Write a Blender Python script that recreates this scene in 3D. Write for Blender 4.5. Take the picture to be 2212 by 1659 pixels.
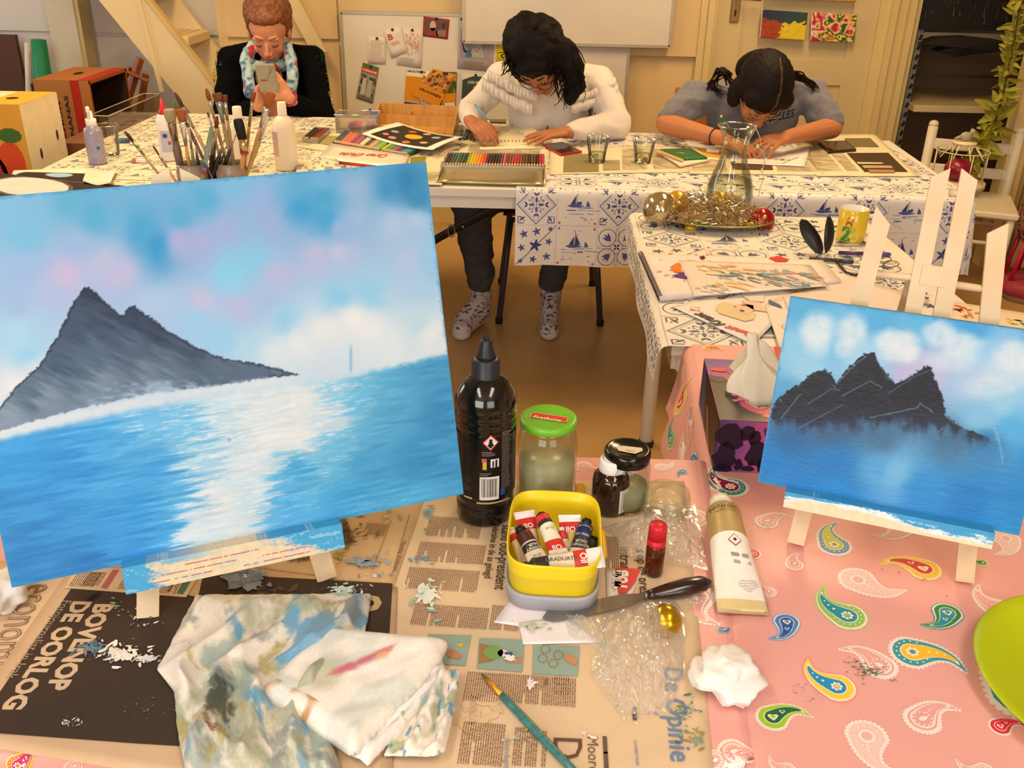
import bpy, math, random
import numpy as np
from mathutils import Vector, Matrix, noise
PI=math.pi; rnd=random.Random(7)
for o in list(bpy.data.objects): bpy.data.objects.remove(o)
SC=bpy.context.scene; COL=SC.collection
# ---------------------------------------------------------------- camera
IW,IH,FPX=2212,1659,2000.0
PIT=math.radians(26); ROL=math.radians(1.3); CH=1.46
cF=Vector((0,math.cos(PIT),-math.sin(PIT))); u0=Vector((0,math.sin(PIT),math.cos(PIT))); x0=Vector((1,0,0))
cR=x0*math.cos(ROL)+u0*math.sin(ROL); cU=u0*math.cos(ROL)-x0*math.sin(ROL)
cam=bpy.data.objects.new('camera',bpy.data.cameras.new('camera')); COL.objects.link(cam)
cam.matrix_world=Matrix.Translation((0,0,CH))@Matrix((cR,cU,-cF)).transposed().to_4x4()
cam.data.sensor_width=36; cam.data.lens=36*FPX/IW; cam.data.clip_start=.02
SC.camera=cam
CO=Vector((0,0,CH))
def ray(x,y): return cF+cR*((x-IW/2)/FPX)+cU*((IH/2-y)/FPX)
def Z(x,y,z=.74):
    d=ray(x,y); return CO+d*((z-CH)/d.z)
def Y(x,y,Yv):
    d=ray(x,y); return CO+d*(Yv/d.y)
# ---------------------------------------------------------------- world, lights, exposure
wd=bpy.data.worlds.new('world'); SC.world=wd; wd.use_nodes=True
wd.node_tree.nodes['Background'].inputs[0].default_value=(1,.86,.68,1); wd.node_tree.nodes['Background'].inputs[1].default_value=.25
def area(name,loc,target,sx,sy,power,color):
    l=bpy.data.lights.new(name,'AREA'); l.shape='RECTANGLE'; l.size=sx; l.size_y=sy; l.energy=power; l.color=color
    o=bpy.data.objects.new(name,l); COL.objects.link(o); o.location=loc
    o.rotation_euler=(Vector(target)-Vector(loc)).to_track_quat('-Z','Y').to_euler(); return o
WARM=(1,.71,.37); COOL=(1,.97,.93)
LAMPS=((-1.3,3.2,38,WARM),(1.1,3.4,38,WARM),(-.9,-.25,16,COOL),(.8,-.15,14,COOL))
for x,yy,pw,cl in LAMPS: area('ceiling_lamp_light',(x,yy,2.5),(x,yy,0),.35,1.4,pw,cl)
area('window_daylight',(-1.5,-2.45,1.75),(-.1,1.6,.6),2.1,1.5,72,COOL)
area('window_daylight',(1.3,-2.45,1.75),(.3,1.6,.6),1.7,1.5,35,COOL)
area('added_side_light',(-4.05,3.7,1.6),(-1.6,4.4,.9),1.2,1.2,22,(.92,.96,1))  # added cool light to brighten the grey back wall at the left
SC.view_settings.view_transform='Standard'; SC.view_settings.look='None'; SC.view_settings.gamma=1; SC.view_settings.exposure=0
try: SC.view_settings.use_curve_mapping=False
except Exception: pass
# ---------------------------------------------------------------- colour, materials
def lin(c): return c/12.92 if c<=.04045 else ((c+.055)/1.055)**2.4
def hx(h,a=1):
    if not isinstance(h,str): return tuple(h)[:3]+(a,)
    h=h.lstrip('#'); return tuple(lin(int(h[i:i+2],16)/255) for i in (0,2,4))+(a,)
MC={}
def mat(name,color=None,rough=.5,metal=0,noise_=None,bump=None,trans=0,ior=1.45,spec=.5,alpha=1,coat=0,wood=None,sheen=0,col2=None,sss=0,emit=0):
    """color None -> reads the face colours in attribute Col. noise_=(scale,amount) varies value, bump=(scale,strength)."""
    if name in MC: return MC[name]
    m=bpy.data.materials.new(name); m.use_nodes=True; nt=m.node_tree; N=nt.nodes; L=nt.links; b=N['Principled BSDF']
    I=b.inputs
    I['Roughness'].default_value=rough; I['Metallic'].default_value=metal; I['IOR'].default_value=ior
    I['Transmission Weight'].default_value=trans; I['Alpha'].default_value=alpha; I['Coat Weight'].default_value=coat
    I['Specular IOR Level'].default_value=spec; I['Sheen Weight'].default_value=sheen
    if sss: I['Subsurface Weight'].default_value=sss; I['Subsurface Radius'].default_value=(.02,.008,.004); I['Subsurface Scale'].default_value=.3
    tc=N.new('ShaderNodeTexCoord')
    if color is None:
        a=N.new('ShaderNodeAttribute'); a.attribute_name='Col'; src=a.outputs['Color']
    else:
        r=N.new('ShaderNodeRGB'); r.outputs[0].default_value=hx(color); src=r.outputs[0]
    def nz(scale,detail=3,vec=None):
        n=N.new('ShaderNodeTexNoise'); n.inputs['Scale'].default_value=scale; n.inputs['Detail'].default_value=detail
        if vec: 
            mp=N.new('ShaderNodeMapping'); mp.inputs['Scale'].default_value=vec; L.new(tc.outputs['Object'],mp.inputs[0]); L.new(mp.outputs[0],n.inputs[0])
        else: L.new(tc.outputs['Object'],n.inputs[0])
        return n.outputs[0]
    def mix(a,b,fac,mode='MIX'):
        x=N.new('ShaderNodeMix'); x.data_type='RGBA'; x.blend_type=mode
        for s,v in ((x.inputs[0],fac),(x.inputs[6],a),(x.inputs[7],b)):
            if hasattr(v,'links'): L.new(v,s)
            else: s.default_value=v
        return x.outputs[2]
    def ramp(f,lo,hi,a,b):
        x=N.new('ShaderNodeMapRange'); L.new(f,x.inputs[0]); x.inputs[1].default_value=lo; x.inputs[2].default_value=hi; x.inputs[3].default_value=a; x.inputs[4].default_value=b; return x.outputs[0]
    if col2 is not None: src=mix(src,hx(col2),ramp(nz(noise_[0],5),.42,.62,0,1))
    elif noise_: src=mix(src,(1-noise_[1]*1.2,)*3+(1,),ramp(nz(noise_[0],4),.35,.7,0,1),'MULTIPLY')
    if wood:
        src=mix(src,hx(wood[0]),ramp(nz(wood[1],4,wood[2]),.4,.65,0,.7))
    L.new(src,I['Base Color'])
    if emit: L.new(src,I['Emission Color']); I['Emission Strength'].default_value=emit
    if bump:
        bp=N.new('ShaderNodeBump'); bp.inputs['Strength'].default_value=bump[1]; bp.inputs['Distance'].default_value=.002 if len(bump)<3 else bump[2]
        L.new(nz(bump[0],5),bp.inputs['Height']); L.new(bp.outputs[0],I['Normal'])
    MC[name]=m; return m
def glass(name,color='#ffffff',rough=.02,ior=1.45,alpha=None,k=1.0,film=0):
    """thin clear glass or plastic: mostly see-through, with real reflections"""
    if name in MC: return MC[name]
    m=bpy.data.materials.new(name); m.use_nodes=True; nt=m.node_tree; N=nt.nodes; L=nt.links
    N.remove(N['Principled BSDF']); out=N['Material Output']
    t=N.new('ShaderNodeBsdfTransparent'); t.inputs[0].default_value=hx(color)
    g=N.new('ShaderNodeBsdfGlossy'); g.inputs['Roughness'].default_value=rough
    fr=N.new('ShaderNodeFresnel'); fr.inputs[0].default_value=ior
    ad=N.new('ShaderNodeMath'); ad.operation='MULTIPLY_ADD'; ad.inputs[1].default_value=k; ad.inputs[2].default_value=alpha or .03; L.new(fr.outputs[0],ad.inputs[0])
    mx=N.new('ShaderNodeMixShader'); L.new(ad.outputs[0],mx.inputs[0]); L.new(t.outputs[0],mx.inputs[1]); L.new(g.outputs[0],mx.inputs[2]); L.new(mx.outputs[0],out.inputs[0])
    if film:   # slightly milky film
        df=N.new('ShaderNodeBsdfDiffuse'); df.inputs[0].default_value=(.8,.79,.76,1); m2=N.new('ShaderNodeMixShader'); m2.inputs[0].default_value=film
        L.new(mx.outputs[0],m2.inputs[1]); L.new(df.outputs[0],m2.inputs[2]); L.new(m2.outputs[0],out.inputs[0])
    tc=N.new('ShaderNodeTexCoord'); n=N.new('ShaderNodeTexNoise'); n.inputs['Scale'].default_value=40; L.new(tc.outputs['Object'],n.inputs[0])
    bp=N.new('ShaderNodeBump'); bp.inputs['Strength'].default_value=.15; bp.inputs['Distance'].default_value=.002; L.new(n.outputs[0],bp.inputs['Height']); L.new(bp.outputs[0],g.inputs['Normal'])
    MC[name]=m; return m
# ---------------------------------------------------------------- mesh builder
class MB:
    def __init__(s): s.v=[]; s.f=[]; s.c=[]; s.sm=[]
    def add(s,vs,fs,col=(1,1,1),smooth=False):
        k=len(s.v); c=hx(col); s.v+= [tuple(v) for v in vs]
        for f in fs: s.f.append([k+i for i in f]); s.c.append(c); s.sm.append(smooth)
        return s
    def poly(s,pts,col): return s.add(pts,[list(range(len(pts)))],col)
    def box(s,c,d,col='#ffffff',M=None,taper=1,bev=0):
        x,y,z=d[0]/2,d[1]/2,d[2]/2; b=min(bev,x*.9,y*.9,z*.9)
        if b<=0:
            vs=[Vector((a*x*(taper if e>0 else 1),g*y*(taper if e>0 else 1),e*z)) for e in (-1,1) for a,g in ((-1,-1),(1,-1),(1,1),(-1,1))]
            fs=[[3,2,1,0],[4,5,6,7],[0,1,5,4],[1,2,6,5],[2,3,7,6],[3,0,4,7]]
        else:
            vs=[];fs=[]
            for e,xx,yy in ((-z,x-b,y-b),(-z+b,x,y),(z-b,x,y),(z,x-b,y-b)):
                cc=b if xx==x else b*.6
                for a,g in ((-1,-1),(1,-1),(1,1),(-1,1)):
                    p1=(a*xx,g*(yy-cc),e); p2=(a*(xx-cc),g*yy,e)
                    vs+= [Vector(p1),Vector(p2)] if a*g<0 or False else [Vector(p2),Vector(p1)]
            # order each ring by angle
            out=[]
            for r in range(4):
                ring=vs[r*8:r*8+8]; ring.sort(key=lambda p:math.atan2(p.y/yy if yy else 0,p.x/xx if xx else 0)); out+=ring
            vs=out
            for r in range(3):
                for i in range(8): fs.append([r*8+i,r*8+(i+1)%8,r*8+8+(i+1)%8,r*8+8+i])
            fs.append([7-i for i in range(8)]); fs.append([24+i for i in range(8)])
        c=Vector(c); vs=[(M@v if M else v)+c for v in vs]
        return s.add(vs,fs,col)
    def rod(s,a,b,ra,rb=None,n=10,col='#ffffff',flat=1,up=None,smooth=True): return s.tube([a,b],[ra,ra if rb is None else rb],n,col,flat,up,smooth)
    def tube(s,path,rad,n=10,col='#ffffff',flat=1,up=None,smooth=True,cap=True,closed=False):
        path=[Vector(p) for p in path]; m=len(path)
        if not isinstance(rad,(list,tuple)): rad=[rad]*m
        vs=[];ref=Vector(up) if up else None
        for i,p in enumerate(path):
            if closed: t=path[(i+1)%m]-path[i-1]
            else: t=path[min(i+1,m-1)]-path[max(i-1,0)]
            if t.length<1e-9: t=Vector((0,0,1))
            t.normalize()
            if ref is None: ref=Vector((0,0,1)) if abs(t.z)<.9 else Vector((0,1,0))
            a=ref-t*ref.dot(t)
            if a.length<1e-6: a=t.orthogonal()
            a.normalize(); ref=a if not up else ref; b=t.cross(a); r=rad[i]
            for k in range(n):
                th=2*PI*k/n; vs.append(p+b*(math.cos(th)*r)+a*(math.sin(th)*r*flat))
        fs=[]
        for i in range(m if closed else m-1):
            j=(i+1)%m
            for k in range(n): fs.append([i*n+k,i*n+(k+1)%n,j*n+(k+1)%n,j*n+k])
        if cap and not closed: fs.append([n-1-k for k in range(n)]); fs.append([(m-1)*n+k for k in range(n)])
        return s.add(vs,fs,col,smooth)
    def lathe(s,prof,n=24,col='#ffffff',M=None,sx=1,sy=1,smooth=True,sq=None,flute=None,c0=True,c1=False):
        """prof [(r,z)] ; sq = superellipse exponent for rounded-square outline"""
        vs=[];fs=[];m=len(prof)
        for r,z in prof:
            for k in range(n):
                th=2*PI*(k+.5)/n; c,q=math.cos(th),math.sin(th)
                if sq: e=2/sq; c,q=math.copysign(abs(c)**e,c),math.copysign(abs(q)**e,q)
                rr=r*(1+(flute if flute and k%2 else 0))
                p=Vector((rr*c*sx,rr*q*sy,z)); vs.append(M@p if M else p)
        for i in range(m-1):
            for k in range(n): fs.append([i*n+k,i*n+(k+1)%n,(i+1)*n+(k+1)%n,(i+1)*n+k])
        if c0 and prof[0][0]>1e-6: fs.append([n-1-k for k in range(n)])
        if c1 and prof[-1][0]>1e-6: fs.append([(m-1)*n+k for k in range(n)])
        return s.add(vs,fs,col,smooth)
    def ell(s,c,r,col='#ffffff',n=16,m=10,M=None,smooth=True):
        c=Vector(c); vs=[];fs=[]
        for i in range(m+1):
            ph=-PI/2+PI*i/m
            for k in range(n):
                th=2*PI*k/n; p=Vector((r[0]*math.cos(ph)*math.cos(th),r[1]*math.cos(ph)*math.sin(th),r[2]*math.sin(ph)))
                vs.append((M@p if M else p)+c)
        for i in range(m):
            for k in range(n): fs.append([i*n+k,i*n+(k+1)%n,(i+1)*n+(k+1)%n,(i+1)*n+k])
        return s.add(vs,fs,col,smooth)
    def grid(s,fn,nu,nv,col='#ffffff',smooth=True,thick=0):
        """fn(u,v)->point, u,v in 0..1 ; col may be a function"""
        P=[[Vector(fn(i/nu,j/nv)) for i in range(nu+1)] for j in range(nv+1)]
        vs=[p for r in P for p in r]; w=nu+1
        fs=[[j*w+i,j*w+i+1,(j+1)*w+i+1,(j+1)*w+i] for j in range(nv) for i in range(nu)]
        k0=len(s.f); 
        if thick:
            n0=(P[0][1]-P[0][0]).cross(P[1][0]-P[0][0])
            vb=[]
            for j in range(nv+1):
                for i in range(nu+1):
                    a=P[j][min(i+1,nu)]-P[j][max(i-1,0)]; b=P[min(j+1,nv)][i]-P[max(j-1,0)][i]; q=a.cross(b)
                    if q.length<1e-12: q=n0.copy()
                    q.normalize(); vb.append(P[j][i]-q*thick)
            o=len(vs); vs=vs+vb
            fs+= [[o+j*w+i,o+(j+1)*w+i,o+(j+1)*w+i+1,o+j*w+i+1] for j in range(nv) for i in range(nu)]
            ring=[i for i in range(nu)]+[j*w+nu for j in range(nv)]+[nv*w+i for i in range(nu,0,-1)]+[j*w for j in range(nv,0,-1)]
            for a,b in zip(ring,ring[1:]+ring[:1]): fs.append([a,o+a,o+b,b])
        s.add(vs,fs,'#ffffff' if callable(col) else col,smooth)
        if callable(col):
            for j in range(nv):
                for i in range(nu):
                    c=hx(col((i+.5)/nu,(j+.5)/nv)); s.c[k0+j*nu+i]=c
                    if thick: s.c[k0+nu*nv+j*nu+i]=c
        return s
    def prism(s,pts,y0,y1,col='#ffffff',ax=1,M=None):
        """extrude 2D polygon pts (a,b) along axis ax from y0 to y1"""
        def mk(a,b,h): 
            p=Vector((a,h,b)) if ax==1 else (Vector((h,a,b)) if ax==0 else Vector((a,b,h)))
            return M@p if M else p
        n=len(pts); vs=[mk(a,b,y0) for a,b in pts]+[mk(a,b,y1) for a,b in pts]
        fs=[[i,(i+1)%n,n+(i+1)%n,n+i] for i in range(n)]+[list(range(n))[::-1],[n+i for i in range(n)]]
        return s.add(vs,fs,col)
    def mesh(s,name,mats):
        me=bpy.data.meshes.new(name); me.from_pydata(s.v,[],s.f)
        n=np.array([len(f) for f in s.f]); c=np.repeat(np.array(s.c,dtype=np.float32).reshape(-1,4),n,axis=0)
        at=me.color_attributes.new('Col','FLOAT_COLOR','CORNER'); at.data.foreach_set('color',c.ravel())
        me.polygons.foreach_set('use_smooth',np.array(s.sm,dtype=bool))
        me.materials.append(mats); me.update()
        return me
    def build(s,name,m,parent=None,**tg):
        o=bpy.data.objects.new(name,s.mesh(name,m)); COL.objects.link(o)
        if parent is not None: o.parent=parent
        for k,v in tg.items(): o[{'cat':'category'}.get(k,k)]=v
        return o
def thing(name,label,cat,loc=(0,0,0),rz=0,group=None,M=None):
    o=bpy.data.objects.new(name,None); COL.objects.link(o); o.empty_display_size=.05
    if M is not None: o.matrix_world=M
    else: o.location=loc; o.rotation_euler=(0,0,rz)
    o['label']=label; o['category']=cat
    if group: o['group']=group
    return o
def tag(o,label,cat,group=None):
    o['label']=label; o['category']=cat
    if group: o['group']=group
    return o
def frame(o,x,z):
    """matrix with origin o, x axis x and z axis z (y = z cross x)"""
    x=Vector(x).normalized(); z=Vector(z).normalized(); y=z.cross(x).normalized(); z=x.cross(y).normalized()
    return Matrix.Translation(o)@Matrix((x,y,z)).transposed().to_4x4()
# ---------------------------------------------------------------- flat print helpers (2D polygons)
def disc(cx,cy,r,n=14,ry=None): return [(cx+r*math.cos(2*PI*i/n),cy+(ry or r)*math.sin(2*PI*i/n)) for i in range(n)]
def line2(pts,w):
    out=[]; q=[pts[0]]
    for (ax,ay),(bx,by) in zip(pts,pts[1:]):
        n=max(1,math.ceil(math.hypot(bx-ax,by-ay)/.022)) if w<.012 else 1; q+=[(ax+(bx-ax)*i/n,ay+(by-ay)*i/n) for i in range(1,n+1)]
    for (ax,ay),(bx,by) in zip(q,q[1:]):
        dx,dy=bx-ax,by-ay; l=math.hypot(dx,dy) or 1; nx,ny=-dy/l*w/2,dx/l*w/2; ex,ey=dx/l*w*.3,dy/l*w*.3
        out.append([(ax+nx-ex,ay+ny-ey),(ax-nx-ex,ay-ny-ey),(bx-nx+ex,by-ny+ey),(bx+nx+ex,by+ny+ey)])
    return out
def rect2(x0,y0,x1,y1): return [(x0,y0),(x1,y0),(x1,y1),(x0,y1)]
def leaf2(ax,ay,bx,by,w,n=5):
    dx,dy=bx-ax,by-ay; L=[];R_=[]
    for i in range(n+1):
        t=i/n; q=math.sin(PI*t**.8)*w/2; l=math.hypot(dx,dy) or 1; nx,ny=-dy/l,dx/l
        L.append((ax+dx*t+nx*q,ay+dy*t+ny*q)); R_.append((ax+dx*t-nx*q,ay+dy*t-ny*q))
    return L+R_[::-1][1:-1]
def tf(polys,cx=0,cy=0,a=0,s=1,sy=None):
    c,q=math.cos(a),math.sin(a); sy=s if sy is None else sy
    return [[(cx+c*x*s-q*y*sy,cy+q*x*s+c*y*sy) for x,y in p] for p in polys]
_TC={}
def text2(t,size=1,bold=0,shear=0,align='LEFT',sx=1):
    k=(t,bold,shear,align)
    if k not in _TC:
        cu=bpy.data.curves.new('t','FONT'); cu.body=t; cu.offset=bold; cu.shear=shear; cu.align_x=align; cu.resolution_u=2
        o=bpy.data.objects.new('t',cu); COL.objects.link(o); bpy.context.view_layer.update()
        dg=bpy.context.evaluated_depsgraph_get(); me=o.evaluated_get(dg).to_mesh()
        _TC[k]=[[(me.vertices[i].co.x,me.vertices[i].co.y) for i in p.vertices] for p in me.polygons]
        o.evaluated_get(dg).to_mesh_clear(); bpy.data.objects.remove(o); bpy.data.curves.remove(cu)
    return [[(x*size*sx,y*size) for x,y in p] for p in _TC[k]]
class Sheet:
    """prints in local 2D, mapped by fn(x,y,h)->3D and added to a builder"""
    def __init__(s,mb,fn,h=.0004): s.mb=mb; s.fn=fn; s.h=h
    def put(s,polys,col,layer=1):
        c=hx(col)
        for p in polys: 
            k=len(s.mb.v); s.mb.v+= [tuple(s.fn(x,y,s.h*layer)) for x,y in p]; s.mb.f.append(list(range(k,k+len(p)))); s.mb.c.append(c); s.mb.sm.append(False)
        return s
def textblock(x0,y0,x1,y1,lh,rg,fill=.55,ragged=True):
    """columns of print: small word bars, running along x, lines stacked in y"""
    out=[]; y=y1-lh
    while y>y0:
        x=x0; end=x1-(rg.random()*.25*(x1-x0) if ragged and rg.random()<.15 else 0)
        while x<end:
            w=lh*rg.uniform(.8,3.4); e=min(x+w,end); out.append(rect2(x,y,e,y+lh*fill)); x=e+lh*.45
        y-=lh
    return out
PAPER=mat('printed_paper',None,.85,noise_=(25,.06),spec=.2)
GLOSSY=mat('glossy_print',None,.35,noise_=(30,.05),spec=.4)
PLAST=mat('moulded_plastic',None,.35,noise_=(40,.04),bump=(120,.05))
CLOTHV=mat('printed_oilcloth',None,.42,noise_=(6,.05),bump=(14,.12,.004),spec=.45)
PAINTED=mat('dried_paint',None,.6,noise_=(60,.15),bump=(140,.3))
# ---------------------------------------------------------------- room
WALLY=5.05
M_WALL=mat('cream_painted_wood','#d8bb86',.55,noise_=(1.5,.08),bump=(60,.08))
M_WALLG=mat('grey_white_painted_board','#cfc6ba',.6,noise_=(1.2,.1),bump=(60,.08))
M_TRIM=mat('gloss_cream_trim','#d2ba80',.4,noise_=(4,.06))
M_FLOOR=mat('worn_linoleum','#bf9860',.35,noise_=(1.8,.22),bump=(90,.12),col2='#a98350')
M_CEIL=mat('ceiling_paint','#cfc4ae',.8,noise_=(2,.05))
def struct(mb,name,m,parent=None):
    o=mb.build(name,m,parent)
    if parent is None: o['kind']='structure'
    return o
X0,X1,YB=-4.2,3.6,-2.6
struct(MB().box(((X0+X1)/2,(YB+7)/2,-.05),(X1-X0,7-YB+.2,.1)),'floor',M_FLOOR)
struct(MB().box(((X0+X1)/2,(YB+7)/2,2.75),(X1-X0,7-YB+.2,.1)),'ceiling',M_CEIL)
# back wall in two runs: the cream panelled part and the greyer board part behind the stairs
w=MB(); w.box(((-1.55+2.0)/2,WALLY+.05,1.35),(3.55,.1,2.7)); wall_b=struct(w,'wall_back',M_WALL)
w=MB(); w.box(((X0-1.55)/2,WALLY+.11,1.35),(-1.55-X0,.1,2.7)); wall_bl=struct(w,'wall_back_left',M_WALLG)
struct(MB().box((X0-.05,2.2,1.35),(.1,9.6,2.7)),'wall_left',M_WALLG)
struct(MB().box((X1+.05,2.2,1.35),(.1,9.6,2.7)),'wall_right',M_WALL)
# rear wall behind the photographer with two window openings
rw=MB()
for a,b,c,d in ((X0,X1,0,.9),(X0,X1,2.55,2.7),(X0,-2.6,.9,2.55),(-.4,.4,.9,2.55),(2.2,X1,.9,2.55)): rw.box(((a+b)/2,YB,(c+d)/2),(b-a,.1,d-c))
struct(rw,'wall_front',M_WALL)
# panel boards on the cream wall (cladding with shadow gaps)
def yp(px,py,Yv): p=Y(px,py,Yv); return p.x,p.z
for (x0,x1,z0,z1,d) in ((-1.5,-.93,.12,.92,.012),(-1.5,-.93,.95,1.30,.02),(-1.5,2.0,1.33,2.6,.012),(.2,.905,.905,1.075+.25,.035),(-.92,.16,.1,1.3,.008)):
    if z1>1.33 and d==.035: z1=1.13
    b=MB(); b.box(((x0+x1)/2,WALLY-d/2,(z0+z1)/2),(x1-x0,d,z1-z0)); b.build('panel_board',M_WALL,wall_b)
for (x0,x1,z0,z1) in ((-4.15,-2.70,.1,.93),(-2.68,-2.36,.1,.93),(-4.15,-2.36,.95,1.6),(-2.2,-1.56,.1,.93),(-2.2,-1.56,.95,1.6),(-2.2,-1.56,.1,.42)):
    b=MB(); b.box(((x0+x1)/2,WALLY+.05,(z0+z1)/2),(x1-x0,.02,z1-z0)); b.build('panel_board',M_WALLG,wall_bl)
# post against the left wall
a,b_=Y(85,0,4.9),Y(143,0,4.9)
p=MB(); p.box((-2.29,4.98,1.3),(.14,.1,2.6),'#c9bda4'); p.box((-2.21,4.99,1.3),(.025,.11,2.6),'#c0ac74'); struct(p,'trim_1',mat('post_paint',None,.5,noise_=(5,.06)))
# door with two recessed panels and frame
dx0,dx1=.99,1.80
d=MB(); st=.03
def dbox(x0,x1,z0,z1,y0,y1): d.box(((x0+x1)/2,(y0+y1)/2,(z0+z1)/2),(x1-x0,y1-y0,z1-z0))
yf=WALLY-.03
dbox(dx0,dx0+.13,0,2.05,yf,WALLY); dbox(dx1-.13,dx1,0,2.05,yf,WALLY); dbox(dx0+.13,dx1-.13,0,.2,yf,WALLY); dbox(dx0+.13,dx1-.13,.78,.90,yf,WALLY); dbox(dx0+.13,dx1-.13,1.62,2.05,yf,WALLY)
door=struct(d,'door_1',mat('door_paint','#ccb684',.5,noise_=(2,.07)))
for z0,z1 in ((.2,.78),(.9,1.62)): MB().box(((dx0+dx1)/2,WALLY-.008,(z0+z1)/2),(dx1-dx0-.25,.016,z1-z0)).build('door_panel',MC['door_paint'],door)
q=Y(1588,18,5.02); lk=MB(); lk.box((q.x,5.012,q.z),(.045,.012,.13),'#9a7d4a',bev=.004); lk.box((q.x,5.004,q.z-.02),(.008,.006,.03),'#3a2a18'); lk.build('lock_plate',mat('brass',None,.35,metal=.7),door)
hd=MB(); hd.tube([(q.x,5.0,q.z+.05),(q.x,4.965,q.z+.05),(q.x+.04,4.955,q.z+.05),(q.x+.11,4.955,q.z+.045)],[.008,.008,.008,.007],8,'#b8a070'); hd.build('door_handle',MC['brass'],door)
# mouldings each side
for (x,wd_,dp) in ((.93,.05,.05),(.965,.025,.075),(1.83,.05,.06),(1.875,.03,.08),(1.925,.05,.05),(1.975,.04,.09)):
    pass
t=MB()
for (x,wd_,dp) in ((.925,.04,.05),(.955,.03,.075),(.98,.02,.05)): t.box((x,WALLY-dp/2,1.3),(wd_,dp,2.6))
struct(t,'trim_2',M_TRIM)
t=MB()
for (x,wd_,dp) in ((1.825,.05,.05),(1.865,.03,.08),(1.91,.05,.05),(1.95,.03,.09),(1.985,.03,.06)): t.box((x,WALLY-dp/2,1.3),(wd_,dp,2.6))
struct(t,'trim_3',M_TRIM)
# alcove on the right with steel shelf rails, shelves
AX0,AX1=2.02,2.95
a=MB(); a.box((AX0-.02,WALLY+.35,1.35),(.04,.72,2.7)); a.box((AX1+.02,WALLY+.3,1.35),(.04,.8,2.7)); a.box(((AX0+AX1)/2,WALLY+.72,1.35),(AX1-AX0,.04,2.7)); a.box(((AX1+X1)/2,WALLY+.05,1.35),(X1-AX1,.1,2.7))
M_ALC=mat('alcove_boarding','#8f7458',.7,noise_=(2,.12))
alc=struct(a,'wall_alcove',M_ALC)
for (x0,x1,z0,z1) in ((2.12,2.85,.25,.62),(2.12,2.85,.75,1.02)):
    b=MB()
    for p0,p1 in (((x0,z0),(x1,z0)),((x1,z0),(x1,z1)),((x1,z1),(x0,z1)),((x0,z1),(x0,z0))): b.rod((p0[0],WALLY+.695,p0[1]),(p1[0],WALLY+.695,p1[1]),.008,n=6)
    b.build('panel_moulding',M_ALC,alc)
# steel slotted upright in the alcove
r=MB(); 
xr=2.045
r.box((xr,WALLY+.02,.9),(.03,.03,1.8),'#8f9188')
for i in range(36): r.box((xr+.004,WALLY+.003,.06+i*.048),(.013,.006,.026),'#2b2620',Matrix.Rotation(.35,3,'Y'))
struct(r,'trim_4',mat('galvanised_steel',None,.45,metal=.4,noise_=(20,.15)))
# right-hand corner post down to the floor
c0=Z(2113,576,0)
t=MB(); t.box((c0.x+.05,4.50,1.3),(.09,.08,2.6)); t.box((c0.x+.12,4.54,1.3),(.06,.05,2.6)); t.box((c0.x+.2,4.50,1.3),(.08,.08,2.6)); t.box((c0.x+.75,4.56,1.3),(1.1,.04,2.6))
struct(t,'trim_5',M_TRIM)
struct(MB().box(((-1.5+.9)/2,WALLY-.01,.07),(2.4,.02,.14)),'baseboard_back',M_TRIM)
m=MB(); 
for (y_,z_,sy,sz) in ((3.7,.97,1.5,.07),(3.7,2.23,1.5,.07),(2.98,1.6,.07,1.3),(4.42,1.6,.07,1.3),(3.7,1.6,.04,1.2)): m.box((X0+.03,y_,z_),(.06,sy,sz))
win=struct(m,'added_window_1',M_TRIM); MB().box((X0+.012,3.7,1.6),(.01,1.3,1.2)).build('pane',mat('glowing_pane','#dfe8f2',.2,emit=1.5,noise_=(2,.02)),win)  # unseen window and glowing pane, added to go with the cool side light
# ceiling lamps
for x,yy,pw,cl in LAMPS:
    L=thing('ceiling_lamp','long fluorescent ceiling lamp over the '+('left' if x<0 else 'right')+(' end of the far tables' if yy>1 else ' side of the near tables'),'lamp',(x,yy,2.68))
    MB().box((0,0,0),(.4,1.5,.04),bev=.01).build('lamp_housing',mat('white_enamel','#e6e2d8',.4,noise_=(5,.03)),L)
    MB().box((0,0,-.03),(.33,1.38,.02)).build('lamp_diffuser',mat('lit_diffuser','#ffe2b0',.5,emit=2.0,noise_=(3,.01)),L)
# ---------------------------------------------------------------- tables
M_LAM=mat('white_laminate','#e4ddd2',.4,noise_=(3,.05))
M_LEG=mat('white_enamelled_tube','#efece6',.35,noise_=(8,.05))
LR=.0215
def table(label,pts,legs,apron=.045):
    """pts: top outline corners in order, legs: foot positions"""
    cx=sum(p[0] for p in pts)/4; cy=sum(p[1] for p in pts)/4
    t=thing('table',label,'table',(cx,cy,0))
    q=[(p[0]-cx,p[1]-cy) for p in pts]
    MB().prism(q,.712,.736,ax=2).build('tabletop',M_LAM,t)
    a=MB()
    for i in range(4):
        p,r=Vector(q[i]+(.69,))*1,Vector(q[(i+1)%4]+(.69,)); p.x*=.95;p.y*=.93;r.x*=.95;r.y*=.93
        dd=(r-p).normalized(); M=Matrix((dd,Vector((-dd.y,dd.x,0)),Vector((0,0,1)))).transposed()
        a.box((p+r)/2,((r-p).length,.02,apron),M=M)
    a.build('apron',M_LAM,t)
    for x,y in legs:
        m=MB(); m.lathe([(LR,0),(LR,.7)],14,M=Matrix.Translation((x-cx,y-cy,0.015))); l=m.build('leg',M_LEG,t)
        MB().lathe([(.023,0),(.025,.008),(.023,.022)],14,'#2a2724',M=Matrix.Translation((x-cx,y-cy,0))).build('foot_cap',mat('dark_rubber',None,.7,noise_=(30,.1)),l)
    return t
XL0,XLS=.255,.0966
def xl(y): return XL0+XLS*(y-.645)
L3a,L3b=Z(1374,474),Z(1445,752)
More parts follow.
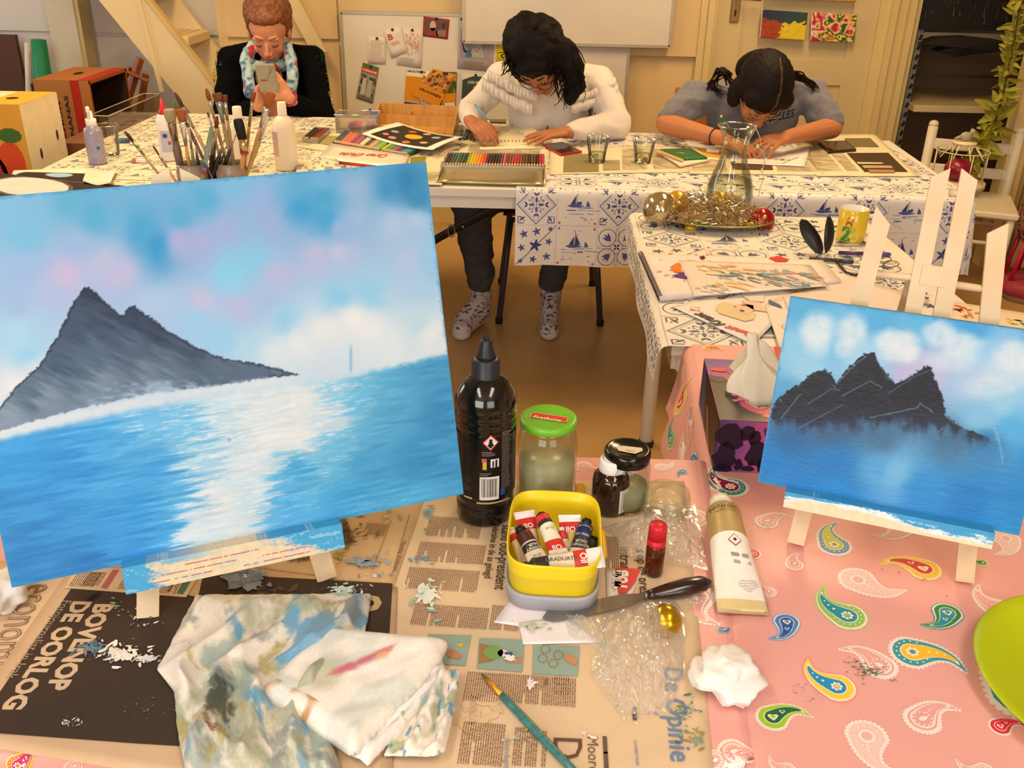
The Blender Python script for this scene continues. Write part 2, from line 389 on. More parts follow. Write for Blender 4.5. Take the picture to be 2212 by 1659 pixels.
def x3(y): return L3a.x+(L3b.x-L3a.x)*(L3a.y-y)/(L3a.y-L3b.y)
table('near work table under the newspapers and the big seascape',[(-1.3,.66),(xl(.66)-.02,.66),(xl(1.215)-.02,1.215),(-1.3,1.215)],[(-1.22,.72),(.17,.72),(.2,1.14),(-1.22,1.14)])
table('right hand table under the pink cloth holding the small seascape',[(xl(.5)+.012,.5),(1.3,.5),(1.3,1.655),(xl(1.655)+.012,1.655)],[(.34,.58),(1.2,.58),(1.2,1.55),(.44,1.55)])
table('table under blue tile cloth holding the tinsel dish, white leg showing',[(x3(1.68)+.01,1.68),(1.0,1.68),(.99,2.6),(x3(2.6)+.01,2.6)],[(.4,1.8),(.92,1.8),(.92,2.52),(.43,2.57)])
table('far table with the blue tile cloth hanging down its front',[(.06,2.895),(1.44,2.895),(1.5,3.8),(.06,3.8)],[(.6,2.96),(1.36,2.99),(1.4,3.72),(.6,3.72)])
T5L=Z(345,242); T5N=Z(93,365)
table('left far table with bare white edge beside the chair',[(-1.53,2.87),(.05,2.87),(.05,3.97),(-1.53,4.03)],[(-1.45,2.95),(-.75,2.95),(-.72,3.9),(-1.45,3.9)])
table('left table behind the big seascape carrying the brush jar',[(-2.3,1.9),(-.5,1.9),(-.5,2.86),(-2.3,2.86)],[(-2.2,2.0),(-.6,2.0),(-.6,2.78),(-2.2,2.78)])
# ---------------------------------------------------------------- tile cloth
BL=['#4a5a98','#34437f','#7d88b4','#a9afcb','#8d96a8']
def tile_prints(kind,s,rg,pal=BL):
    """list of (poly,colour) for one delft style tile of size s, origin at its centre"""
    o=[]; A=o.append
    def ad(ps,c): 
        for p in ps: A((p,pal[c]))
    h=s/2
    if kind==0:   # diamond with curls
        ad(line2([(-h*.97,0),(0,h*.97),(h*.97,0),(0,-h*.97),(-h*.97,0)],s*.03),2)
        ad(line2([(-h*.82,0),(0,h*.82),(h*.82,0),(0,-h*.82),(-h*.82,0)],s*.012),3)
        for k in range(4):
            a=k*PI/2
            ad(tf([leaf2(0,h*.08,0,h*.42,s*.07)],a=a),0); ad(tf([leaf2(0,h*.45,h*.14,h*.62,s*.05),leaf2(0,h*.45,-h*.14,h*.62,s*.05)],a=a),1)
            ad(tf([disc(h*.22,h*.36,s*.025,7),disc(-h*.22,h*.36,s*.025,7)],a=a),2)
            ad(tf(line2([(h*.1,h*.1),(h*.2,h*.25),(h*.34,h*.22),(h*.3,h*.1)],s*.014),a=a),1)
            ad(tf(line2([(h*.62,h*.92),(h*.92,h*.92),(h*.92,h*.62),(h*.78,h*.6),(h*.7,h*.72)],s*.022),a=a),1)
            ad(tf([leaf2(h*.55,h*.6,h*.88,h*.82,s*.06),disc(h*.6,h*.8,s*.02,6)],a=a),0)
        ad([disc(0,0,s*.02,6)],0)
    elif kind==1: # ship scene
        for i in range(9):
            x=rg.uniform(-h*.9,h*.7); y=-h*.2+rg.uniform(-.25,.12)*s*.5; w_=rg.uniform(.1,.4)*s; ad(line2([(x,y),(x+w_,y+rg.uniform(-.01,.01)*s)],s*rg.uniform(.01,.035)),rg.choice([0,2,3,3]))
        ad([leaf2(-h*.55,-h*.02,h*.35,-h*.02,s*.09)],0)
        ad([[(-h*.05,0),(-h*.02,h*.6),(h*.22,h*.08)],[(-h*.12,0),(-h*.1,h*.5),(-h*.36,h*.08)]],1); ad(line2([(-h*.06,0),(-h*.05,h*.75)],s*.014),1)
        ad([[(h*.42,-h*.05),(h*.46,h*.25),(h*.6,h*.1),(h*.62,-h*.05)]],0)
        for i in range(8):
            x=rg.uniform(-.85,.8)*h;y=rg.uniform(-.85,-.4)*h; ad([leaf2(x,y,x+rg.uniform(-.1,.15)*s,y+rg.uniform(-.04,.06)*s,s*.018)],rg.choice([0,1,2]))
        for i in range(3):
            x=rg.uniform(-.7,.7)*h;y=rg.uniform(.5,.85)*h; ad(line2([(x-s*.03,y+s*.01),(x,y),(x+s*.03,y+s*.012)],s*.01),1)
        for sx in (-1,1):
            for sy in (-1,1): A((disc(sx*h*.9,sy*h*.9,s*.035,6),'#b0606c'))
    elif kind==2: # leafy branches
        ad(line2([(-h,-h),(-h*.4,-h*.45),(0,0),(h*.45,h*.4),(h,h)],s*.018),1)
        for cx,cy,sc in ((0,0,1.35),(-.6,.6,.9),(.6,-.6,.9),(.05,.72,.9),(-.7,-.1,.8),(.68,.18,.8),(-.1,-.72,.8),(-.75,-.8,.6),(.75,.85,.6)):
            r0=rg.random()*PI
            for k in range(5):
                a=r0+k*2*PI/5; ad([leaf2(cx*h,cy*h,cx*h+math.cos(a)*s*.13*sc,cy*h+math.sin(a)*s*.13*sc,s*.055*sc)],rg.choice([0,1]))
    else:         # four rings with fleurs
        for sx in (-1,1):
            for sy in (-1,1):
                cx,cy=sx*h*.5,sy*h*.5
                pts=disc(cx,cy,h*.44,18); ad(line2(pts+[pts[0]],s*.016),1)
                for k in (-1,0,1):
                    a=math.atan2(sy,sx)+k*.8; ad([leaf2(cx-sx*h*.15,cy-sy*h*.15,cx+math.cos(a)*h*.26,cy+math.sin(a)*h*.26,s*.07)],0)
                a=math.atan2(-sy,-sx); ad([leaf2(cx,cy,cx+math.cos(a)*h*.3,cy+math.sin(a)*h*.3,s*.05)],0)
        for k in range(4):
            ad(tf([leaf2(0,h*.02,0,h*.22,s*.05)],a=k*PI/2+PI/4),1); ad(tf(line2([(h*.06,h*.3),(h*.06,h*.95),(-h*.06,h*.95),(-h*.06,h*.3),(h*.06,h*.3)],s*.012),a=k*PI/2),2)
    return o
KIND=[[0,1,0,1,0,1],[2,1,3,1,2,1],[1,3,1,0,1,2],[3,0,2,1,3,1]]
def tiles(sh,u0,u1,v0,v1,s=.13,pal=BL,seed=1,grout=True,flip=1,kfn=None):
    rg=random.Random(seed); j=0; v=v0
    while v<v1-1e-4:
        i=0;u=u0
        while u<u1-1e-4:
            k=KIND[j%4][i%6] if kfn is None else kfn(i,j); cx,cy=u+s/2,v+s/2
            for p,c in tile_prints(k,s*.96,rg,pal):
                q=[(cx+x,cy+y*flip) for x,y in p]
                if any(a<u0-.01 or a>u1+.003 or b<v0-.01 or b>v1+.003 for a,b in q): continue
                sh.put([q],c,1)
            if grout: sh.put(line2([(u,cy-s/2),(u+s,cy-s/2)],.0022)+line2([(u,cy-s/2),(u,cy+s/2)],.0022),'#c9c6d0',.5)
            u+=s;i+=1
        v+=s;j+=1
def drape_fn(x0,w,yb,d,zt,r=.02,waves=.006,slx=0,skew=0):
    """u from the left edge, v from the back edge toward the camera; past w / d the cloth rounds off and hangs"""
    def over(t,lim):   # -> (flat part, outward, down)
        if t<=lim-r: return t,0.0
        a=t-(lim-r); arc=r*PI/2
        if a<arc: th=a/r; return lim-r+r*math.sin(th), r*(1-math.cos(th))
        return lim, r+(a-arc)
    def fn(u,v,h=0):
        fx,dx=over(u,w); fy,dy=over(v,d); gx,gl=0,0
        if u<r and slx:
            gx,gl=over(-u+2*r,r*2) ; fx=2*r-gx if u<0 else u; gl=gl if u<r else 0
        dn=max(dx,dy,gl); 
        wv=waves*math.sin(u*23+1.3)*min(1,max(0,dy-r)/.15)+waves*.6*math.sin(u*51)*min(1,max(0,dy-r)/.2)
        x=x0+fx+(h if dx>dy and dx>r*.5 else 0)-(h if gl>r*.5 and gl>dy else 0)+.12*max(0,dx-r)+waves*math.sin(v*21)*min(1,max(0,dx-r)/.15)
        y=yb-fy-.06*max(0,dy-r)-wv-(h if dy>=dx and dy>r*.5 else 0)
        z=zt-dn+(h if dn<=r else 0)
        return Vector((x+skew*(yb-y),y,z))
    return fn
# far table cloth
fn=drape_fn(.028,1.44,3.82,.955,.741,waves=.005,skew=-.03)
m=MB(); m.grid(lambda a,b:fn(a*1.62,b*1.19,0),100,90,'#e9e2da'); sh=Sheet(m,fn)
tiles(sh,.0,1.61,.93,1.19,.13,seed=3,flip=-1); tiles(sh,.0,1.61,0,.91,.13,[ '#6a7398','#565f88','#9aa0b4','#b9bcc8','#a0a6b4'],4)
tag(m.build('tablecloth',CLOTHV),'blue and white tile print oilcloth hanging down in front of the far table','tablecloth')
# left far table cloth + left table cloth (greyer print, seen flat)
GP=['#8087a0','#6c7390','#a5a8b2','#bcbcc0','#9a9ca8']
def flat(x0,y0,z): return lambda u,v,h=0:Vector((x0+u,y0+v,z+h))
fn=flat(-1.535,2.868,.741); m=MB(); m.grid(lambda a,b:fn(a*1.0,b*1.13+(.03*(1-a) if b>.9 else 0)),20,20,'#efe2c6'); m.grid(lambda a,b:fn(1.0+a*.56,.12+b*.95),10,10,'#efe2c6')
sh=Sheet(m,fn); tiles(sh,.01,.98,.01,1.1,.09,GP,5,grout=False); tiles(sh,1.0,1.55,.14,1.06,.09,GP,6,grout=False)
tag(m.build('tablecloth',CLOTHV),'cream oilcloth with grey blue tile print under the pencil tins','tablecloth')
fn=flat(-2.32,1.9,.741); m=MB(); m.grid(lambda a,b:fn(a*1.84,b*.962),16,10,'#efe2c6'); sh=Sheet(m,fn); tiles(sh,.02,1.82,.35,.95,.09,GP,7,grout=False)
tag(m.build('tablecloth',CLOTHV),'cream oilcloth with grey blue tile print under the spray bottle and brush jar','tablecloth')
# cloth on the tinsel table
def fn3(u,v,h=0):   # v = world y, u from the left edge (negative = hanging side)
    w=.975-x3(v); r=.018
    if u>=0: return Vector((x3(v)+u*(1 if True else 0),v,.7415+h+.0015*math.sin(v*17+u*9)))
    a=-u; 
    if a<r*PI/2: th=a/r; return Vector((x3(v)-(r+h)*math.sin(th),v,.7415-r+(r+h)*math.cos(th)))
    d=a-r*PI/2; return Vector((x3(v)-r-h-.10*d-.006*math.sin(v*19)*min(1,d/.1),v,.7415-r-d))
m=MB()
ys=[1.658+(2.615-1.658)*j/30 for j in range(31)]
m.grid(lambda a,b:fn3(-.085+a*.085,1.658+b*.957),10,40,'#ece5d6'); m.grid(lambda a,b:fn3(a*(1.0-x3(1.658+b*.957)),1.658+b*.957),24,40,'#ece5d6')
sh=Sheet(m,fn3); TP=['#5c6684','#46506f','#8f95a8','#a9acb8','#8b90a0']
tiles(sh,0,.62,1.66,2.6,.157,TP,9,kfn=lambda i,j:[0,3,1,2][(i*2+j)%4]); tiles(sh,-.08,-.012,1.66,2.6,.068,TP,10,kfn=lambda i,j:[3,2][j%2])
tag(m.build('tablecloth',CLOTHV),'blue tile print oilcloth under the tinsel dish and the magazine','tablecloth')
# ---------------------------------------------------------------- pink paisley cloths
PINK='#e9a89e'
def paisley(hx_,hy,tx,ty,cols,curl=1,style=0,wd=.36):
    """head centre and tail tip in local 2D; returns (poly,colour,layer)"""
    o=[]; dx,dy=tx-hx_,ty-hy; L=math.hypot(dx,dy)*1.12; R0=L*wd; n=14; sp=[]
    a0=math.atan2(dy,dx)
    for i in range(n+1):
        t=i/n; b=curl*(math.sin(t*PI)*.16-(.1*max(0,t-.75)*4)); sp.append((hx_+math.cos(a0)*L*t*.92-math.sin(a0)*L*b,hy+math.sin(a0)*L*t*.92+math.cos(a0)*L*b))
    def outline(k,e,tmax=1.0):
        R_=R0*k; l=[];r=[]; m=int(n*tmax)
        for i in range(m+1):
            t=i/n; rad=R_*(1-t)**1.15+R0*e*.5*(.5 if t>.9 else 1)
            if i==m: rad*=.5
            p=sp[i]; q=sp[min(i+1,n)]; pp=sp[max(i-1,0)]; tx_,ty_=q[0]-pp[0],q[1]-pp[1]; g=math.hypot(tx_,ty_) or 1
            l.append((p[0]-ty_/g*rad,p[1]+tx_/g*rad)); r.append((p[0]+ty_/g*rad,p[1]-tx_/g*rad))
        ang=math.atan2(sp[1][1]-sp[0][1],sp[1][0]-sp[0][0]); rad=R_+R0*e*.5
        arc=[(hx_+rad*math.cos(ang-PI/2-PI*k_/8),hy+rad*math.sin(ang-PI/2-PI*k_/8)) for k_ in range(1,8)]
        return l[::-1]+arc[::-1]+r if False else r[::-1]+arc+l
    W='#f6e6dc'
    out=outline(1.0,.16)
    def A(p,c,l): o.append((p,c,l))
    # scallops
    step=R0*.24; acc=0
    for (ax,ay),(bx,by) in zip(out,out[1:]):
        l=math.hypot(bx-ax,by-ay); k=0
        while acc<l: A(disc(ax+(bx-ax)*acc/l,ay+(by-ay)*acc/l,R0*.12,7),W if style!=0 else cols[3],1); acc+=step
        acc-=l
    A(out,W,1.5)
    if style==1:   # white outline paisley on pink
        A(outline(.86,.02),PINK,2.5); A(outline(.74,.0,.9),W,3)
        A(outline(.62,-.02,.85),PINK,3.5)
        for i in range(11):
            a=2*PI*i/11; A(disc(hx_+math.cos(a)*R0*.52,hy+math.sin(a)*R0*.52,R0*.07,6),W,4)
        for i in range(3,9,1):
            p=sp[i]; A(disc(p[0],p[1],R0*.06*(1.2-i/14),6),W,4)
        A(leaf2(hx_-math.cos(a0)*R0*.3,hy-math.sin(a0)*R0*.3,hx_+math.cos(a0)*R0*.4,hy+math.sin(a0)*R0*.4,R0*.35),W,4.2)
    elif style==2:  # pale filled
        A(outline(.9,.05),'#eec9bf',2.5); A(disc(hx_,hy,R0*.45,10),W,3); A(disc(hx_,hy,R0*.3,10),'#e8b5ab',3.5)
        for i in range(2,12): p=sp[i]; A(disc(p[0],p[1],R0*.09*(1.3-i/12),6),W,3.5)
        for i in range(12): a=2*PI*i/12; A(disc(hx_+math.cos(a)*R0*.68,hy+math.sin(a)*R0*.68,R0*.06,6),W,3.5)
    else:
        A(outline(.9,.08),cols[0],2.5); A(outline(.62,-.03,.86),W,3); A(outline(.56,-.05,.84),cols[1],3.5)
        for i in range(13):
            a=a0+PI/3+2*PI*i/13*.85; A(disc(hx_+math.cos(a)*R0*.76,hy+math.sin(a)*R0*.76,R0*.055,6),W if cols[4] else cols[0],4)
        if cols[2]=='heart':
            for (t,s) in ((0,.3),(4,.17)):
                p=sp[t]; hp=[(p[0]+s*R0*1.2*math.sin(x)**3,p[1]+s*R0*(.9*math.cos(x)-.35*math.cos(2*x)-.1*math.cos(3*x))) for x in [2*PI*i/12 for i in range(12)]]; A(hp,W,4)
                A([(p[0]+(x-p[0])*.55,p[1]+(y-p[1])*.55) for x,y in hp],cols[1] if s<.2 else cols[0],4.5)
        else:
            for i in range(7):
                a=2*PI*i/7; A(disc(hx_+math.cos(a)*R0*.24,hy+math.sin(a)*R0*.24,R0*.1,7),W,4)
            A(disc(hx_,hy,R0*.14,8),'#f0d060' if cols[2]=='flower' else cols[0],4.5)
            for t in (4,6,8): p=sp[t]; A(disc(p[0],p[1],R0*.09*(1.3-t/12),6),W,4)
    return o
def pk(cols): return cols
TEALM=('#2a9484','#842353','flower','#f3ded2',1); BLIME=('#4b97bd','#b9c52c','x','#f3ded2',1); YRED=('#f3d02c','#d02536','heart','#f2cf66',0)
GTEAL=('#92c654','#1f95a6','x','#b8d27a',1); TGREEN=('#2c8e4e','#2397a4','heart','#48a7a0',0); BLUE=('#4a8ccb','#2c5aa6','heart','#7fb0d8',0)
YBIG=('#3e9ca2','#f6c21d','x','#f3ded2',1); YBLUE=('#f7d23c','#2093c4','flower','#ef9b6c',0); GREEN=('#a6d02b','#216b40','heart','#f3ded2',0); RED=('#dd3554','#e22743','heart','#f3ded2',0); DGREEN=('#a9cb3c','#1f5a44','heart','#e6e0a8',0); ORM=('#f08a1c','#d81f78','x','#f7d23c',1)
def c5(x,y): return 1460+x/2.34,950+y/2.34
PZ=[(275,240,180,140,TEALM,1,0),(460,415,572,385,0,1,1),(800,535,795,425,BLIME,1,0),(1250,655,1040,622,YRED,-1,0),(920,712,1145,775,0,-1,2),(865,892,728,755,GTEAL,1,0),(1372,878,1262,945,TGREEN,1,0),
(1635,858,1515,745,0,1,1),(560,925,492,1012,BLUE,1,0),(1030,1142,845,1052,0,-1,1),(1195,1075,1465,1155,YBIG,1,0),(812,1250,655,1115,YBLUE,1,0),(490,1405,675,1385,GREEN,1,0),(1248,1412,1412,1350,0,1,1),
(965,1500,1090,1690,0,-1,2),(1640,1450,1760,1440,RED,1,0),(1550,625,1480,600,DGREEN,1,0),(1668,500,1640,585,0,1,2),(1135,448,1018,492,0,1,1),(598,632,622,575,0,1,1),(385,578,350,520,RED,1,0),(470,770,420,720,0,1,1),
(560,1670,470,1610,0,1,1),(1560,1680,1420,1630,0,1,1),(1750,1280,1700,1000,YBIG,1,0),(1500,250,1400,200,0,1,1),(1100,60,1000,100,0,1,1)]
def fn2(u,v,h=0):   # u from the table's left edge, v = world y
    r=.02; zt=.742
    if u>=0: 
        return Vector((xl(v)+u,v,zt+h+.0008*math.sin(u*9)*math.sin(v*7)))
    a=-u
    if a<r*PI/2: th=a/r; return Vector((xl(v)+(.0)-(r+h)*math.sin(th)+.0,v,zt-r+(r+h)*math.cos(th)))
    d=a-r*PI/2; k=min(1,max(0,(v-1.2)/.06)); return Vector((xl(v)-r-h-(.22*d+.010*math.sin(v*26)*min(1,d/.05))*k+ (1-k)*min(d,.012)*.5,v,zt-r-d))
m=MB()
m.grid(lambda a,b:fn2(a*1.05,.45+b*1.218),40,50,PINK); m.grid(lambda a,b:fn2(-.155+a*.155,1.222+b*.446),14,40,PINK); m.grid(lambda a,b:fn2(-.05+a*.05,.45+b*.772),8,30,PINK)
sh=Sheet(m,fn2)
def putp(sh,lst,fnum):
    for p,c,l in lst: sh.put([p],c,l)
for a,b,c,d,cols,curl,st in PZ:
    q1=Z(*c5(a,b),.742); q2=Z(*c5(c,d),.742); putp(sh,paisley(q1.x-xl(q1.y),q1.y,q2.x-xl(q2.y),q2.y,cols,curl,st),0)
# along the far part of the top and down the hanging side
for (px,py,qx,qy,cols,st) in ((1530,752,1560,756,YRED,0),(1600,1005,1640,1003,BLUE,0),(1700,905,1680,880,GREEN,0),(1800,790,1850,800,0,1)):
    q1=Z(px,py,.742); q2=Z(qx,qy,.742); putp(sh,paisley(q1.x-xl(q1.y),q1.y,q2.x-xl(q2.y),q2.y,cols,1,st),0)
for (u,v,uu,vv,cols,st) in ((-.05,1.60,-.03,1.64,0,1),(-.055,1.50,-.02,1.53,YRED,0),(-.115,1.47,-.09,1.50,GTEAL,0),(-.11,1.40,-.08,1.43,0,1),(-.055,1.38,-.03,1.43,0,1),(-.05,1.275,-.045,1.235,BLUE,0),(-.12,1.29,-.1,1.34,0,1)):
    putp(sh,paisley(u,v,uu,vv,cols,1,st,.4),0)
rg=random.Random(21); PC=[TEALM,BLIME,YRED,GTEAL,TGREEN,BLUE,YBIG,YBLUE,GREEN,RED]
for i in range(8):      # the print goes on over the rest of the table
    for j in range(9):
        u,v=.36+i*.085+rg.uniform(-.015,.015)+(j%2)*.04,.50+j*.13+rg.uniform(-.015,.015)
        if u>1.0 or (u<.62 and v<1.2) or Z(2212,900,.742).x>xl(v)+u+99: continue
        a=rg.uniform(0,2*PI); L_=rg.uniform(.04,.06); st=rg.choice([0,1,2,0]); putp(sh,paisley(u,v,u+L_*math.cos(a),v+L_*math.sin(a),rg.choice(PC),rg.choice([-1,1]),st),0)
# smears of dry paint on the cloth
rg=random.Random(5)
for (px,py,n,sp,cols) in ((1870,1450,70,42,('#4f6a3c','#6c7a50','#3c5a34')),(1740,1500,16,45,('#6aa0c0','#5a7aa0')),(1640,1140,10,30,('#c98a98','#a08a90')),(1560,1480,14,30,('#c98a30','#5a8a70')),(1960,1250,8,90,('#6a5a70','#7a5050'))):
    for i in range(n):
        x=px+rg.gauss(0,sp*.5); y=py+rg.gauss(0,sp*.22)+(x-px)*.35; q=Z(x,y,.742); a=rg.uniform(-.7,.2); l=rg.uniform(.001,.006)
        sh.put([leaf2(q.x-xl(q.y),q.y,q.x-xl(q.y)+math.cos(a)*l,q.y+math.sin(a)*l,.0012)],rg.choice(cols),5)
tag(m.build('tablecloth',CLOTHV),'pink paisley oilcloth on the right hand table with its side hanging','tablecloth')
# cloth on the near table
def fn1(u,v,h=0):   # u measured left from the right edge (positive), v = world y
    r=.016; zt=.742; x=xl(v)-.0215-u
    if u<0: return Vector((xl(v)-.0215+r*math.sin(min(-u/r,PI/2)),v,zt-r+(r+h)*math.cos(min(-u/r,PI/2))-max(0,-u-r*PI/2)))
    z=zt+h
    if v<.66:
        a=.66-v; th=min(a/.02,PI/2); return Vector((x,.66-(.02+h)*math.sin(th),zt-.02+(.02+h)*math.cos(th)-max(0,a-.02*PI/2)))
    return Vector((x,v,z))
m=MB(); 
m.grid(lambda a,b:fn1(1.62*(1-a),.66+b*.562),40,20,PINK); m.grid(lambda a,b:fn1(1.62*(1-a),.56+b*.10),40,14,PINK); m.grid(lambda a,b:fn1(-.07*a,.56+b*.662),8,30,PINK)
sh=Sheet(m,fn1)
def t1(px,py): q=Z(px,py,.742); return xl(q.y)-.0215-q.x,q.y
for (a,b,c,d,cols,st) in ((1500,1290,1540,1350,0,1),(1560,1362,1578,1356,BLUE,0),(1475,1020,1465,1030,BLUE,0),(1585,1625,1650,1610,0,1),(1430,1010,1455,1000,0,2),(1500,1120,1510,1160,0,1),(1487,1215,1495,1190,0,1),(1260,1008,1300,1012,0,1),(1370,1000,1400,1010,0,2),(1545,1640,1500,1655,0,1)):
    q1=t1(a,b); q2=t1(c,d); putp(sh,paisley(*q1,*q2,cols,1,st,.4),0)
for (a,b,c,d,cols,st) in ((22,1640,70,1600,ORM,0),(150,1640,115,1652,0,1),(420,1655,395,1650,0,1),(310,1655,300,1640,RED,0)):
    q1=t1(a,b); q2=t1(c,d); putp(sh,paisley(*q1,*q2,cols,1,st,.4),0)
tag(m.build('tablecloth',CLOTHV),'pink paisley oilcloth beneath the newspapers on the near table','tablecloth')
# ---------------------------------------------------------------- stretched canvases on table easels
M_PINE=mat('pale_pine','#e0c9a6',.6,noise_=(3,.05),wood=('#c9a878',6,(1,1,14)),bump=(90,.1))
def proj(P):
    P=P-np.array(CO); f=P@np.array(cF); return IW/2+FPX*(P@np.array(cR))/f, IH/2-FPX*(P@np.array(cU))/f
def vnoise(x,y,seed=0):
    """smooth value noise on arrays"""
    xi=np.floor(x).astype(int); yi=np.floor(y).astype(int); fx=x-xi; fy=y-yi; fx=fx*fx*(3-2*fx); fy=fy*fy*(3-2*fy)
    def h(a,b): 
        n=(a*374761393+b*668265263+seed*1442695041)&0xffffffff; n=((n^(n>>13))*1274126177)&0xffffffff; return ((n^(n>>16))&0xffff)/65535.0
    return (h(xi,yi)*(1-fx)+h(xi+1,yi)*fx)*(1-fy)+(h(xi,yi+1)*(1-fx)+h(xi+1,yi+1)*fx)*fy
def fbm(x,y,o=4,seed=0): 
    s=0;a=.5;t=0
    for i in range(o): s=s+a*vnoise(x*2**i,y*2**i,seed+i); t+=a; a*=.55
    return s/t
def rgb(h): return np.array([int(h[i:i+2],16)/255 for i in (1,3,5)])
def idw(x,y,S,p=2.8):
    num=0;den=0
    for (a,b,c) in S:
        w=1/(((x-a)**2+(y-b)**2+60)**(p/2)); num=num+w[...,None]*rgb(c); den=den+w
    return num/den[...,None]
def inpoly(x,y,P):
    r=np.zeros(x.shape,bool); n=len(P)
    for i in range(n):
        (x1,y1),(x2,y2)=P[i],P[(i+1)%n]
        if y1==y2: continue
        r^=((y1>y)!=(y2>y))&(x<(x2-x1)*(y-y1)/(y2-y1)+x1)
    return r
def sdpoly(x,y,P,closed=True):
    d=np.full(x.shape,1e9); n=len(P)
    for i in range(n if closed else n-1):
        (x1,y1),(x2,y2)=P[i],P[(i+1)%n]; dx,dy=x2-x1,y2-y1; t=np.clip(((x-x1)*dx+(y-y1)*dy)/(dx*dx+dy*dy+1e-9),0,1); d=np.minimum(d,np.hypot(x-x1-t*dx,y-y1-t*dy))
    return d
def sm(a,lo,hi): t=np.clip((a-lo)/(hi-lo),0,1); return t*t*(3-2*t)
def mixc(c,d,f): return c*(1-f[...,None])+d*f[...,None]
def paintL(x,y,u,v):
    wx=(fbm(u*9,v*9,4,1)-.5)*70; wy=(fbm(u*9,v*9,4,9)-.5)*70
    S=[(60,500,'#6db4dd'),(200,470,'#4aa0cf'),(300,500,'#3b98cb'),(335,535,'#2b8cc7'),(150,440,'#55a5cf'),(-60,480,'#6db0dc'),(-60,620,'#8ab8e6'),(450,440,'#4aa0d0'),(400,480,'#4a9fcf'),(520,415,'#6fb0dd'),(600,480,'#8ba8dd'),(560,440,'#86aadd'),(500,500,'#90a8dc'),(650,395,'#4f9fce'),(700,392,'#5fa6d6'),
    (765,414,'#86add8'),(770,470,'#8cb2dd'),(700,425,'#3a98cc'),(884,397,'#1f78ac'),(905,430,'#2b80b4'),(840,405,'#2f88be'),(660,455,'#2f93cb'),(700,470,'#3a98d0'),(740,490,'#86acdc'),(850,487,'#a3c0e6'),(900,480,'#9fc3e8'),(736,538,'#adbde4'),(680,550,'#aab6e0'),(540,558,'#79c0ea'),(490,580,'#78c6ee'),(500,600,'#82c8ee'),(396,527,'#9ba6da'),(440,520,'#99a8db'),(226,561,'#a8b8e0'),(255,584,'#b0b4de'),(153,589,'#b9b3dd'),(57,578,'#8fb3e3'),(34,640,'#93b4e2'),
    (170,527,'#8bb0e0'),(340,657,'#9fc0e8'),(430,660,'#b5b9e2'),(510,657,'#a9b6e2'),(566,640,'#98b8e4'),(600,590,'#a8b4e0'),(623,691,'#8cc6ee'),(736,646,'#7fc2ec'),(800,640,'#8ac6ec'),(906,623,'#9cc9ee'),(878,567,'#a6c0e8'),(930,560,'#8fc2ea'),(708,715,'#dfe9f4'),(765,700,'#eaf0f6'),(800,715,'#e3edf6'),(651,742,'#dce9f5'),(600,755,'#cfe4f4'),(540,745,'#a4d2f0'),(480,720,'#8cc6ee'),(420,700,'#8fc4ec'),(935,725,'#dfeaf2'),(850,748,'#d7e8f3'),(900,700,'#b5d8ef'),(960,740,'#cfe4f0'),
    (34,714,'#9fd0f0'),(57,755,'#8fc8ee'),(34,822,'#e3eaf2'),(70,790,'#c8dcf0'),(-50,840,'#dfe6f0'),(-50,740,'#98ccee'),(90,700,'#9cc2e8'),(120,640,'#a0b6e4')]
    sky=idw(x+wx*.6,y+wy*.6,S)
    str_=fbm(u*14,v*110,4,3)
    W=[(150,1000,'#2a8dd6'),(20,980,'#2f95dc'),(100,1100,'#2f8bd3'),(57,1200,'#2a80c6'),(-40,1100,'#2f86cc'),(300,1100,'#2f93da'),(220,960,'#3f9fe0'),(330,920,'#5fb0e6'),(400,930,'#6ab8e8'),(330,1020,'#3a98dc'),(480,880,'#b9dbf1'),(560,890,'#d3e6f3'),(640,870,'#dde9f3'),(530,1000,'#cfe4f3'),(580,950,'#e2ebf4'),(640,940,'#dfeaf4'),(470,1080,'#d9e8f4'),(430,1150,'#cfe4f3'),(500,1140,'#d3e6f3'),(560,1060,'#c3dff2'),(430,1000,'#9acdee'),(385,1060,'#4aa6e0'),(360,1140,'#3a9bdc'),
    (640,1010,'#3f9fd6'),(720,970,'#5fb2de'),(800,1000,'#3a93c8'),(900,1000,'#2f86bd'),(750,1080,'#3a9bd4'),(900,1080,'#4aa8da'),(620,1080,'#45a5dd'),(600,1120,'#55ade0'),(850,850,'#4a9fce'),(930,800,'#3a8fc2'),(780,860,'#5fb0da'),(720,850,'#8cc8ea'),(700,910,'#c0dcf0'),(820,910,'#4a9fce'),(960,900,'#2f82b8'),(980,1000,'#3a90c6'),(300,1200,'#2f8bd0'),(200,1230,'#2478be'),(250,1160,'#2f8dd6')]
    wat=idw(x+(str_-.5)*120,y+(fbm(u*20,v*60,3,5)-.5)*20,W,3.6)
    wat=wat+((str_-.5)*.16)[...,None]
    # streaks of white in the glitter path
    lum=(wat.mean(axis=-1)); fine=fbm(u*40,v*300,3,8); wat=mixc(wat,rgb('#eef3f8')+0*wat,sm(fine,.55,.75)*sm(lum,.55,.75)*.7)
    hz=np.interp(x,[-130,0,283,480,708,963,1010],[965,946,884,850,822,765,752])
    f=sm(y-hz+(fbm(u*60,v*60,2,2)-.5)*10,-6,10); c=mixc(sky,wat,f)
    # shore foam under the mountain
    fo=np.exp(-((y-hz+12)/16)**2)*sm(700-x,0,150)*(.5+.6*fbm(u*80,v*80,3,12)); c=mixc(c,rgb('#d9e6f2')+0*c,np.clip(fo,0,.85))
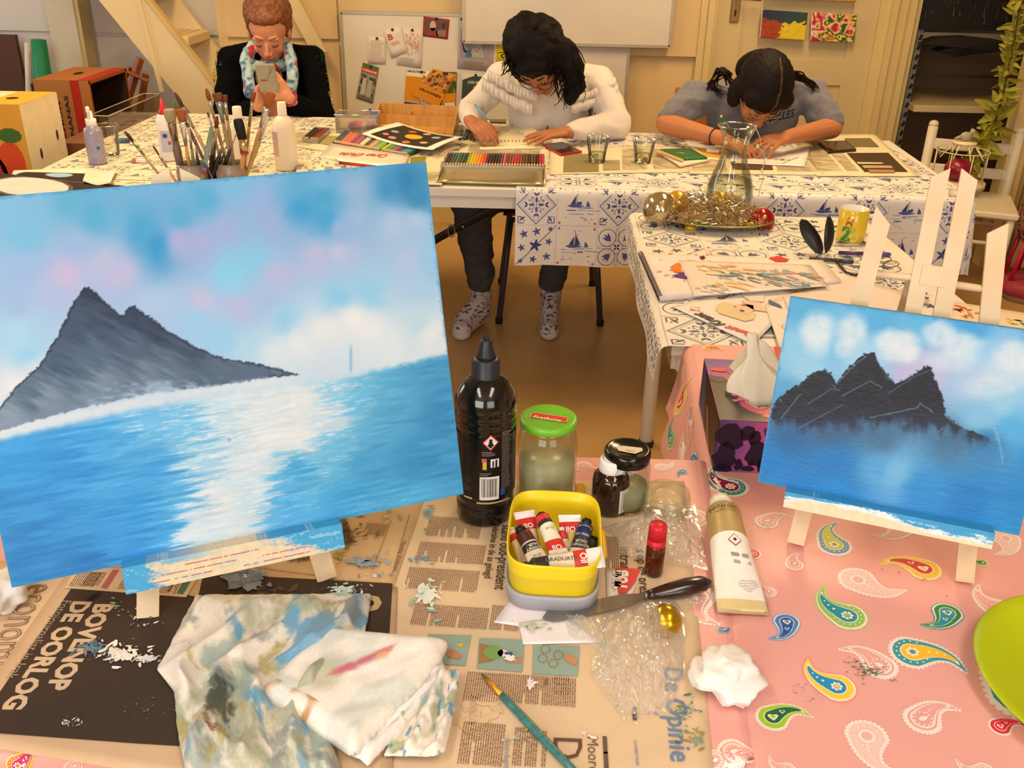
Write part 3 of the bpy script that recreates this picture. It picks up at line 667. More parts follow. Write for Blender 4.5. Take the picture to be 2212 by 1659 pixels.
    M=[(-60,960),(0,878),(40,830),(85,788),(118,735),(142,691),(158,655),(170,635),(182,622),(193,618),(215,640),(238,663),(266,683),(276,664),(290,660),(300,668),(330,690),(363,714),(431,754),(482,773),(567,788),(651,809),(567,819),(482,832),(340,848),(227,871),(113,897),(0,932),(-60,985)]
    jx=(fbm(x/7,y/7,3,21)-.5)*9; jy=(fbm(x/7,y/7,3,22)-.5)*9
    ins=inpoly(x+jx,y+jy,M); d=sdpoly(x+jx,y+jy,M); a=sm(np.where(ins,d,-d),-1.5,1.5)
    top=np.interp(x,[0,85,142,193,266,290,363,482,651],[878,788,691,618,683,660,714,773,807]); bot=np.interp(x,[0,113,227,340,482,567,651],[932,897,871,848,832,819,810])
    t=np.clip((y-top)/(bot-top+1),0,1); st=fbm((x+y*.6)/60,(y-x*.5)/9,4,31)
    mc=idw(x+(st-.5)*50,y+(st-.5)*50,[(193,635,'#1c2f4c'),(240,680,'#2b3f5f'),(200,690,'#33496a'),(165,680,'#3a5374'),(295,680,'#22365a'),(340,715,'#2a3c5c'),(400,745,'#3a5070'),(110,780,'#3f5a7b'),(200,760,'#506b8b'),(60,850,'#56718f'),(290,750,'#4d6787'),(350,790,'#5f7997'),(450,800,'#4f6987'),(560,805,'#56708e'),(220,830,'#7a94b0'),(100,860,'#7f99b6'),(20,900,'#8ba6c2'),(340,830,'#8198b3'),(240,720,'#405a7a')],3)
    mc=mc*.86+((st-.5)*.10)[...,None]; mc=mixc(mc,rgb('#101c32')+0*mc,sm(7-d,0,6)*(y<top+22)*.75)
    base=sm(t+(fbm(x/18,y/6,3,40)-.5)*.5,.78,1.1)*sm(x,100,300)*.7
    c=mixc(c,mc,a*(1-base))
    # little marks
    c=mixc(c,rgb('#8f7fb8')+0*c,np.exp(-((x-495)**2+(y-950)**2)/14)*.8); c=mixc(c,rgb('#5fa5d0')+0*c,np.exp(-((x-758)/3)**2)*sm(y,735,760)*sm(812-y,0,15)*.7)
    c=mixc(c,rgb('#2a7fb4')+0*c,np.exp(-((y-(912-(x-860)*.12))/3)**2)*sm(x,800,850)*.6)
    return c
def paintR(x,y,u,v):
    wx=(fbm(u*7,v*7,4,51)-.5)*24; wy=(fbm(u*7,v*7,4,52)-.5)*24; X,Yy=x+wx,y+wy
    c=idw(X,Yy,[(1740,660,'#4ea4d8'),(1900,690,'#4aa4dc'),(2100,715,'#3a98d8'),(2280,745,'#2f90d4'),(2000,705,'#55aadf'),(1800,730,'#6ab6e4'),(1720,760,'#86c4ea'),(1870,770,'#9ccdf0'),(1745,800,'#8fc8ea'),(2169,861,'#8ec6ea'),(1976,804,'#b4b4dc'),(2010,790,'#b0bce2'),(2100,820,'#a5c4ea'),(2150,800,'#b5d2f0'),(2250,850,'#a0cdf0'),(2188,919,'#4aa6e0'),(2280,920,'#3f9fdc'),(2120,760,'#8fc6ee'),(1700,860,'#4f9ccc'),(2120,900,'#7ab8e2'),
      (1899,948,'#3e6b92'),(1800,940,'#2f5f8c'),(1707,940,'#1f5f9c'),(2050,950,'#3a6f98'),(2130,958,'#2e78b0'),(1660,1000,'#1276c2'),(1900,1010,'#4f9dd8'),(1930,1020,'#6db2e0'),(2100,1080,'#1a78c0'),(1800,1000,'#1a74bc'),(1800,1060,'#1a80c8'),(2150,1130,'#1e86cc'),(2250,1000,'#1f80cc'),(2000,1060,'#2a88ce'),(1680,1040,'#1b7cc6'),(2200,1080,'#1c7cc4')],3.4)
    for (a,b,ra,rb,k) in ((1768,712,42,46,.95),(1768,745,34,34,.7),(1838,716,36,40,.85),(1826,750,26,24,.6),(1920,735,38,30,.95),(1955,745,38,34,.95),(1940,765,50,26,.8),(2030,722,44,30,.8),(2080,745,50,34,.8),(2060,775,70,30,.6),(2188,770,44,40,.85),(2240,790,60,50,.85),(2150,830,70,30,.5)):
        d=np.hypot((X-a)/ra,(Yy-b)/rb); c=mixc(c,rgb('#dcebf8')+0*c,sm(1.2-d,0,.75)*k*(.62+.5*fbm(x/14,y/14,3,60)))
    c=c+((fbm(u*10,v*90,3,61)-.5)*.06*sm(y,960,1010))[...,None]
    k=lambda a,b:(1360+a/2.596,380+b/2.596)
    M=[k(*p) for p in ((760,1560),(800,1300),(815,1270),(880,1210),(960,1160),(1030,1100),(1100,1080),(1130,1110),(1155,1165),(1240,1060),(1310,1000),(1370,985),(1390,1020),(1400,1050),(1440,1100),(1490,1165),(1560,1130),(1620,1090),(1660,1068),(1690,1065),(1710,1130),(1740,1200),(1760,1260),(1775,1340),(1860,1410),(2000,1460),(2040,1500),(1800,1640),(1200,1660),(760,1620))]
    jx=(fbm(x/5,y/5,3,71)-.5)*10; jy=(fbm(x/5,y/5,3,72)-.5)*10
    ins=inpoly(x+jx,y+jy,M); d=sdpoly(x+jx,y+jy,M); a=sm(np.where(ins,d,-d),-1.2,1.5)
    yb=np.interp(x,[1650,1750,1900,2040,2120],[905,925,915,925,950])+(fbm(x/16,y/30,3,73)-.5)*40
    fade=sm(yb-y,-18,14); st=fbm((x+y)/30,(y-x)/6,4,74)
    mc=rgb('#0f1322')+((st-.5)*.12)[...,None]*np.array([.9,1,1.3]); mc=mixc(mc,rgb('#2c4460')+0*mc,sm(y,850,930)*.5)
    mc=mixc(mc,rgb('#6f9fc0')+0*mc,sm(st,.66,.8)*sm(12-d,0,10)*.8)
    c=mixc(c,mc,a*fade)
    haze=a*(1-fade)*sm(yb+50-y,0,60)*.6; c=mixc(c,rgb('#35587c')+0*c,haze)
    for L_,cc in (([(1000,1280),(1130,1195),(1180,1200)],'#5f93a8'),([(1190,1235),(1350,1150),(1415,1190)],'#6fb0bc'),([(940,1420),(1200,1280)],'#5f8fa8'),([(850,1360),(960,1220)],'#7fa8bc'),([(1350,1355),(1610,1300),(1630,1275),(1700,1325)],'#7fc0cc'),([(1160,1170),(1260,1060),(1330,1010)],'#7aa4bc'),([(1450,1220),(1590,1130),(1680,1090)],'#5a84a0'),([(1700,1400),(1730,1440),(1760,1410)],'#7a8fb0')):
        c=mixc(c,rgb(cc)+0*c,sm(1.7-sdpoly(x+jx*.3,y+jy*.3,[k(*p) for p in L_],False),0,1.4)*.55)
    c=mixc(c,rgb('#c8dcee')+0*c,sm(5-sdpoly(x+jx,y+jy,[(2148,925),(2160,960),(2166,1000)],False),0,6)*.35)
    return c
def canvas(name,label,A,B,lean,r0,r1,paint,nu,nv,th=.019):
    A=Z(*A,.7435);B=Z(*B,.7435); e=(B-A).normalized(); bk=Vector((-e.y,e.x,0)); t=math.radians(lean); up=bk*math.sin(t)+Vector((0,0,math.cos(t))); n=e.cross(up)
    if n.y>0: n=-n
    O=A+n*.02                       # painted face plane
    M=Matrix.Translation(O)@Matrix((e,up,n)).transposed().to_4x4(); Mi=M.inverted()
    # rectangle: bottom-left r0 (a,b,tilt), size r1
    (a0,b0,tl),(w,h)=r0,r1; tl=math.radians(tl); ex=Vector((math.cos(tl),math.sin(tl),0)); ey=Vector((-math.sin(tl),math.cos(tl),0))
    C=Matrix.Translation((a0,b0,0))@Matrix((ex,ey,Vector((0,0,1)))).transposed().to_4x4()
    Mc=M@C
    us=np.linspace(0,w,nu+1); vs=np.linspace(0,h,nv+1); U,V=np.meshgrid(us,vs)
    m4=np.array(Mc); Pw=U[...,None]*m4[:3,0]+V[...,None]*m4[:3,1]+m4[:3,3]
    px,py=proj(Pw); col=np.clip(paint(px,py,U/w,V/h),0,1)
    ed=np.minimum(np.minimum(U,w-U),np.minimum(V,h-V)); col=mixc(col,rgb('#2f8fc4')+0*col,sm(.004-ed+(fbm(U*200,V*200,2,5)-.5)*.006,0,.004)*.6)
    lc=np.where(col<=.04045,col/12.92,((col+.055)/1.055)**2.4)
    bumpz=(fbm(U*160,V*900,3,6)-.5)*.0004
    lc=lc*(1-.30*lc.mean(-1,keepdims=True))
    co=np.stack([U,V,bumpz],-1).reshape(-1,3); rows=nu+1
    i,j=np.meshgrid(np.arange(nu),np.arange(nv)); q=(j*rows+i).ravel(); F=np.stack([q,q+1,q+rows+1,q+rows],-1)
    cc=np.concatenate([lc.reshape(-1,3),np.ones((rows*(nv+1),1))],1)
    # sides and back
    ring=[(k,0) for k in range(0,nu,6)]+[(nu,k) for k in range(0,nv,6)]+[(k,nv) for k in range(nu,0,-6)]+[(0,k) for k in range(nv,0,-6)]
    base=len(co); idx=[b*rows+a for a,b in ring]; nr=len(ring); sv=co[idx].copy(); sv[:,2]-=.0004
    bv=co[idx].copy(); bv[:,2]=-th; sc_=cc[idx]*[.92,.95,.97,1]; co=np.concatenate([co,sv,bv]); cc=np.concatenate([cc,sc_,sc_])
    me=bpy.data.meshes.new(name); faces=F.tolist()+[[base+k,base+nr+k,base+nr+(k+1)%nr,base+(k+1)%nr] for k in range(nr)]+[[base+nr+k for k in range(nr)][::-1]]
    me.from_pydata(co.tolist(),[],faces); at=me.color_attributes.new('Col','FLOAT_COLOR','POINT'); at.data.foreach_set('color',cc.astype(np.float32).ravel())
    me.polygons.foreach_set('use_smooth',np.concatenate([np.ones(len(F),bool),np.zeros(nr+1,bool)])); me.materials.append(mat('oil_paint_on_canvas',None,.45,bump=(700,.06),spec=.35)); me.update()
    o=bpy.data.objects.new(name,me); COL.objects.link(o); o.matrix_world=Mc; tag(o,label,'painting')
    return M,Mi,n
def onpl(M,px,py,off=0):
    """pixel -> local (a,b) on the easel plane at offset off along its normal"""
    n=M.col[2].to_3d(); O=M.translation+n*off; d=ray(px,py); s=(O-CO).dot(n)/d.dot(n); X=CO+d*s; q=M.inverted()@X; return q.x,q.y
def easel(label,M,slats,ledge,rods,spine,paintcol,seed):
    """slats: (bottom px, top px, width, cut) ; all on the frame plane behind the canvas"""
    off=-.032; t=thing('table_easel',label,'easel',M=M)
    def slat(p0,p1,wd,cut,nm,mt=M_PINE,cutdir=1):
        (a0,b0),(a1,b1)=p0,p1; d=Vector((a1-a0,b1-b0)).normalized(); nx=Vector((-d.y,d.x))
        P=[Vector((a0,b0))-nx*wd/2,Vector((a1,b1))-nx*wd/2,Vector((a1,b1))+nx*wd/2,Vector((a0,b0))+nx*wd/2]
        P[0]-=d*0; P[1]-=d*(cut if cutdir>0 else 0); P[2]-=d*(cut if cutdir<0 else 0)
        m=MB(); vs=[(p.x,p.y,z) for z in (off-.005,off+.005) for p in P]; m.add(vs,[[3,2,1,0],[4,5,6,7],[0,1,5,4],[1,2,6,5],[2,3,7,6],[3,0,4,7]]); return m.build(nm,mt,t)
    for p0,p1,wd,cut,cd in slats: slat(p0,p1,wd,cut,'leg' if cut<.02 and p0[1]<.02 else 'upright',cutdir=cd)
    (a0,b0),(a1,b1),hh=ledge; d=Vector((a1-a0,b1-b0)); L=d.length; an=math.atan2(d.y,d.x)
    rg=random.Random(seed); m=MB(); ml=Matrix.Translation((a0,b0,0))@Matrix.Rotation(an,4,'Z')
    z1=.026; nn=150
    def pc(u,v):
        k=noise.noise(Vector((u*9+seed,v*5,0)))+.5*noise.noise(Vector((u*60+seed,v*26,1)))
        return paintcol(u,v,k)
    m.grid(lambda u,v:ml@Vector((u*L,-v*hh+ (0),z1)),nn,22,pc,False)
    m.grid(lambda u,v:ml@Vector((u*L,-hh,z1-v*(z1-off+.005-.01))),nn,2,'#dcc6a4',False)
    m.grid(lambda u,v:ml@Vector((u*L,0,off+.006+v*(z1-off-.006))),nn,3,lambda u,v:pc(u,0),False)
    for s in (0,1): m.poly([ml@Vector((s*L,-hh,off+.006)),ml@Vector((s*L,-hh,z1)),ml@Vector((s*L,0,z1)),ml@Vector((s*L,0,off+.006))],pc(s,.5))
    m.poly([ml@Vector((0,-hh,off+.006)),ml@Vector((L,-hh,off+.006)),ml@Vector((L,0,off+.006)),ml@Vector((0,0,off+.006))],'#dcc6a4')
    m.build('canvas_ledge',mat('paint_smeared_pine',None,.6,noise_=(120,.12),bump=(160,.15)),t)
    for a,b in rods: MB().rod((a[0],a[1],off),(b[0],b[1],off),.0045,n=10).build('dowel',M_PINE,t)
    # rear prop leg
    a,b=spine; w=M@Vector((a,b,off-.01)); M3=M.inverted(); foot=M3@Vector((w.x+M.col[2].x*-.30,w.y+M.col[2].y*-.30,.7435+.012))
    MB().tube([(a,b,off-.012),foot],.009,4,flat=.8,smooth=False).build('rear_leg',M_PINE,t)
    return t
M1,_,_=canvas('seascape_painting','large blue seascape canvas with a lone grey mountain island on the left easel',(322,1350),(702,1268),16.5,(-.1245,.081,.9),(.504,.402),paintL,440,350)
M2,_,_=canvas('seascape_painting','small blue canvas with jagged dark mountains on the right easel',(1712,1187),(2085,1272),15,(-.057,.0855,.1),(.304,.24),paintR,330,260)
def q1(x,y): return onpl(M1,x,y,-.032)
def q2(x,y): return onpl(M2,x,y,-.032)
def foot(q,M): return q
def sst(x,a,b): t=max(0,min(1,(x-a)/(b-a))); return t*t*(3-2*t)
def cm_(a,b,t): a,b=hx(a),hx(b); return tuple(a[i]*(1-t)+b[i]*t for i in range(3))
def pcL(u,v,k):
    f=max(sst(.13+.06*k-u,-.02,.03),sst(u-.80+.28*(1-v)+.08*k-.1,-.03,.05),.75*sst(.22+.25*k-v,-.1,.12)*sst(abs(u-.5),.05,.3))
    c=(.78,.67,.47) if False else '#dcc9a6'
    l=abs(((v-.1*u)*4.2+.25)%1-.5)
    if v>.3 and l<.07 and noise.noise(Vector((u*70,v*3,4)))>-.25: c='#b0707a'
    elif k>.25: c='#c4c6b8'
    return cm_(c,'#3f9fd2' if k>-.3 else '#7fbcdc',f)
def pcR(u,v,k):
    e=.12+.3*k+.42*sst(u,.4,.7)+.3*sst(.12-u,0,.08)
    return cm_(cm_('#ead4b2','#d6e6ea',sst(e+.22-v,-.03,.06)),'#3a9ad2',sst(e-v,-.04,.08))
def ledgepx(M,p,q,hh):
    a=onpl(M,*p,.026); b=onpl(M,*q,.026); return (a,b,hh)
f1a,f1b=q1(322,1347),q1(708,1266)
f1a=(f1a[0],.006); f1b=(f1b[0],.006)
tops=[q1(343,362),q1(408,362)]
sl=[(f1a,(f1a[0]+.055,.36),.024,.0,1),(f1b,(f1b[0]-.055,.36),.024,.0,1)]
for (a,b),cd in zip(tops,(-1,1)): sl.append(((a+.0,.11),(a,b),.020,.012,cd))
lg=ledgepx(M1,(262,1228),(738,1131),.030)
easel('pine table easel holding the large seascape, ledge smeared blue',M1,sl,lg,[((f1a[0]+.05,.33),(tops[0][0],.33)),((tops[1][0],.33),(f1b[0]-.05,.33))],((tops[0][0]+tops[1][0])/2,.36),pcL,3)
f2a,f2b=q2(1716,1186),q2(2080,1268); f2a=(f2a[0],.006); f2b=(f2b[0],.006)
# straight outer legs run from foot to cut top
def ext(p,q): k=(.11-p[1])/(q[1]-p[1]); return (p[0]+(q[0]-p[0])*k,.11)
tl,tr=q2(1912,448),q2(2156,482); il,ir=q2(2034,362),q2(2096,366)
sl=[(f2a,tl,.021,.019,1),(f2b,tr,.021,.012,-1),(ext(il,q2(1973,668)),il,.019,.012,-1),(ext(ir,q2(2035,672)),ir,.019,.012,1)]
lg=ledgepx(M2,(1697,1062),(2150,1152),.020)
easel('pale pine table easel holding the small mountain canvas, four slats standing above it',M2,sl,lg,[(q2(1885,592),q2(1995,602)),(q2(2060,615),q2(2135,626)),(q2(2050,417),q2(2085,418))],((il[0]+ir[0])/2-.02,.36),pcR,5)
bl=q2(2018,596); MB().box((bl[0],bl[1],-.032),(.030,.024,.012)).build('hinge_block',M_PINE,bpy.data.objects['table_easel.001'])
# ---------------------------------------------------------------- flat papers
def textpx(sh,s,p0,p1,col,z=.7435,bold=0,shear=0,ratio=1,layer=2,wid=None):
    a,b=Z(*p0,z),Z(*p1,z); P=text2(s,1,bold,shear); W=max(x for q in P for x,_ in q) or 1; L=(b-a).length; k=L/W
    sh.put(tf(P,a.x,a.y,math.atan2(b.y-a.y,b.x-a.x),k,k*ratio),col,layer)
def wsheet(mb,z): return Sheet(mb,lambda x,y,h:Vector((x,y,z+h)),.00035)
def pxpoly(pts,z): return [(lambda q:(q.x,q.y))(Z(x,y,z)) for x,y in pts]
def paper(mb,pts,z,col,n=10,wave=.0006,th=.0005,seed=0):
    """quad sheet from four pixel corners (tl,tr,br,bl)"""
    A,B,C,D=[Z(x,y,z) for x,y in pts]
    def f(u,v):
        p=(A*(1-u)+B*u)*(1-v)+(D*(1-u)+C*u)*v; p.z+=wave*(noise.noise(Vector((p.x*14,p.y*14,seed)))+.4); return p
    mb.grid(f,n,n,col,thick=-th)
    return f
def splat(sh,px,py,rx,ry,cols,n,seed,z,layer=6,big=1.0,flat=.45):
    rg=random.Random(seed)
    if n>=40:
        for j in range(3):
            ph=[rg.random()*6 for _ in range(4)]; cx_,cy_=px+rg.gauss(0,rx*.25),py+rg.gauss(0,ry*.25); kk=rg.uniform(.25,.5)
            P=[Z(cx_+rx*kk*(1+.3*math.sin(3*a+ph[0])+.25*math.sin(7*a+ph[1])+.2*math.sin(13*a+ph[2]))*math.cos(a),cy_+ry*kk*(1+.3*math.sin(2*a+ph[3])+.3*math.sin(9*a+ph[0]))*math.sin(a),z) for a in [2*PI*i/40 for i in range(40)]]
            sh.put([[(q.x,q.y) for q in P]],rg.choice(cols[:2]),layer-.3+.05*j)
    for i in range(n):
        x=px+rg.gauss(0,rx*.45); y=py+rg.gauss(0,ry*.45); q=Z(x,y,z); r=rg.uniform(.25,1)**2.4*.006*big; a0=rg.random()*PI
        pts=[]
        for k in range(9):
            a=2*PI*k/9; rr=r*rg.uniform(.45,1.2); X,Y_=math.cos(a)*rr,math.sin(a)*rr*flat; pts.append((q.x+X*math.cos(a0)-Y_*math.sin(a0),q.y+X*math.sin(a0)+Y_*math.cos(a0)))
        sh.put([pts],rg.choice(cols),layer+i*.02)
def cols_text(sh,O,d,r,s0,s1,t0,t1,lh,rg,col,layer=2):
    """text lines running along d (reading direction), stacked against r, in the frame (O,r,d)"""
    s=s1-lh
    while s>s0:
        t=t0; end=t1*(1) if rg.random()>.12 else t0+(t1-t0)*rg.uniform(.3,.9)
        while t<end:
            w=lh*rg.uniform(.9,3.2); e=min(t+w,end); pts=[]
            for a,b in ((s,t),(s+lh*.42,t),(s+lh*.42,e),(s,e)): pts.append((O[0]+r[0]*a+d[0]*b,O[1]+r[1]*a+d[1]*b))
            sh.put([pts],col,layer); t=e+lh*.4
        s-=lh
def blk(sh,F,p0,p1,lh,rg,col,z):
    O,d,r=F
    def loc(p): q=Z(*p,z); dx,dy=q.x-O[0],q.y-O[1]; return dx*r[0]+dy*r[1],dx*d[0]+dy*d[1]
    a,b=loc(p0),loc(p1); cols_text(sh,O,d,r,min(a[0],b[0]),max(a[0],b[0]),min(a[1],b[1]),max(a[1],b[1]),lh,rg,col)
def frm(p0,p1,z):
    a,b=Z(*p0,z),Z(*p1,z); d=(b-a).normalized(); return ((a.x,a.y),(d.x,d.y),(-d.y,d.x))
NEWS='#dcc09c'; INK='#8a6850'
rg=random.Random(11)
# main newspaper
z=.7432; m=MB(); paper(m,[(905,1035),(1478,1040),(1545,1700),(715,1700)],z,NEWS,24,.0004,.0003,1); sh=wsheet(m,z+.0007)
F=frm((918,1090),(835,1373),z)
for p0,p1 in (((928,1116),(1036,1166)),((905,1171),(1044,1222)),((885,1226),(1030,1282)),((897,1305),(1052,1362)),((1062,1308),(1120,1366)),((846,1376),(905,1396)),((1010,1452),(1075,1520)),((1080,1456),(1245,1530)),((1000,1560),(1085,1659)),((1110,1572),(1160,1659)),((1170,1580),(1180,1659)),((905,1420),(925,1440)),((1308,1160),(1340,1240)),((1240,1045),(1260,1085)),((1410,1170),(1440,1200))): blk(sh,F,p0,p1,.0024,rg,INK,z)
for p in ([(925,1371),(1018,1374),(1005,1440),(912,1434)],[(1036,1380),(1132,1384),(1128,1454),(1030,1446)],[(1152,1393),(1252,1397),(1248,1463),(1150,1458)]): sh.put([pxpoly(p,z)],'#93a697',2)
def pp(pts,col,l=3): sh.put([pxpoly(pts,z)],col,l)
def pl(pts,w,col,l=3): sh.put(line2(pxpoly(pts,z),w),col,l)
pp([(1036,1392),(1068,1400),(1066,1430),(1034,1436)],'#a07a4c'); sh.put([disc(*pxpoly([(1066,1412)],z)[0],.011,12)],'#7fa05a',4); sh.put([disc(*pxpoly([(1086,1414)],z)[0],.006,9)],'#e0d8cc',4); pp([(1090,1420),(1128,1424),(1126,1436),(1092,1434)],'#b98a6c'); pp([(1090,1412),(1106,1412),(1108,1424),(1092,1424)],'#4d5c7c',5)
for c0 in ((1178,1405),(1206,1418),(1172,1425),(1195,1436)): pl([(c0[0]+10*math.cos(a),c0[1]+9*math.sin(a)) for a in [i*.7 for i in range(10)]],.0009,'#a48a5c',4)
pp([(1218,1418),(1232,1416),(1248,1430),(1244,1440),(1230,1436),(1220,1428)],'#c58a64',4); pp([(960,1405),(985,1408),(1000,1420),(990,1428),(968,1422)],'#b98060',4); pp([(985,1395),(1003,1392),(996,1402)],'#d9b23c',4)
textpx(sh,'Oekraïne in de as gelegd',(1066,1130),(1046,1250),'#5b4636',z,ratio=1.1,bold=.01); textpx(sh,'stand oud-president',(1085,1135),(1068,1275),'#5b4636',z,ratio=1.2,bold=.01)
textpx(sh,'ustrant  Rusl',(1338,1182),(1344,1290),'#5b4636',z,bold=.01); textpx(sh,'s op de pres v',(1374,1188),(1384,1300),'#5b4636',z,bold=.01)
textpx(sh,'Moord in',(1268,1592),(1273,1700),'#7a6048',z); textpx(sh,'D',(1196,1590),(1196,1640),'#6a5240',z); textpx(sh,'De Opinie  D',(1432,1440),(1455,1720),'#6f87ae',z,bold=.01); textpx(sh,'COMMENTAAR',(1368,1600),(1374,1655),'#6f8fb8',z); textpx(sh,'maandagmorgen',(1092,1596),(1085,1700),'#8792a8',z)
pl([(1306,1595),(1312,1700)],.004,'#6a5648'); pl([(1370,1532),(1371,1556)],.004,'#6a5648'); pl([(1180,1470),(1178,1480)],.003,INK)
textpx(sh,'89',(1195,1460),(1190,1500),'#c8ac8a',z); textpx(sh,'Zondag',(1018,1500),(1012,1570),'#cbb08e',z)
sh.put([pxpoly([(1246,1048),(1262,1048),(1262,1068),(1246,1068)],z)],'#e0a93c',3)
splat(sh,925,1290,38,42,['#dfe4d4','#c9dcd2','#e6e8d8','#8fb8b4'],46,1,z,big=1.3); splat(sh,925,1120,16,26,['#7fa9a8','#6a9fae'],20,2,z,big=1.3); splat(sh,905,1210,26,22,['#6aa0c0','#7fb0cc','#5a8fb4'],22,3,z)
splat(sh,1148,1473,9,14,['#efe2e4','#f3e8e6','#e8d2d6'],12,4,z,big=1.6); splat(sh,1100,1425,10,9,['#f1ece8'],8,5,z,big=1.2); splat(sh,1480,1530,34,34,['#4f8a72','#3f7a5c','#6a8f5a','#8fb09c'],39,6,z,big=.8);splat(sh,1470,1560,30,40,['#4f8a72','#6a8f5a'],30,66,z,big=.5); splat(sh,1495,1600,36,30,['#3f7a64','#9a8a4a','#7fa08c','#5a9a9a'],39,7,z,big=.8)
splat(sh,1380,1545,60,20,['#8a86c0','#a79cc8','#7a8ab8','#e9e2da'],26,8,z,big=.6); splat(sh,1110,1600,60,30,['#dfe8dc','#8fb4c0','#e3c89a','#d0a050'],34,9,z,big=.7); splat(sh,1265,1590,14,10,['#f0e6dc'],8,10,z,big=1.2); splat(sh,1040,1555,70,50,['#d2b48a','#d8bc94'],26,12,z,layer=1,big=3); splat(sh,900,1625,60,12,['#c58f3c','#d09a4a'],14,13,z,big=.7); splat(sh,1110,1265,14,12,['#4a4a6a','#6a6a8a'],6,14,z,big=.4)
tag(m.build('newspaper',PAPER),'beige newspaper spread with three small comic pictures under the yellow paint box','newspaper')
# upper left newspaper with the dark paint smear
z=.7441; m=MB(); paper(m,[(420,1060),(930,1040),(850,1268),(380,1208)],z,'#d2b083',16,.0005,.0003,2); sh=wsheet(m,z+.0008); F=frm((918,1100),(865,1240),z)
for p0,p1 in (((560,1190),(690,1215)),((700,1140),(760,1165)),((480,1200),(560,1222)),((790,1130),(830,1160))): blk(sh,F,p0,p1,.0027,rg,'#8a6a48',z)
for a,b in (((845,1125),(805,1232)),((885,1112),(848,1240))): sh.put(line2(pxpoly([a,b],z),.0007),'#8a6a48',2)
textpx(sh,'NRC',(812,1150),(808,1166),'#7a5a40',z); textpx(sh,'Maandag 18 februari',(870,1170),(850,1235),'#7a5a40',z)
splat(sh,735,1150,48,38,['#5a4a2c','#6f5a34','#4a4028','#7a6a3c'],90,21,z,big=1.3); splat(sh,640,1200,60,18,['#6a5530','#7a6338','#5a4a2e'],60,22,z,big=.9); splat(sh,730,1205,10,12,['#a08a30','#b09a3c'],14,23,z,big=1.3); splat(sh,800,1215,60,16,['#9aa7b4','#8fa6bc','#7f9cb8'],50,24,z,big=.9); splat(sh,850,1115,30,14,['#8fa8a4','#d8c9a0'],14,25,z); splat(sh,800,1246,60,5,['#c9dce4','#6a8fb4'],24,26,z,big=.8)
tag(m.build('newspaper',PAPER),'browner newspaper half beneath the big seascape with a dark green paint smear','newspaper')
# dark brown front page
z=.7450; m=MB(); paper(m,[(186,1180),(858,1268),(845,1760),(-110,1600)],z,'#cfae8a',22,.0006,.0003,3); sh=wsheet(m,z+.0009)
sh.put([pxpoly([(162,1262),(170,1252),(300,1262),(428,1292),(440,1240),(848,1262),(838,1420),(700,1630),(430,1616),(300,1608),(0,1586),(-100,1580),(-30,1540)],z)],'#43352c',1)
sh.put([pxpoly([(168,1222),(430,1246),(402,1292),(140,1272)],z)],'#dcc0a0',1.4)
sh.put([pxpoly([(245,1232),(258,1234),(232,1274),(218,1272)],z)],'#b96a6c',2); sh.put([pxpoly([(402,1246),(418,1248),(396,1286),(382,1284)],z)],'#55806a',2)
F=frm((258,1234),(232,1274),z)
for p0,p1 in (((170,1236),(195,1270)),((196,1238),(214,1268)),((265,1250),(300,1276)),((330,1250),(380,1284))): blk(sh,F,p0,p1,.0026,rg,'#7a5a48',z)
textpx(sh,'AFSCHEID VAN',(217,1238),(196,1270),'#6a4638',z,bold=.02); textpx(sh,'NATIONALE',(380,1248),(362,1280),'#6a4638',z,bold=.02)
TC_='#cdb292'
textpx(sh,'BOVENOP',(209,1306),(98,1494),TC_,z,bold=.045,ratio=1.0,layer=2); textpx(sh,'DE OORLOG',(162,1300),(4,1535),TC_,z,bold=.045,layer=2); textpx(sh,'Fotojournalist in Irak',(138,1298),(12,1468),'#a8937c',z,layer=2,ratio=1.05)
textpx(sh,'O',(778,1290),(775,1325),'#b9a078',z,bold=.08,layer=2)
W_='#efe6dc'
splat(sh,262,1415,44,28,[W_,'#e6dcd0','#f3ebe2'],80,31,z,big=1.25,flat=.35); splat(sh,320,1425,40,12,[W_,'#cfe0e4'],50,32,z,big=.8,flat=.3); splat(sh,215,1410,52,22,['#5f7686','#708898','#54697a'],60,33,z,layer=5,big=1.1,flat=.35); splat(sh,158,1562,24,10,['#d8d0c4','#c4c0b8'],30,34,z,big=.8,flat=.35)
splat(sh,300,1340,60,30,['#8a8a6a','#6a6a4c','#7f8f9a','#dfe4dc'],38,35,z,big=.7); splat(sh,530,1255,44,24,['#7f8790','#8a929a','#747c86'],110,36,z,big=2,flat=.7); splat(sh,530,1252,10,6,['#e9ecee'],10,37,z,layer=9,big=.8); splat(sh,745,1278,50,14,['#bcd4cc','#a8c8c4','#dfeae4'],50,38,z,big=.7); splat(sh,250,1310,14,12,['#8fae8a'],10,39,z,big=.8)
splat(sh,300,1530,90,40,['#55565c','#6a6c74','#4a5a6a'],36,40,z,big=.5); splat(sh,560,1280,60,16,['#4a3a2c','#5a4a38'],30,41,z,layer=3,big=2)
sh.put([leaf2(*pxpoly([(185,1305)],z)[0],*pxpoly([(222,1282)],z)[0],.006)],'#1d1a1c',8)
tag(m.build('newspaper',PAPER),'dark brown newspaper page headed with big cream letters about war','newspaper')
# leftmost paper with thin outline letters
z=.7438; m=MB(); paper(m,[(-200,1200),(190,1225),(-20,1545),(-420,1480)],z,'#dcbc98',12,.0005,.0003,4); sh=wsheet(m,z+.0008)
textpx(sh,'economie',(62,1262),(-60,1470),'#8a6a50',z,layer=2,ratio=1.35)
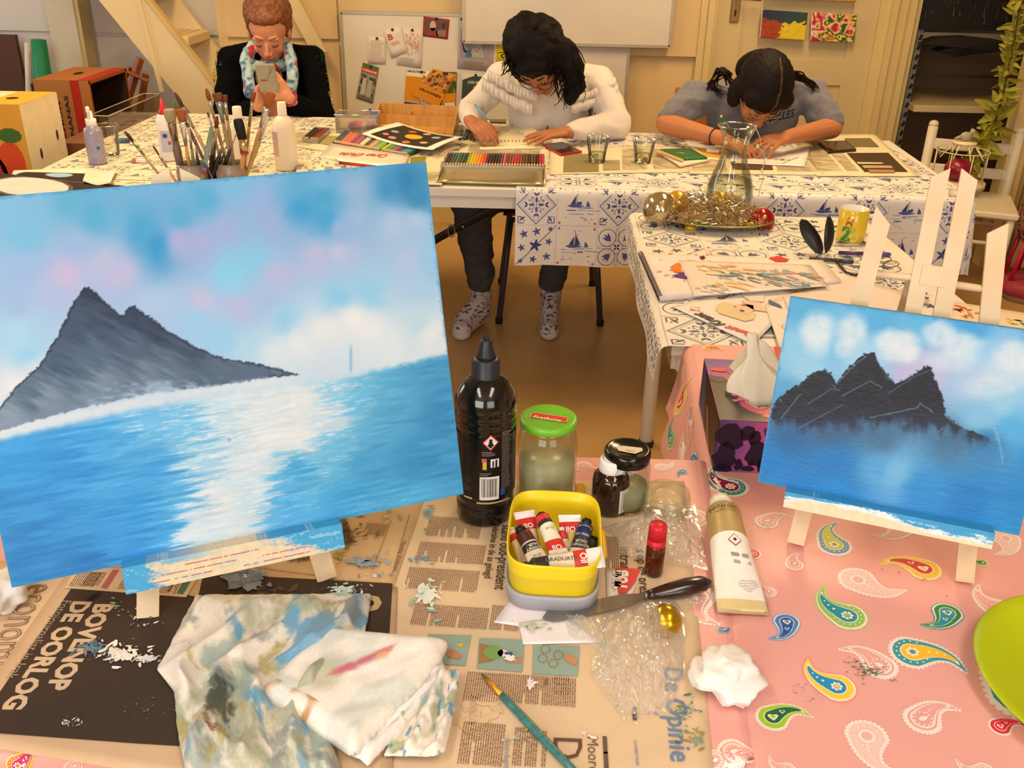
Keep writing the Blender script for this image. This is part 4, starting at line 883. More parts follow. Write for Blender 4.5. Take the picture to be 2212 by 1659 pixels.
# hollow the letters with a paper coloured inner copy
textpx(sh,'economie',(62,1262),(-60,1470),'#dcbc98',z,layer=3,ratio=1.35,bold=-.028)
tag(m.build('newspaper',PAPER),'beige newspaper at the left edge with thin outlined lettering','newspaper')
# ---------------------------------------------------------------- rags
def pint(P,t):
    ls=[math.dist(a,b) for a,b in zip(P,P[1:])]; T=sum(ls)*t
    for (a,b),l in zip(zip(P,P[1:]),ls):
        if T<=l or (a,b)==(P[-2],P[-1]): k=min(1,T/l); return (a[0]+(b[0]-a[0])*k,a[1]+(b[1]-a[1])*k)
        T-=l
def rag(label,Lp,Rp,z,hf,cf,nu=70,nv=60,th=.0012,jag=1.6,cat='rag'):
    m=MB()
    def f(u,v):
        a,b=pint(Lp,v),pint(Rp,v); j=jag*noise.noise(Vector((u*30,v*30,z*100))) if min(u,v,1-u,1-v)<.02 else 0
        p=Z(a[0]+(b[0]-a[0])*u+j,a[1]+(b[1]-a[1])*u+j,z); e=min(1,min(u,1-u,v,1-v)*12); p.z+=hf(u,v,e); return p
    m.grid(f,nu,nv,cf,True,th); return tag(m.build('rag',mat('stained_cotton',None,.9,noise_=(300,.08),bump=(900,.35,.001),sheen=.2,spec=.1)),label,cat)
def n3(x,y,s=0): return noise.noise(Vector((x,y,s)))
def cmix(a,b,t): t=max(0,min(1,t)); a,b=hx(a),hx(b); return tuple(a[i]*(1-t)+b[i]*t for i in range(3))
def sst(x,a,b): t=max(0,min(1,(x-a)/(b-a))); return t*t*(3-2*t)
def ridge(x): return 1-abs(2*(x-math.floor(x))-1)
def h1(u,v,e):
    d=u*1.1+v*.8+.12*n3(u*3,v*3,1); a=ridge(d*3.2)**1.6; b=ridge((u-v*.6)*2.6+.5*n3(u*4,v*4,3))**2
    return .003+e*(.017*a*(.5+.5*n3(u*2,v*2,5)+.4)+.012*b*(.5+n3(u*3,v*2,8))+.0012*n3(u*14,v*14,2)+.005)
def c1(u,v):
    n4=n3(u*16,v*16,13)+.6*n3(u*42,v*42,9); w=.1*n3(u*6,v*6,77); U,V=u+w,v-w
    c='#e6dccc'
    c=cmix(c,'#a2a88a',sst(n3(U*4,V*4,11)+.25*n4+.5*sst(v,.25,.6)-.15,-.1,.45)*.8)
    c=cmix(c,'#86a09c',sst(n3(U*5,V*5,14)+.25*n4,.0,.4)*.7)
    c=cmix(c,'#5f9cc0',sst(n3(U*6,V*6,15)+.3*n4+.5*sst(.26-math.hypot(u-.82,(v-.2)),-.1,.15)-.15,.1,.45)*.85)
    c=cmix(c,'#b0a050',sst(n3(U*6,V*6,16)+.25*n4+.3*sst(.3-u,-.1,.2)*sst(v,.4,.7)-.12,.1,.45)*.75)
    c=cmix(c,'#70787e',sst(n3(U*7,V*7,17)+.25*n4+.1*sst(v,.3,.5)-.12,.15,.5)*.6)
    c=cmix(c,'#43402e',sst(.13-math.hypot((u-.30)*1.1,v-.62)+.07*n4,0,.07)*.85)
    c=cmix(c,'#7d3a26',sst(.05-math.hypot(u-.22,(v-.76)*1.4)+.05*n4,0,.04)*.8)
    return c
rag('crumpled cotton rag stained green and blue at the bottom of the table',[(425,1292),(400,1340),(342,1452),(380,1500),(385,1580),(410,1700)],[(800,1288),(796,1330),(788,1375),(740,1450),(700,1560),(745,1700)],.747,h1,c1,110,100,.0012)
def h3(u,v,e): return .004+e*(.012*ridge(u*2.2+v*.7)**1.5+.004*n3(u*9,v*9,31))+.006*u
def c3(u,v):
    n4=n3(u*14,v*14,41); c='#ece2d4'; c=cmix(c,'#7fa09c',sst(n3(u*4,v*4,42)+.2*n4+(.3 if v<.45 else -.2),.1,.5)*.8); c=cmix(c,'#93a06c',sst(n3(u*5,v*5,43)+(.15 if v>.3 else 0),.2,.5)*.7); return cmix(c,'#3f86ae',sst(n3(u*9,v*9,44),.35,.5)*.8)
rag('small crumpled rag with blue green stains tucked under the folded white rag',[(900,1462),(870,1510),(855,1590),(830,1640)],[(992,1462),(985,1530),(960,1640),(940,1650)],.7455,h3,c3,50,50)
def h2(u,v,e): return .010+.014*math.sqrt(max(0,min(1,e)))+.0025*n3(u*5,v*5,51)*e+.002*ridge((u+v)*4)*e*sst(u,.6,1)
def c2(u,v):
    n4=n3(u*16,v*16,61); c='#f2e9dd'; n4*=.6
    c=cmix(c,'#cdd3ca',sst(n3(u*3,v*3,62)+.15*n4+.1*(1-2*abs(u-.4)),.02,.4)*.75); c=cmix(c,'#b0b08c',sst(.24-math.hypot((u-.36)*1.1,(v-.62)),.0,.16)*.7)
    c=cmix(c,'#c8506c',sst(.10+.05*n4-abs((u-.50)+(v-.42)*.55)-.6*max(0,abs(v-.38)-.16),.02,.09)*.85); c=cmix(c,'#efb070',sst(.07+.03*n4-math.hypot(u-.62,v-.27),0,.05)*.7)
    c=cmix(c,'#c08440',sst(n3(u*8,v*8,63)+(.35 if (v>.86 and u<.6) else -.4),.2,.5)*.85); return c
rag('folded white cotton rag with a pink paint stain lying on the green one',[(712,1388),(640,1450),(572,1518)],[(962,1408),(945,1450),(905,1500),(765,1648)],.7465,h2,c2,70,60,.004,2)
def h2b(u,v,e): return .004+.007*e+.003*ridge(u*3+v)
rag('lower fold of white cotton with bluish smudges under the folded rag',[(955,1440),(880,1490),(700,1600)],[(962,1455),(905,1545),(795,1662)],.7460,h2b,lambda u,v:cmix('#ebe5e0','#aab8c4',sst(n3(u*8,v*8,71),.1,.5)*.7),40,40)
# ---------------------------------------------------------------- bottles and jars on the near table
ZT=.7432
def hpx(px,py,yv): return Y(px,py,yv).z
def cyl(mb,c,R,h=.0003,taper=0):
    """label sheet wrapped on a cylinder of radius R; s is arc length from the side facing the camera, positive to the right"""
    return Sheet(mb,lambda s,zz,q:Vector((c[0]+(R+q)*math.sin(s/R),c[1]-(R+q)*math.cos(s/R),c[2]+zz)),h)
def face(loc): return math.atan2(loc[0],loc[1])*-1      # turn local -Y toward the camera
def onto(name,label,cat,px,py,z=ZT+.001,group=None,turn=0):
    q=Z(px,py,z); return thing(name,label,cat,q,face(q)+turn,group),q
def T(*a): return Matrix.Translation(a)
def subd(polys,step):
    out=[]
    for p in polys:
        q=[]
        for (ax,ay),(bx,by) in zip(p,p[1:]+p[:1]):
            n=max(1,int(math.hypot(bx-ax,by-ay)/step)); q+=[(ax+(bx-ax)*i/n,ay+(by-ay)*i/n) for i in range(n)]
        out.append(q)
    return out
def wrapbox(x0,y0,x1,y1,n=10):
    return [rect2(x0+(x1-x0)*i/n,y0,x0+(x1-x0)*(i+1)/n,y1) for i in range(n)]
# black lamp oil bottle
t,q=onto('fluid_bottle','tall glossy black fluid bottle with a ribbed nozzle cap','bottle',1047,1106)
Htop=hpx(1047,730,q.y)-q.z; R=.0405; k=Htop/.262
pr=[(.036,0),(.0385,.004),(.0385,.028),(.0365,.031),(.0385,.034),(.0385,.040),(.0368,.043),(.0402,.048),(.0405,.052),(.0405,.138),(.0392,.141),(.0405,.146),(.0405,.150),(.0392,.153),(.0405,.157),(.0405,.161),(.0394,.164),(.0405,.168),(.0402,.178),(.037,.190),(.028,.203),(.019,.210),(.015,.212),(.015,.22)]
MB().lathe([(r,z*k) for r,z in pr],48,'#0a0908').build('body',mat('black_bottle_plastic',None,.12,spec=.6,coat=.4),t)
c=MB(); c.lathe([(.0188,.209*k),(.0188,.2115*k),(.0182,.2125*k),(.0182,.232*k),(.017,.2345*k),(.013,.2355*k)],60,'#23262b',flute=-.045); c.build('cap',mat('black_cap_plastic',None,.4,bump=(200,.05)),t)
n_=MB(); n_.lathe([(.0135,.234*k),(.0125,.240*k),(.0085,.255*k),(.0075,.259*k),(.0050,.262*k),(.0048,.2575*k)],24,'#1b1d22'); n_.build('nozzle',MC['black_cap_plastic'],t)
lb=MB(); 
def lf(u,v): s=(u-.5)*.115; return Vector((.0409*math.sin(s/.0409),-.0409*math.cos(s/.0409),(.047+v*.092)*k))
lb.grid(lf,24,4,'#0d0c0c'); s_=cyl(lb,(0,0,0),.0411)
KX=1.06
def zz(y): return (1106-y)/1590/.905      # height on the bottle front from a photo row
def ss(x): return (x-1047)/1590
def lbl(x0,y0,x1,y1,c,l=1,n=6): s_.put(wrapbox(ss(x0),zz(y1)+.012,ss(x1),zz(y0)+.012,n),c,l)
def dia(cx,cy,r,c,l): s_.put([[(ss(cx-r),zz(cy)+.012),(ss(cx),zz(cy+r)+.012),(ss(cx+r),zz(cy)+.012),(ss(cx),zz(cy-r)+.012)]],c,l)
dia(1058,933,17,'#c33a3a',1.5); dia(1058,933,14,'#d8d2cc',2); s_.put([disc(ss(1058),zz(928)+.012,.0022,8)],'#1a1a1a',3); dia(1058,938,7,'#1a1a1a',3)
lbl(1036,1006,1077,1057,'#d9d3cf',2)
rg=random.Random(3); x=1040
while x<1073: w_=rg.choice([.7,.7,1.3,2]); lbl(x,1010,x+w_,1050,'#2a2626',3,1); x+=w_+rg.choice([.8,1.2,1.8])
lbl(1058,968,1076,986,'#cfcac6',2); lbl(1062,972,1065,985,'#1a1a1a',3,1); lbl(1068,970,1072,986,'#1a1a1a',3,1); lbl(1042,970,1050,990,'#c9b03c',2); lbl(1040,966,1050,974,'#c05a5a',2.5)
lbl(1081,1036,1092,1050,'#2a4f9c',2); lbl(1000,1054,1020,1058,'#b09a6c',2); lbl(1030,1062,1104,1066,'#b09a6c',2); 
for (x0,x1,y0,y1,c) in ((1082,1108,915,1035,'#77706c'),(992,1018,905,1040,'#57504e'),(1040,1070,952,962,'#8a8480'),(1036,1060,998,1003,'#8f8a86')):
    y=y0
    while y<y1: 
        e=x1-rg.uniform(0,.3)*(x1-x0); lbl(x0,y,e,y+1.3,c,2,3); y+=3.6
lb.build('label',mat('bottle_label',None,.25,spec=.5),t)
# tall glass jar with green lid
G_JAR=glass('jar_glass','#f4f6f0',.03,alpha=.02,k=.45); 
def ringglass(pr,th=.0022):   # outer profile -> closed wall
    return pr+[(pr[-1][0],pr[-1][1])]
t,q=onto('glass_jar','large glass jar of murky liquid with a bright green lid','jar',1178,1072)
Hj=hpx(1172,900,q.y)-q.z; R=.0415
pr=[(.001,0.001),(.034,0),(.039,.003),(R,.010),(R,Hj*.66),(R*.985,Hj*.74),(R*.93,Hj*.82),(R*.84,Hj*.88),(R*.80,Hj*.90),(R*.80,Hj*.99)]
MB().lathe(ringglass(pr)[:-1],40).build('glass',G_JAR,t)
MB().lathe([(.0005,.004),(.034,.004),(R-.004,.012),(R-.003,Hj*.52),(.0005,Hj*.52)],40,'#a6a07e').build('murky_liquid',mat('murky_liquid','#bdb58e',.3,noise_=(30,.1),alpha=.93),t)
l=MB(); l.lathe([(.0385,Hj*.915),(.0392,Hj*.92),(.0392,Hj*.985),(.037,Hj),(.033,Hj*1.0),(.030,Hj*.992),(.0005,Hj*.992)],48,'#6fb42c'); s_=Sheet(l,lambda x,y,h:Vector((x,y,Hj*.992+.0004+h)))
a_=-.22
s_.put(tf([rect2(-.024,-.008,.026,.006)],a=a_),'#d23a22',1); s_.put(tf(text2('Freshona',.0105,.02),-.0215,-.0045,a_),'#f6e9dc',2); s_.put(tf(line2([(-.024,-.008),(.026,-.008),(.026,.006),(-.024,.006),(-.024,-.008)],.0008),a=a_),'#f0d8c8',2)
l.build('lid',mat('green_lid_enamel',None,.3,spec=.5),t)
# black lidded jar
t,q=onto('glass_jar','glass jar with a glossy black lid and torn paper tape','jar',1346,1090)
Hj=hpx(1346,968,q.y)-q.z; R=.0335
pr=[(.001,0.001),(.028,0),(.033,.004),(R,.010),(R,Hj*.70),(R*.93,Hj*.79),(R*.86,Hj*.82),(R*.84,Hj*.95)]
MB().lathe(ringglass(pr)[:-1],36).build('glass',G_JAR,t)
MB().lathe([(.0005,.004),(.026,.004),(R-.003,.012),(R-.003,Hj*.40),(.0005,Hj*.40)],30,'#8f9a78').build('jar_contents',mat('greenish_dregs','#a9a382',.4,noise_=(50,.2),alpha=.9),t)
l=MB(); l.lathe([(.0305,Hj*.80),(.0315,Hj*.82),(.0315,Hj*.97),(.0295,Hj),(.026,Hj),(.024,Hj*.985),(.0005,Hj*.985)],40,'#0b0a0a'); l.build('lid',mat('black_cap_gloss',None,.15,spec=.6),t)
m=MB(); m.poly([(-.018,.004,Hj*.985+.0006),(-.012,-.008,Hj*.985+.0006),(.010,-.012,Hj*.985+.0006),(.020,-.002,Hj*.985+.0006),(.019,.006,Hj*.985+.0006),(-.006,.007,Hj*.985+.0006)],'#d9cdb0'); s_=Sheet(m,lambda x,y,h:Vector((x,y,Hj*.985+.0006+h))); s_.put(tf(text2('verf',.008),-.004,-.006,-.3),'#9a8a78',1); m.build('tape_label',PAPER,t)
# brown bottle with white cap
t,q=onto('brown_bottle','brown glass bottle with a white printed cap, wide shoulders','bottle',1315,1098)
Hb=hpx(1320,990,q.y)-q.z; R=.0255
MB().lathe([(.0005,0),(.022,0),(R,.004),(R,Hb*.60),(R*.93,Hb*.68),(R*.75,Hb*.74),(R*.60,Hb*.77),(.0145,Hb*.79),(.0145,Hb*.86)],36,'#2a0f06').build('glass',mat('brown_glass',None,.06,spec=.7,coat=.3),t)
l=MB(); l.lathe([(.0172,Hb*.78),(.0176,Hb*.79),(.0172,Hb*.975),(.0162,Hb),(.0005,Hb)],48,'#e9e4dd',flute=-.02); s_=Sheet(l,lambda x,y,h:Vector((x,y,Hb+.0002+h)))
s_.put(line2([(-.011,.008),(-.004,.003),(-.009,-.001),(-.003,-.008),(.002,-.002),(-.002,.006)],.0007)+line2([(.004,.008),(.010,.006),(.008,.001)],.0007)+line2([(.004,-.004),(.010,-.006)],.0007)+line2(disc(0,0,.0135,20)+[(.0135,0)],.0006),'#3a3632',1); l.build('cap',mat('white_cap_plastic',None,.35,spec=.4),t)
lb=MB(); lb.grid(lambda u,v:Vector(((R+.0004)*math.sin(.55+u*1.2),-(R+.0004)*math.cos(.55+u*1.2),Hb*(.08+v*.45))),12,3,'#e2dcd2'); lb.build('paper_label',PAPER,t)
# small amber dropper with red cap
t,q=onto('amber_vial','small amber glass vial with a red screw cap','bottle',1411,1238)
Hv=hpx(1417,1132,q.y)-q.z; R=.0118
MB().lathe([(.0005,0),(.010,0),(R,.003),(R,Hv*.56),(R*.8,Hv*.62),(.0085,Hv*.64)],28,'#6a2c0c').build('glass',mat('amber_glass',None,.06,trans=.55,spec=.6),t)
MB().lathe([(.0005,.002),(.0098,.002),(.0105,.005),(.0105,Hv*.33),(.0005,Hv*.33)],24,'#1d0a06').build('liquid',mat('dark_liquid',None,.2,noise_=(60,.1)),t)
c=MB(); c.lathe([(.0112,Hv*.60),(.0118,Hv*.62),(.0115,Hv*.70),(.0105,Hv*.705),(.0108,Hv*.73)],40,'#c51f2c'); c.lathe([(.0112,Hv*.725),(.0112,Hv*.95),(.0100,Hv),(.0005,Hv)],48,'#c51f2c',flute=-.05); c.build('cap',mat('red_cap_plastic',None,.35,spec=.4),t)
# open glass with rim in a plastic bag
t,q=onto('glass_jar','open clear glass jar standing inside a crumpled clear bag','jar',1436,1112)
Hg=hpx(1430,1060,q.y)-q.z; R=.0325
pr=[(.001,.001),(.027,0),(.031,.005),(R,.012),(R,Hg*.78),(R*.93,Hg*.86),(R*.90,Hg*.88),(R*.93,Hg*.93),(R*.93,Hg)]
MB().lathe(ringglass(pr,.003),40).build('glass',G_JAR,t)
# crumpled bags
BAG=glass('clear_bag_film','#faf9f6',.22,1.45,.05,.30,film=.16)
def bag(name,label,Lp,Rp,z,hf,nu=46,nv=46,cat='bag'):
    m=MB()
    def f(u,v):
        a,b=pint(Lp,v),pint(Rp,v); j=5*noise.noise(Vector((u*9,v*9,3))); p=Z(a[0]+(b[0]-a[0])*u+j,a[1]+(b[1]-a[1])*u+j,z); p.z=z+max(.0006,hf(u,v)); return p
    m.grid(f,nu,nv,'#ffffff',False); return tag(m.build(name,BAG),label,cat)
def hb(u,v):
    e=min(1,min(u,1-u,v,1-v)*5); return .002+e*(.020*math.sin(PI*u)*math.sin(PI*v)+.014*abs(n3(u*5,v*5,81))+.008*abs(n3(u*12,v*12,82))+.003*n3(u*25,v*25,83))
bag('plastic_bag','crumpled clear plastic bag lying on the newspaper in front of the gold ball',[(1300,1330),(1285,1400),(1275,1460),(1340,1545)],[(1440,1270),(1478,1330),(1480,1450),(1445,1545)],ZT+.001,lambda u,v:hb(u,v)*1.15,60,60)
bag('plastic_bag','clear plastic wrapping crumpled around the open glass jar',[(1300,1140),(1330,1160),(1340,1200)],[(1500,1090),(1520,1180),(1530,1235)],ZT+.001,lambda u,v:hb(u,v)*.8,50,50)
bag('plastic_bag','small wisp of clear plastic on the white paper by the knife tip',[(1215,1325),(1230,1375)],[(1290,1335),(1330,1420)],ZT+.003,lambda u,v:hb(u,v)*.45,30,30)
# gold ball
q=Z(1438,1340,ZT+.018); m=MB(); m.ell((0,0,0),(.0185,.0185,.0185),'#c9a324',28,20); o=m.build('gold_ball',mat('gold_foil',None,.22,metal=.85,bump=(40,.5,.003),noise_=(60,.15)),None); o.location=q; tag(o,'crinkled gold foil ball partly under the clear bag','ball')
# ---------------------------------------------------------------- palette knife
a,b,c_=Z(1538,1256,ZT+.014),Z(1398,1286,ZT+.010),Z(1172,1335,ZT+.004)
t=thing('palette_knife','palette knife with a dark wooden handle and long steel blade','knife',b)
d=(a-b).normalized(); L=(a-b).length; m=MB()
m.tube([b-b,b-b+d*L*.1,d*L*.35,d*L*.6,d*L*.85,d*L*.97,d*L],[.006,.0075,.0105,.0125,.011,.006,.002],18,'#2a1410',flat=.8); m.build('handle',mat('dark_varnished_wood',None,.25,coat=.5,noise_=(30,.2)),t)
d=(c_-b); m=MB(); m.tube([d*0,d*.03],[.005,.0045],12,'#8a8a88'); L=d.length; dn=d.normalized(); side=Vector((-dn.y,dn.x,0))
P=[]
for i in range(15):
    u=i/14; w_=.0045+.0065*min(1,u*5) if u<.85 else .011*math.sqrt(max(0,1-((u-.85)/.15)**2))+.0006
    P.append((dn*L*(.03+u*.97),w_))
vs=[]; 
for p,w_ in P: vs+= [p+side*w_+Vector((0,0,.0006)),p-side*w_+Vector((0,0,.0006)),p-side*w_,p+side*w_]
fs=[]
for i in range(14):
    for kk in range(4): fs.append([i*4+kk,i*4+(kk+1)%4,i*4+4+(kk+1)%4,i*4+4+kk])
m.add(vs,fs+[[3,2,1,0],[56,57,58,59]],'#a8a49c'); m.build('blade',mat('knife_steel',None,.22,metal=.85,noise_=(40,.2)),t)
# ---------------------------------------------------------------- scraps of paper
z=ZT+.0012; m=MB(); paper(m,[(1100,1298),(1250,1312),(1262,1372),(1066,1345)],z,'#ece2e4',8,.0008,.0004,7); paper(m,[(1120,1345),(1225,1330),(1300,1388),(1130,1392)],z+.0006,'#eee6e8',8,.0006,.0004,8); sh=wsheet(m,z+.0022); splat(sh,1150,1355,38,10,['#c3c6ae','#b9bda2','#cdd0b8'],40,51,z,big=.9)
tag(m.build('paper_scrap',PAPER),'white torn paper scrap lying under the palette knife blade','paper')
z=ZT+.0014; m=MB(); paper(m,[(1308,1228),(1388,1232),(1365,1285),(1312,1312)],z,'#e9e2d2',6,.0006,.0004,9); sh=wsheet(m,z+.0016); sh.put([pxpoly([(1330,1229),(1384,1232),(1372,1262),(1352,1285),(1336,1285)],z)],'#cf2f2c',2); textpx(sh,'TUB',(1352,1278),(1356,1236),'#f1e3d8',z,bold=.06,layer=3); textpx(sh,'MINI',(1340,1272),(1342,1240),'#f1e3d8',z,bold=.04,layer=3); splat(sh,1320,1300,6,8,['#a8502c','#c8a060'],10,52,z,big=.6)
tag(m.build('paper_scrap',GLOSSY),'red and white printed card scrap beside the yellow box','card')
# crumpled tissues
def tissue(label,px,py,rx,ry,rz,seed,z=ZT+.001):
    q=Z(px,py,z); m=MB(); n,mm=40,26; vs=[];fs=[]
    for i in range(mm+1):
        ph=-PI/2+PI*i/mm
        for k in range(n):
            th=2*PI*k/n; d=Vector((math.cos(ph)*math.cos(th),math.cos(ph)*math.sin(th),math.sin(ph)))
            r=1.0-.42*abs(noise.noise(d*1.15+Vector((seed,0,0))))*1.6-.13*abs(noise.noise(d*2.6+Vector((0,seed,0))))
            r+=.03*noise.noise(d*7+Vector((0,0,seed)))
            vs.append((d.x*rx*r,d.y*ry*r,max(.0005,rz*.6+d.z*rz*r)))
    for i in range(mm):
        for k in range(n): fs.append([i*n+k,i*n+(k+1)%n,(i+1)*n+(k+1)%n,(i+1)*n+k])
    m.add(vs,fs,'#f1ebe6',True); o=m.build('crumpled_tissue',mat('tissue_paper',None,.9,noise_=(30,.04),bump=(60,.4,.002),spec=.1)); o.location=q; return tag(o,label,'tissue')
tissue('crumpled white tissue on the pink cloth seam by the empty newspaper edge',1568,1478,.044,.046,.022,3.1)
tissue('crumpled white tissue at the left edge below the big seascape',2,1310,.034,.045,.026,8.2)
# ---------------------------------------------------------------- paint tubes
def tube_obj(label,cap,crimp,rc,wd,segs,capcol,lift=0,neck=.004,txt=None,caplen=.10,group=None,nm='paint_tube',crimpcol='#e4ded2',matn=None,up=(0,0,1),parentz=None):
    """cap, crimp world points; segs [(t0,t1,colour)] of the body from cap to crimp"""
    cap,crimp=Vector(cap),Vector(crimp); d=(crimp-cap); L=d.length; M=frame(cap,d,up); t=thing(nm,label,'paint tube',M=M,group=group)
    x0_=L*caplen; m=MB(); n=20; rows=[]
    ks=sorted(set([0,.02,.06,.12,.2,.3,.4,.5,.6,.7,.8,.88,.94,.97,1]+[s[0] for s in segs]+[s[1] for s in segs]))
    def rad(k):
        a=rc*(.45+.55*sst(k,0,.05))                  # shoulder
        f=sst(k,.08,1); w=a*(1-f)+wd/2*f; h=a*(1-f**1.3)+.0012
        return w,h
    def P(k,th): 
        w,h=rad(k); x=x0_+(L-x0_)*k; dz=.0006*math.sin(k*17+3)*math.sin(th*2)
        return Vector((x,w*math.cos(th),h*math.sin(th)+dz))
    vs=[P(k,2*PI*i/n) for k in ks for i in range(n)]; base=len(m.v); m.add(vs,[],'#ffffff')
    def colr(k):
        for a,b,c in segs:
            if a-1e-6<=k<b: return hx(c)
        return hx('#ece4d6')
    for j in range(len(ks)-1):
        for i in range(n): m.f.append([base+j*n+i,base+j*n+(i+1)%n,base+(j+1)*n+(i+1)%n,base+(j+1)*n+i]); m.c.append(colr((ks[j]+ks[j+1])/2)); m.sm.append(True)
    m.f.append([base+i for i in range(n)][::-1]); m.c.append(hx(segs[0][2])); m.sm.append(False); m.f.append([base+(len(ks)-1)*n+i for i in range(n)]); m.c.append(hx(crimpcol)); m.sm.append(False)
    sh=Sheet(m,lambda s,y,h:(lambda k:(lambda w,hh:Vector((x0_+(L-x0_)*k,y,hh*math.sqrt(max(0,1-(y/max(w,1e-4))**2))+.0006+h)))(*rad(k)))(s/(L-x0_)),.0003)
    for (s,k,y,size,ang,c,bold) in (txt or []):
        P_=text2(s,size,bold,align='CENTER'); sh.put(tf(P_,k*(L-x0_),y,ang),c,2)
    m.build('body',matn or mat('tube_print',None,.38,metal=.0,noise_=(80,.06),bump=(60,.12)),t)
    m=MB(); Mx=Matrix.Rotation(PI/2,4,'Y'); m.lathe([(rc*.5,x0_*1.02),(rc*.62,x0_*.95),(rc*.70,x0_*.9),(rc*.66,0.0006),(rc*.6,0),(.0002,0)][::-1],24,capcol,M=Mx,flute=-.04); m.build('cap',mat('tube_cap_plastic',None,.35,spec=.4),t)
    cr=MB(); cr.box((L,0,0),(.004,wd*1.0,.0022),crimpcol); cr.build('crimped_end',mat('crimped_foil',None,.3,metal=.3,noise_=(50,.1)),t)
    return t,sh,m
# big tube on the pink cloth
cp=Z(1556,1082,.742+.026); cr=Z(1605,1322,.742+.006)
def bigtube():
    d=cr-cp; side=(Z(1652,1305,.75)-Z(1555,1335,.75)); 
    t,_,_=tube_obj('large white and gold oil paint tube on the pink cloth, crimped end toward the viewer',cp,cr,.023,.060,[(0,.36,'#b0955c'),(.36,.90,'#efe8dc'),(.90,1.0,'#d8c48c')],'#e6ddd0',caplen=.085,crimpcol='#cdb890',up=(0.0,.15,1),
      txt=[('WINTON',.10,-.004,.008,-PI/2,'#5a4a2c',.03),('OIL COLOUR',.15,.0,.005,-PI/2,'#5a4a2c',.01),('Made in France',.755,.012,.0032,-PI/2+.1,'#7a6f68',0),('Fabrique en France',.775,.012,.0032,-PI/2+.1,'#7a6f68',0),('Winsor & Newton',.795,.012,.0032,-PI/2+.1,'#7a6f68',0),('London W1',.815,.012,.0032,-PI/2+.1,'#7a6f68',0),('www',.835,.012,.0032,-PI/2+.1,'#7a6f68',0)])
    b=[o for o in t.children if o.name.startswith('body')][0]
    m=MB(); L=(cr-cp).length; x0_=L*.085
    def S(k,y,h): 
        a=.023; f=sst(k,.08,1); w=a*(1-f)+.03*f; hh=a*(1-f**1.3)+.0012; return Vector((x0_+(L-x0_)*k,y,hh*math.sqrt(max(0,1-(y/w)**2))+.0008+h))
    sh=Sheet(m,lambda k,y,h:S(k,y,h),.0003)
    def D(r,c,l): sh.put([[(.44-r,.003),(.44,.003+r*.17),(.44+r,.003),(.44,.003-r*.17)]],c,l)
    D(.052,'#c0504c',1); D(.043,'#f1ebe2',2); D(.016,'#3a3434',3)
    sh.put([rect2(.54,-.004+i*0,.57,.018) for i in (0,)],'#9a948c',1); sh.put([rect2(.60,-.002,.625,.02)],'#a8a29a',1)
    m.build('printed_marks',mat('tube_print',None,.4),t)
    return t
bigtube()
# ---------------------------------------------------------------- yellow box with paint tubes
zr=ZT+.066
bf,bb=Z(1198,1228,zr),Z(1190,1062,zr); yc=(bf.y+bb.y)/2; hy=abs(bb.y-bf.y)/2; xl_,xr_=Z(1097,1165,zr).x,Z(1302,1165,zr).x; hxw=(xr_-xl_)/2; cx=(xl_+xr_)/2
t=thing('lunch_box','yellow rounded plastic box with a grey foot full of paint tubes','box',(cx,yc,ZT+.0012),-.05)
def rb(pr,col,m,n=56): return m.lathe(pr,n,col,sx=1,sy=hy/hxw,sq=4.4)
w_=hxw; m=MB(); rb([(w_*.90,.008),(w_*.945,.014),(w_*.965,.044),(w_*.975,.045),(w_*.985,.049),(w_*1.0,.064),(w_*1.0,.0665),(w_*.975,.0665),(w_*.955,.05),(w_*.93,.02),(w_*.88,.012),(.0005,.012)],'#ecd11f',m); m.build('box_body',mat('yellow_plastic',None,.32,spec=.45,noise_=(20,.04)),t)
m=MB(); rb([(w_*.86,.0),(w_*.99,.003),(w_*1.02,.020),(w_*1.02,.023),(w_*.96,.023),(w_*.95,.009),(.0005,.009)],'#a2a0a8',m); m.build('grey_foot',mat('grey_plastic',None,.4,noise_=(20,.05)),t)
m=MB(); m.tube([(w_*1.0,hy*.35,.043),(w_*1.06,hy*.3,.044),(w_*1.06,-hy*.3,.044),(w_*1.0,-hy*.35,.043)],.004,8,'#e8b51c'); m.build('clip',MC['yellow_plastic'],t)
RED='#d2302c'; CRM='#ece0c4'; BLK='#2e2826'
def Pz(x,y,dz): return Z(x,y,ZT+dz*.82+.002)
OIL=lambda k,c='#f6ece0':[('Oil',k,0,.009,-PI/2,c,.03)]
tube_obj('oil tube with red band and a dark base standing at the box left wall',Pz(1104,1142,.062),Pz(1134,1218,.036),.0068,.013,[(0,.16,CRM),(.16,.34,RED),(.34,1,'#efdcb4')],'#e8dcc8',caplen=.06)
tube_obj('brown paint tube with a black cap in the yellow box',Pz(1122,1140,.070),Pz(1170,1222,.048),.0098,.028,[(0,.36,'#4a211c'),(.36,.40,'#c9bfae'),(.40,.60,BLK),(.60,1,CRM)],'#161414',caplen=.14,txt=[('DALER',.46,.001,.0045,-PI/2,'#e6dcc8',.02),('ROWNEY',.54,0,.0045,-PI/2,'#e6dcc8',.02),('22 ml',.72,0,.005,-PI/2,'#7a6f64',0)])
tube_obj('oil tube lying crimped end up behind the brown tube',Pz(1158,1205,.030),Pz(1132,1108,.070),.009,.027,[(0,.55,'#e2cf9c'),(.55,.86,RED),(.86,1,'#f0e6ea')],'#161414',crimpcol='#f0e6ea',txt=[('Oil',.70,0,.010,PI/2,'#f6e6dc',.03)])
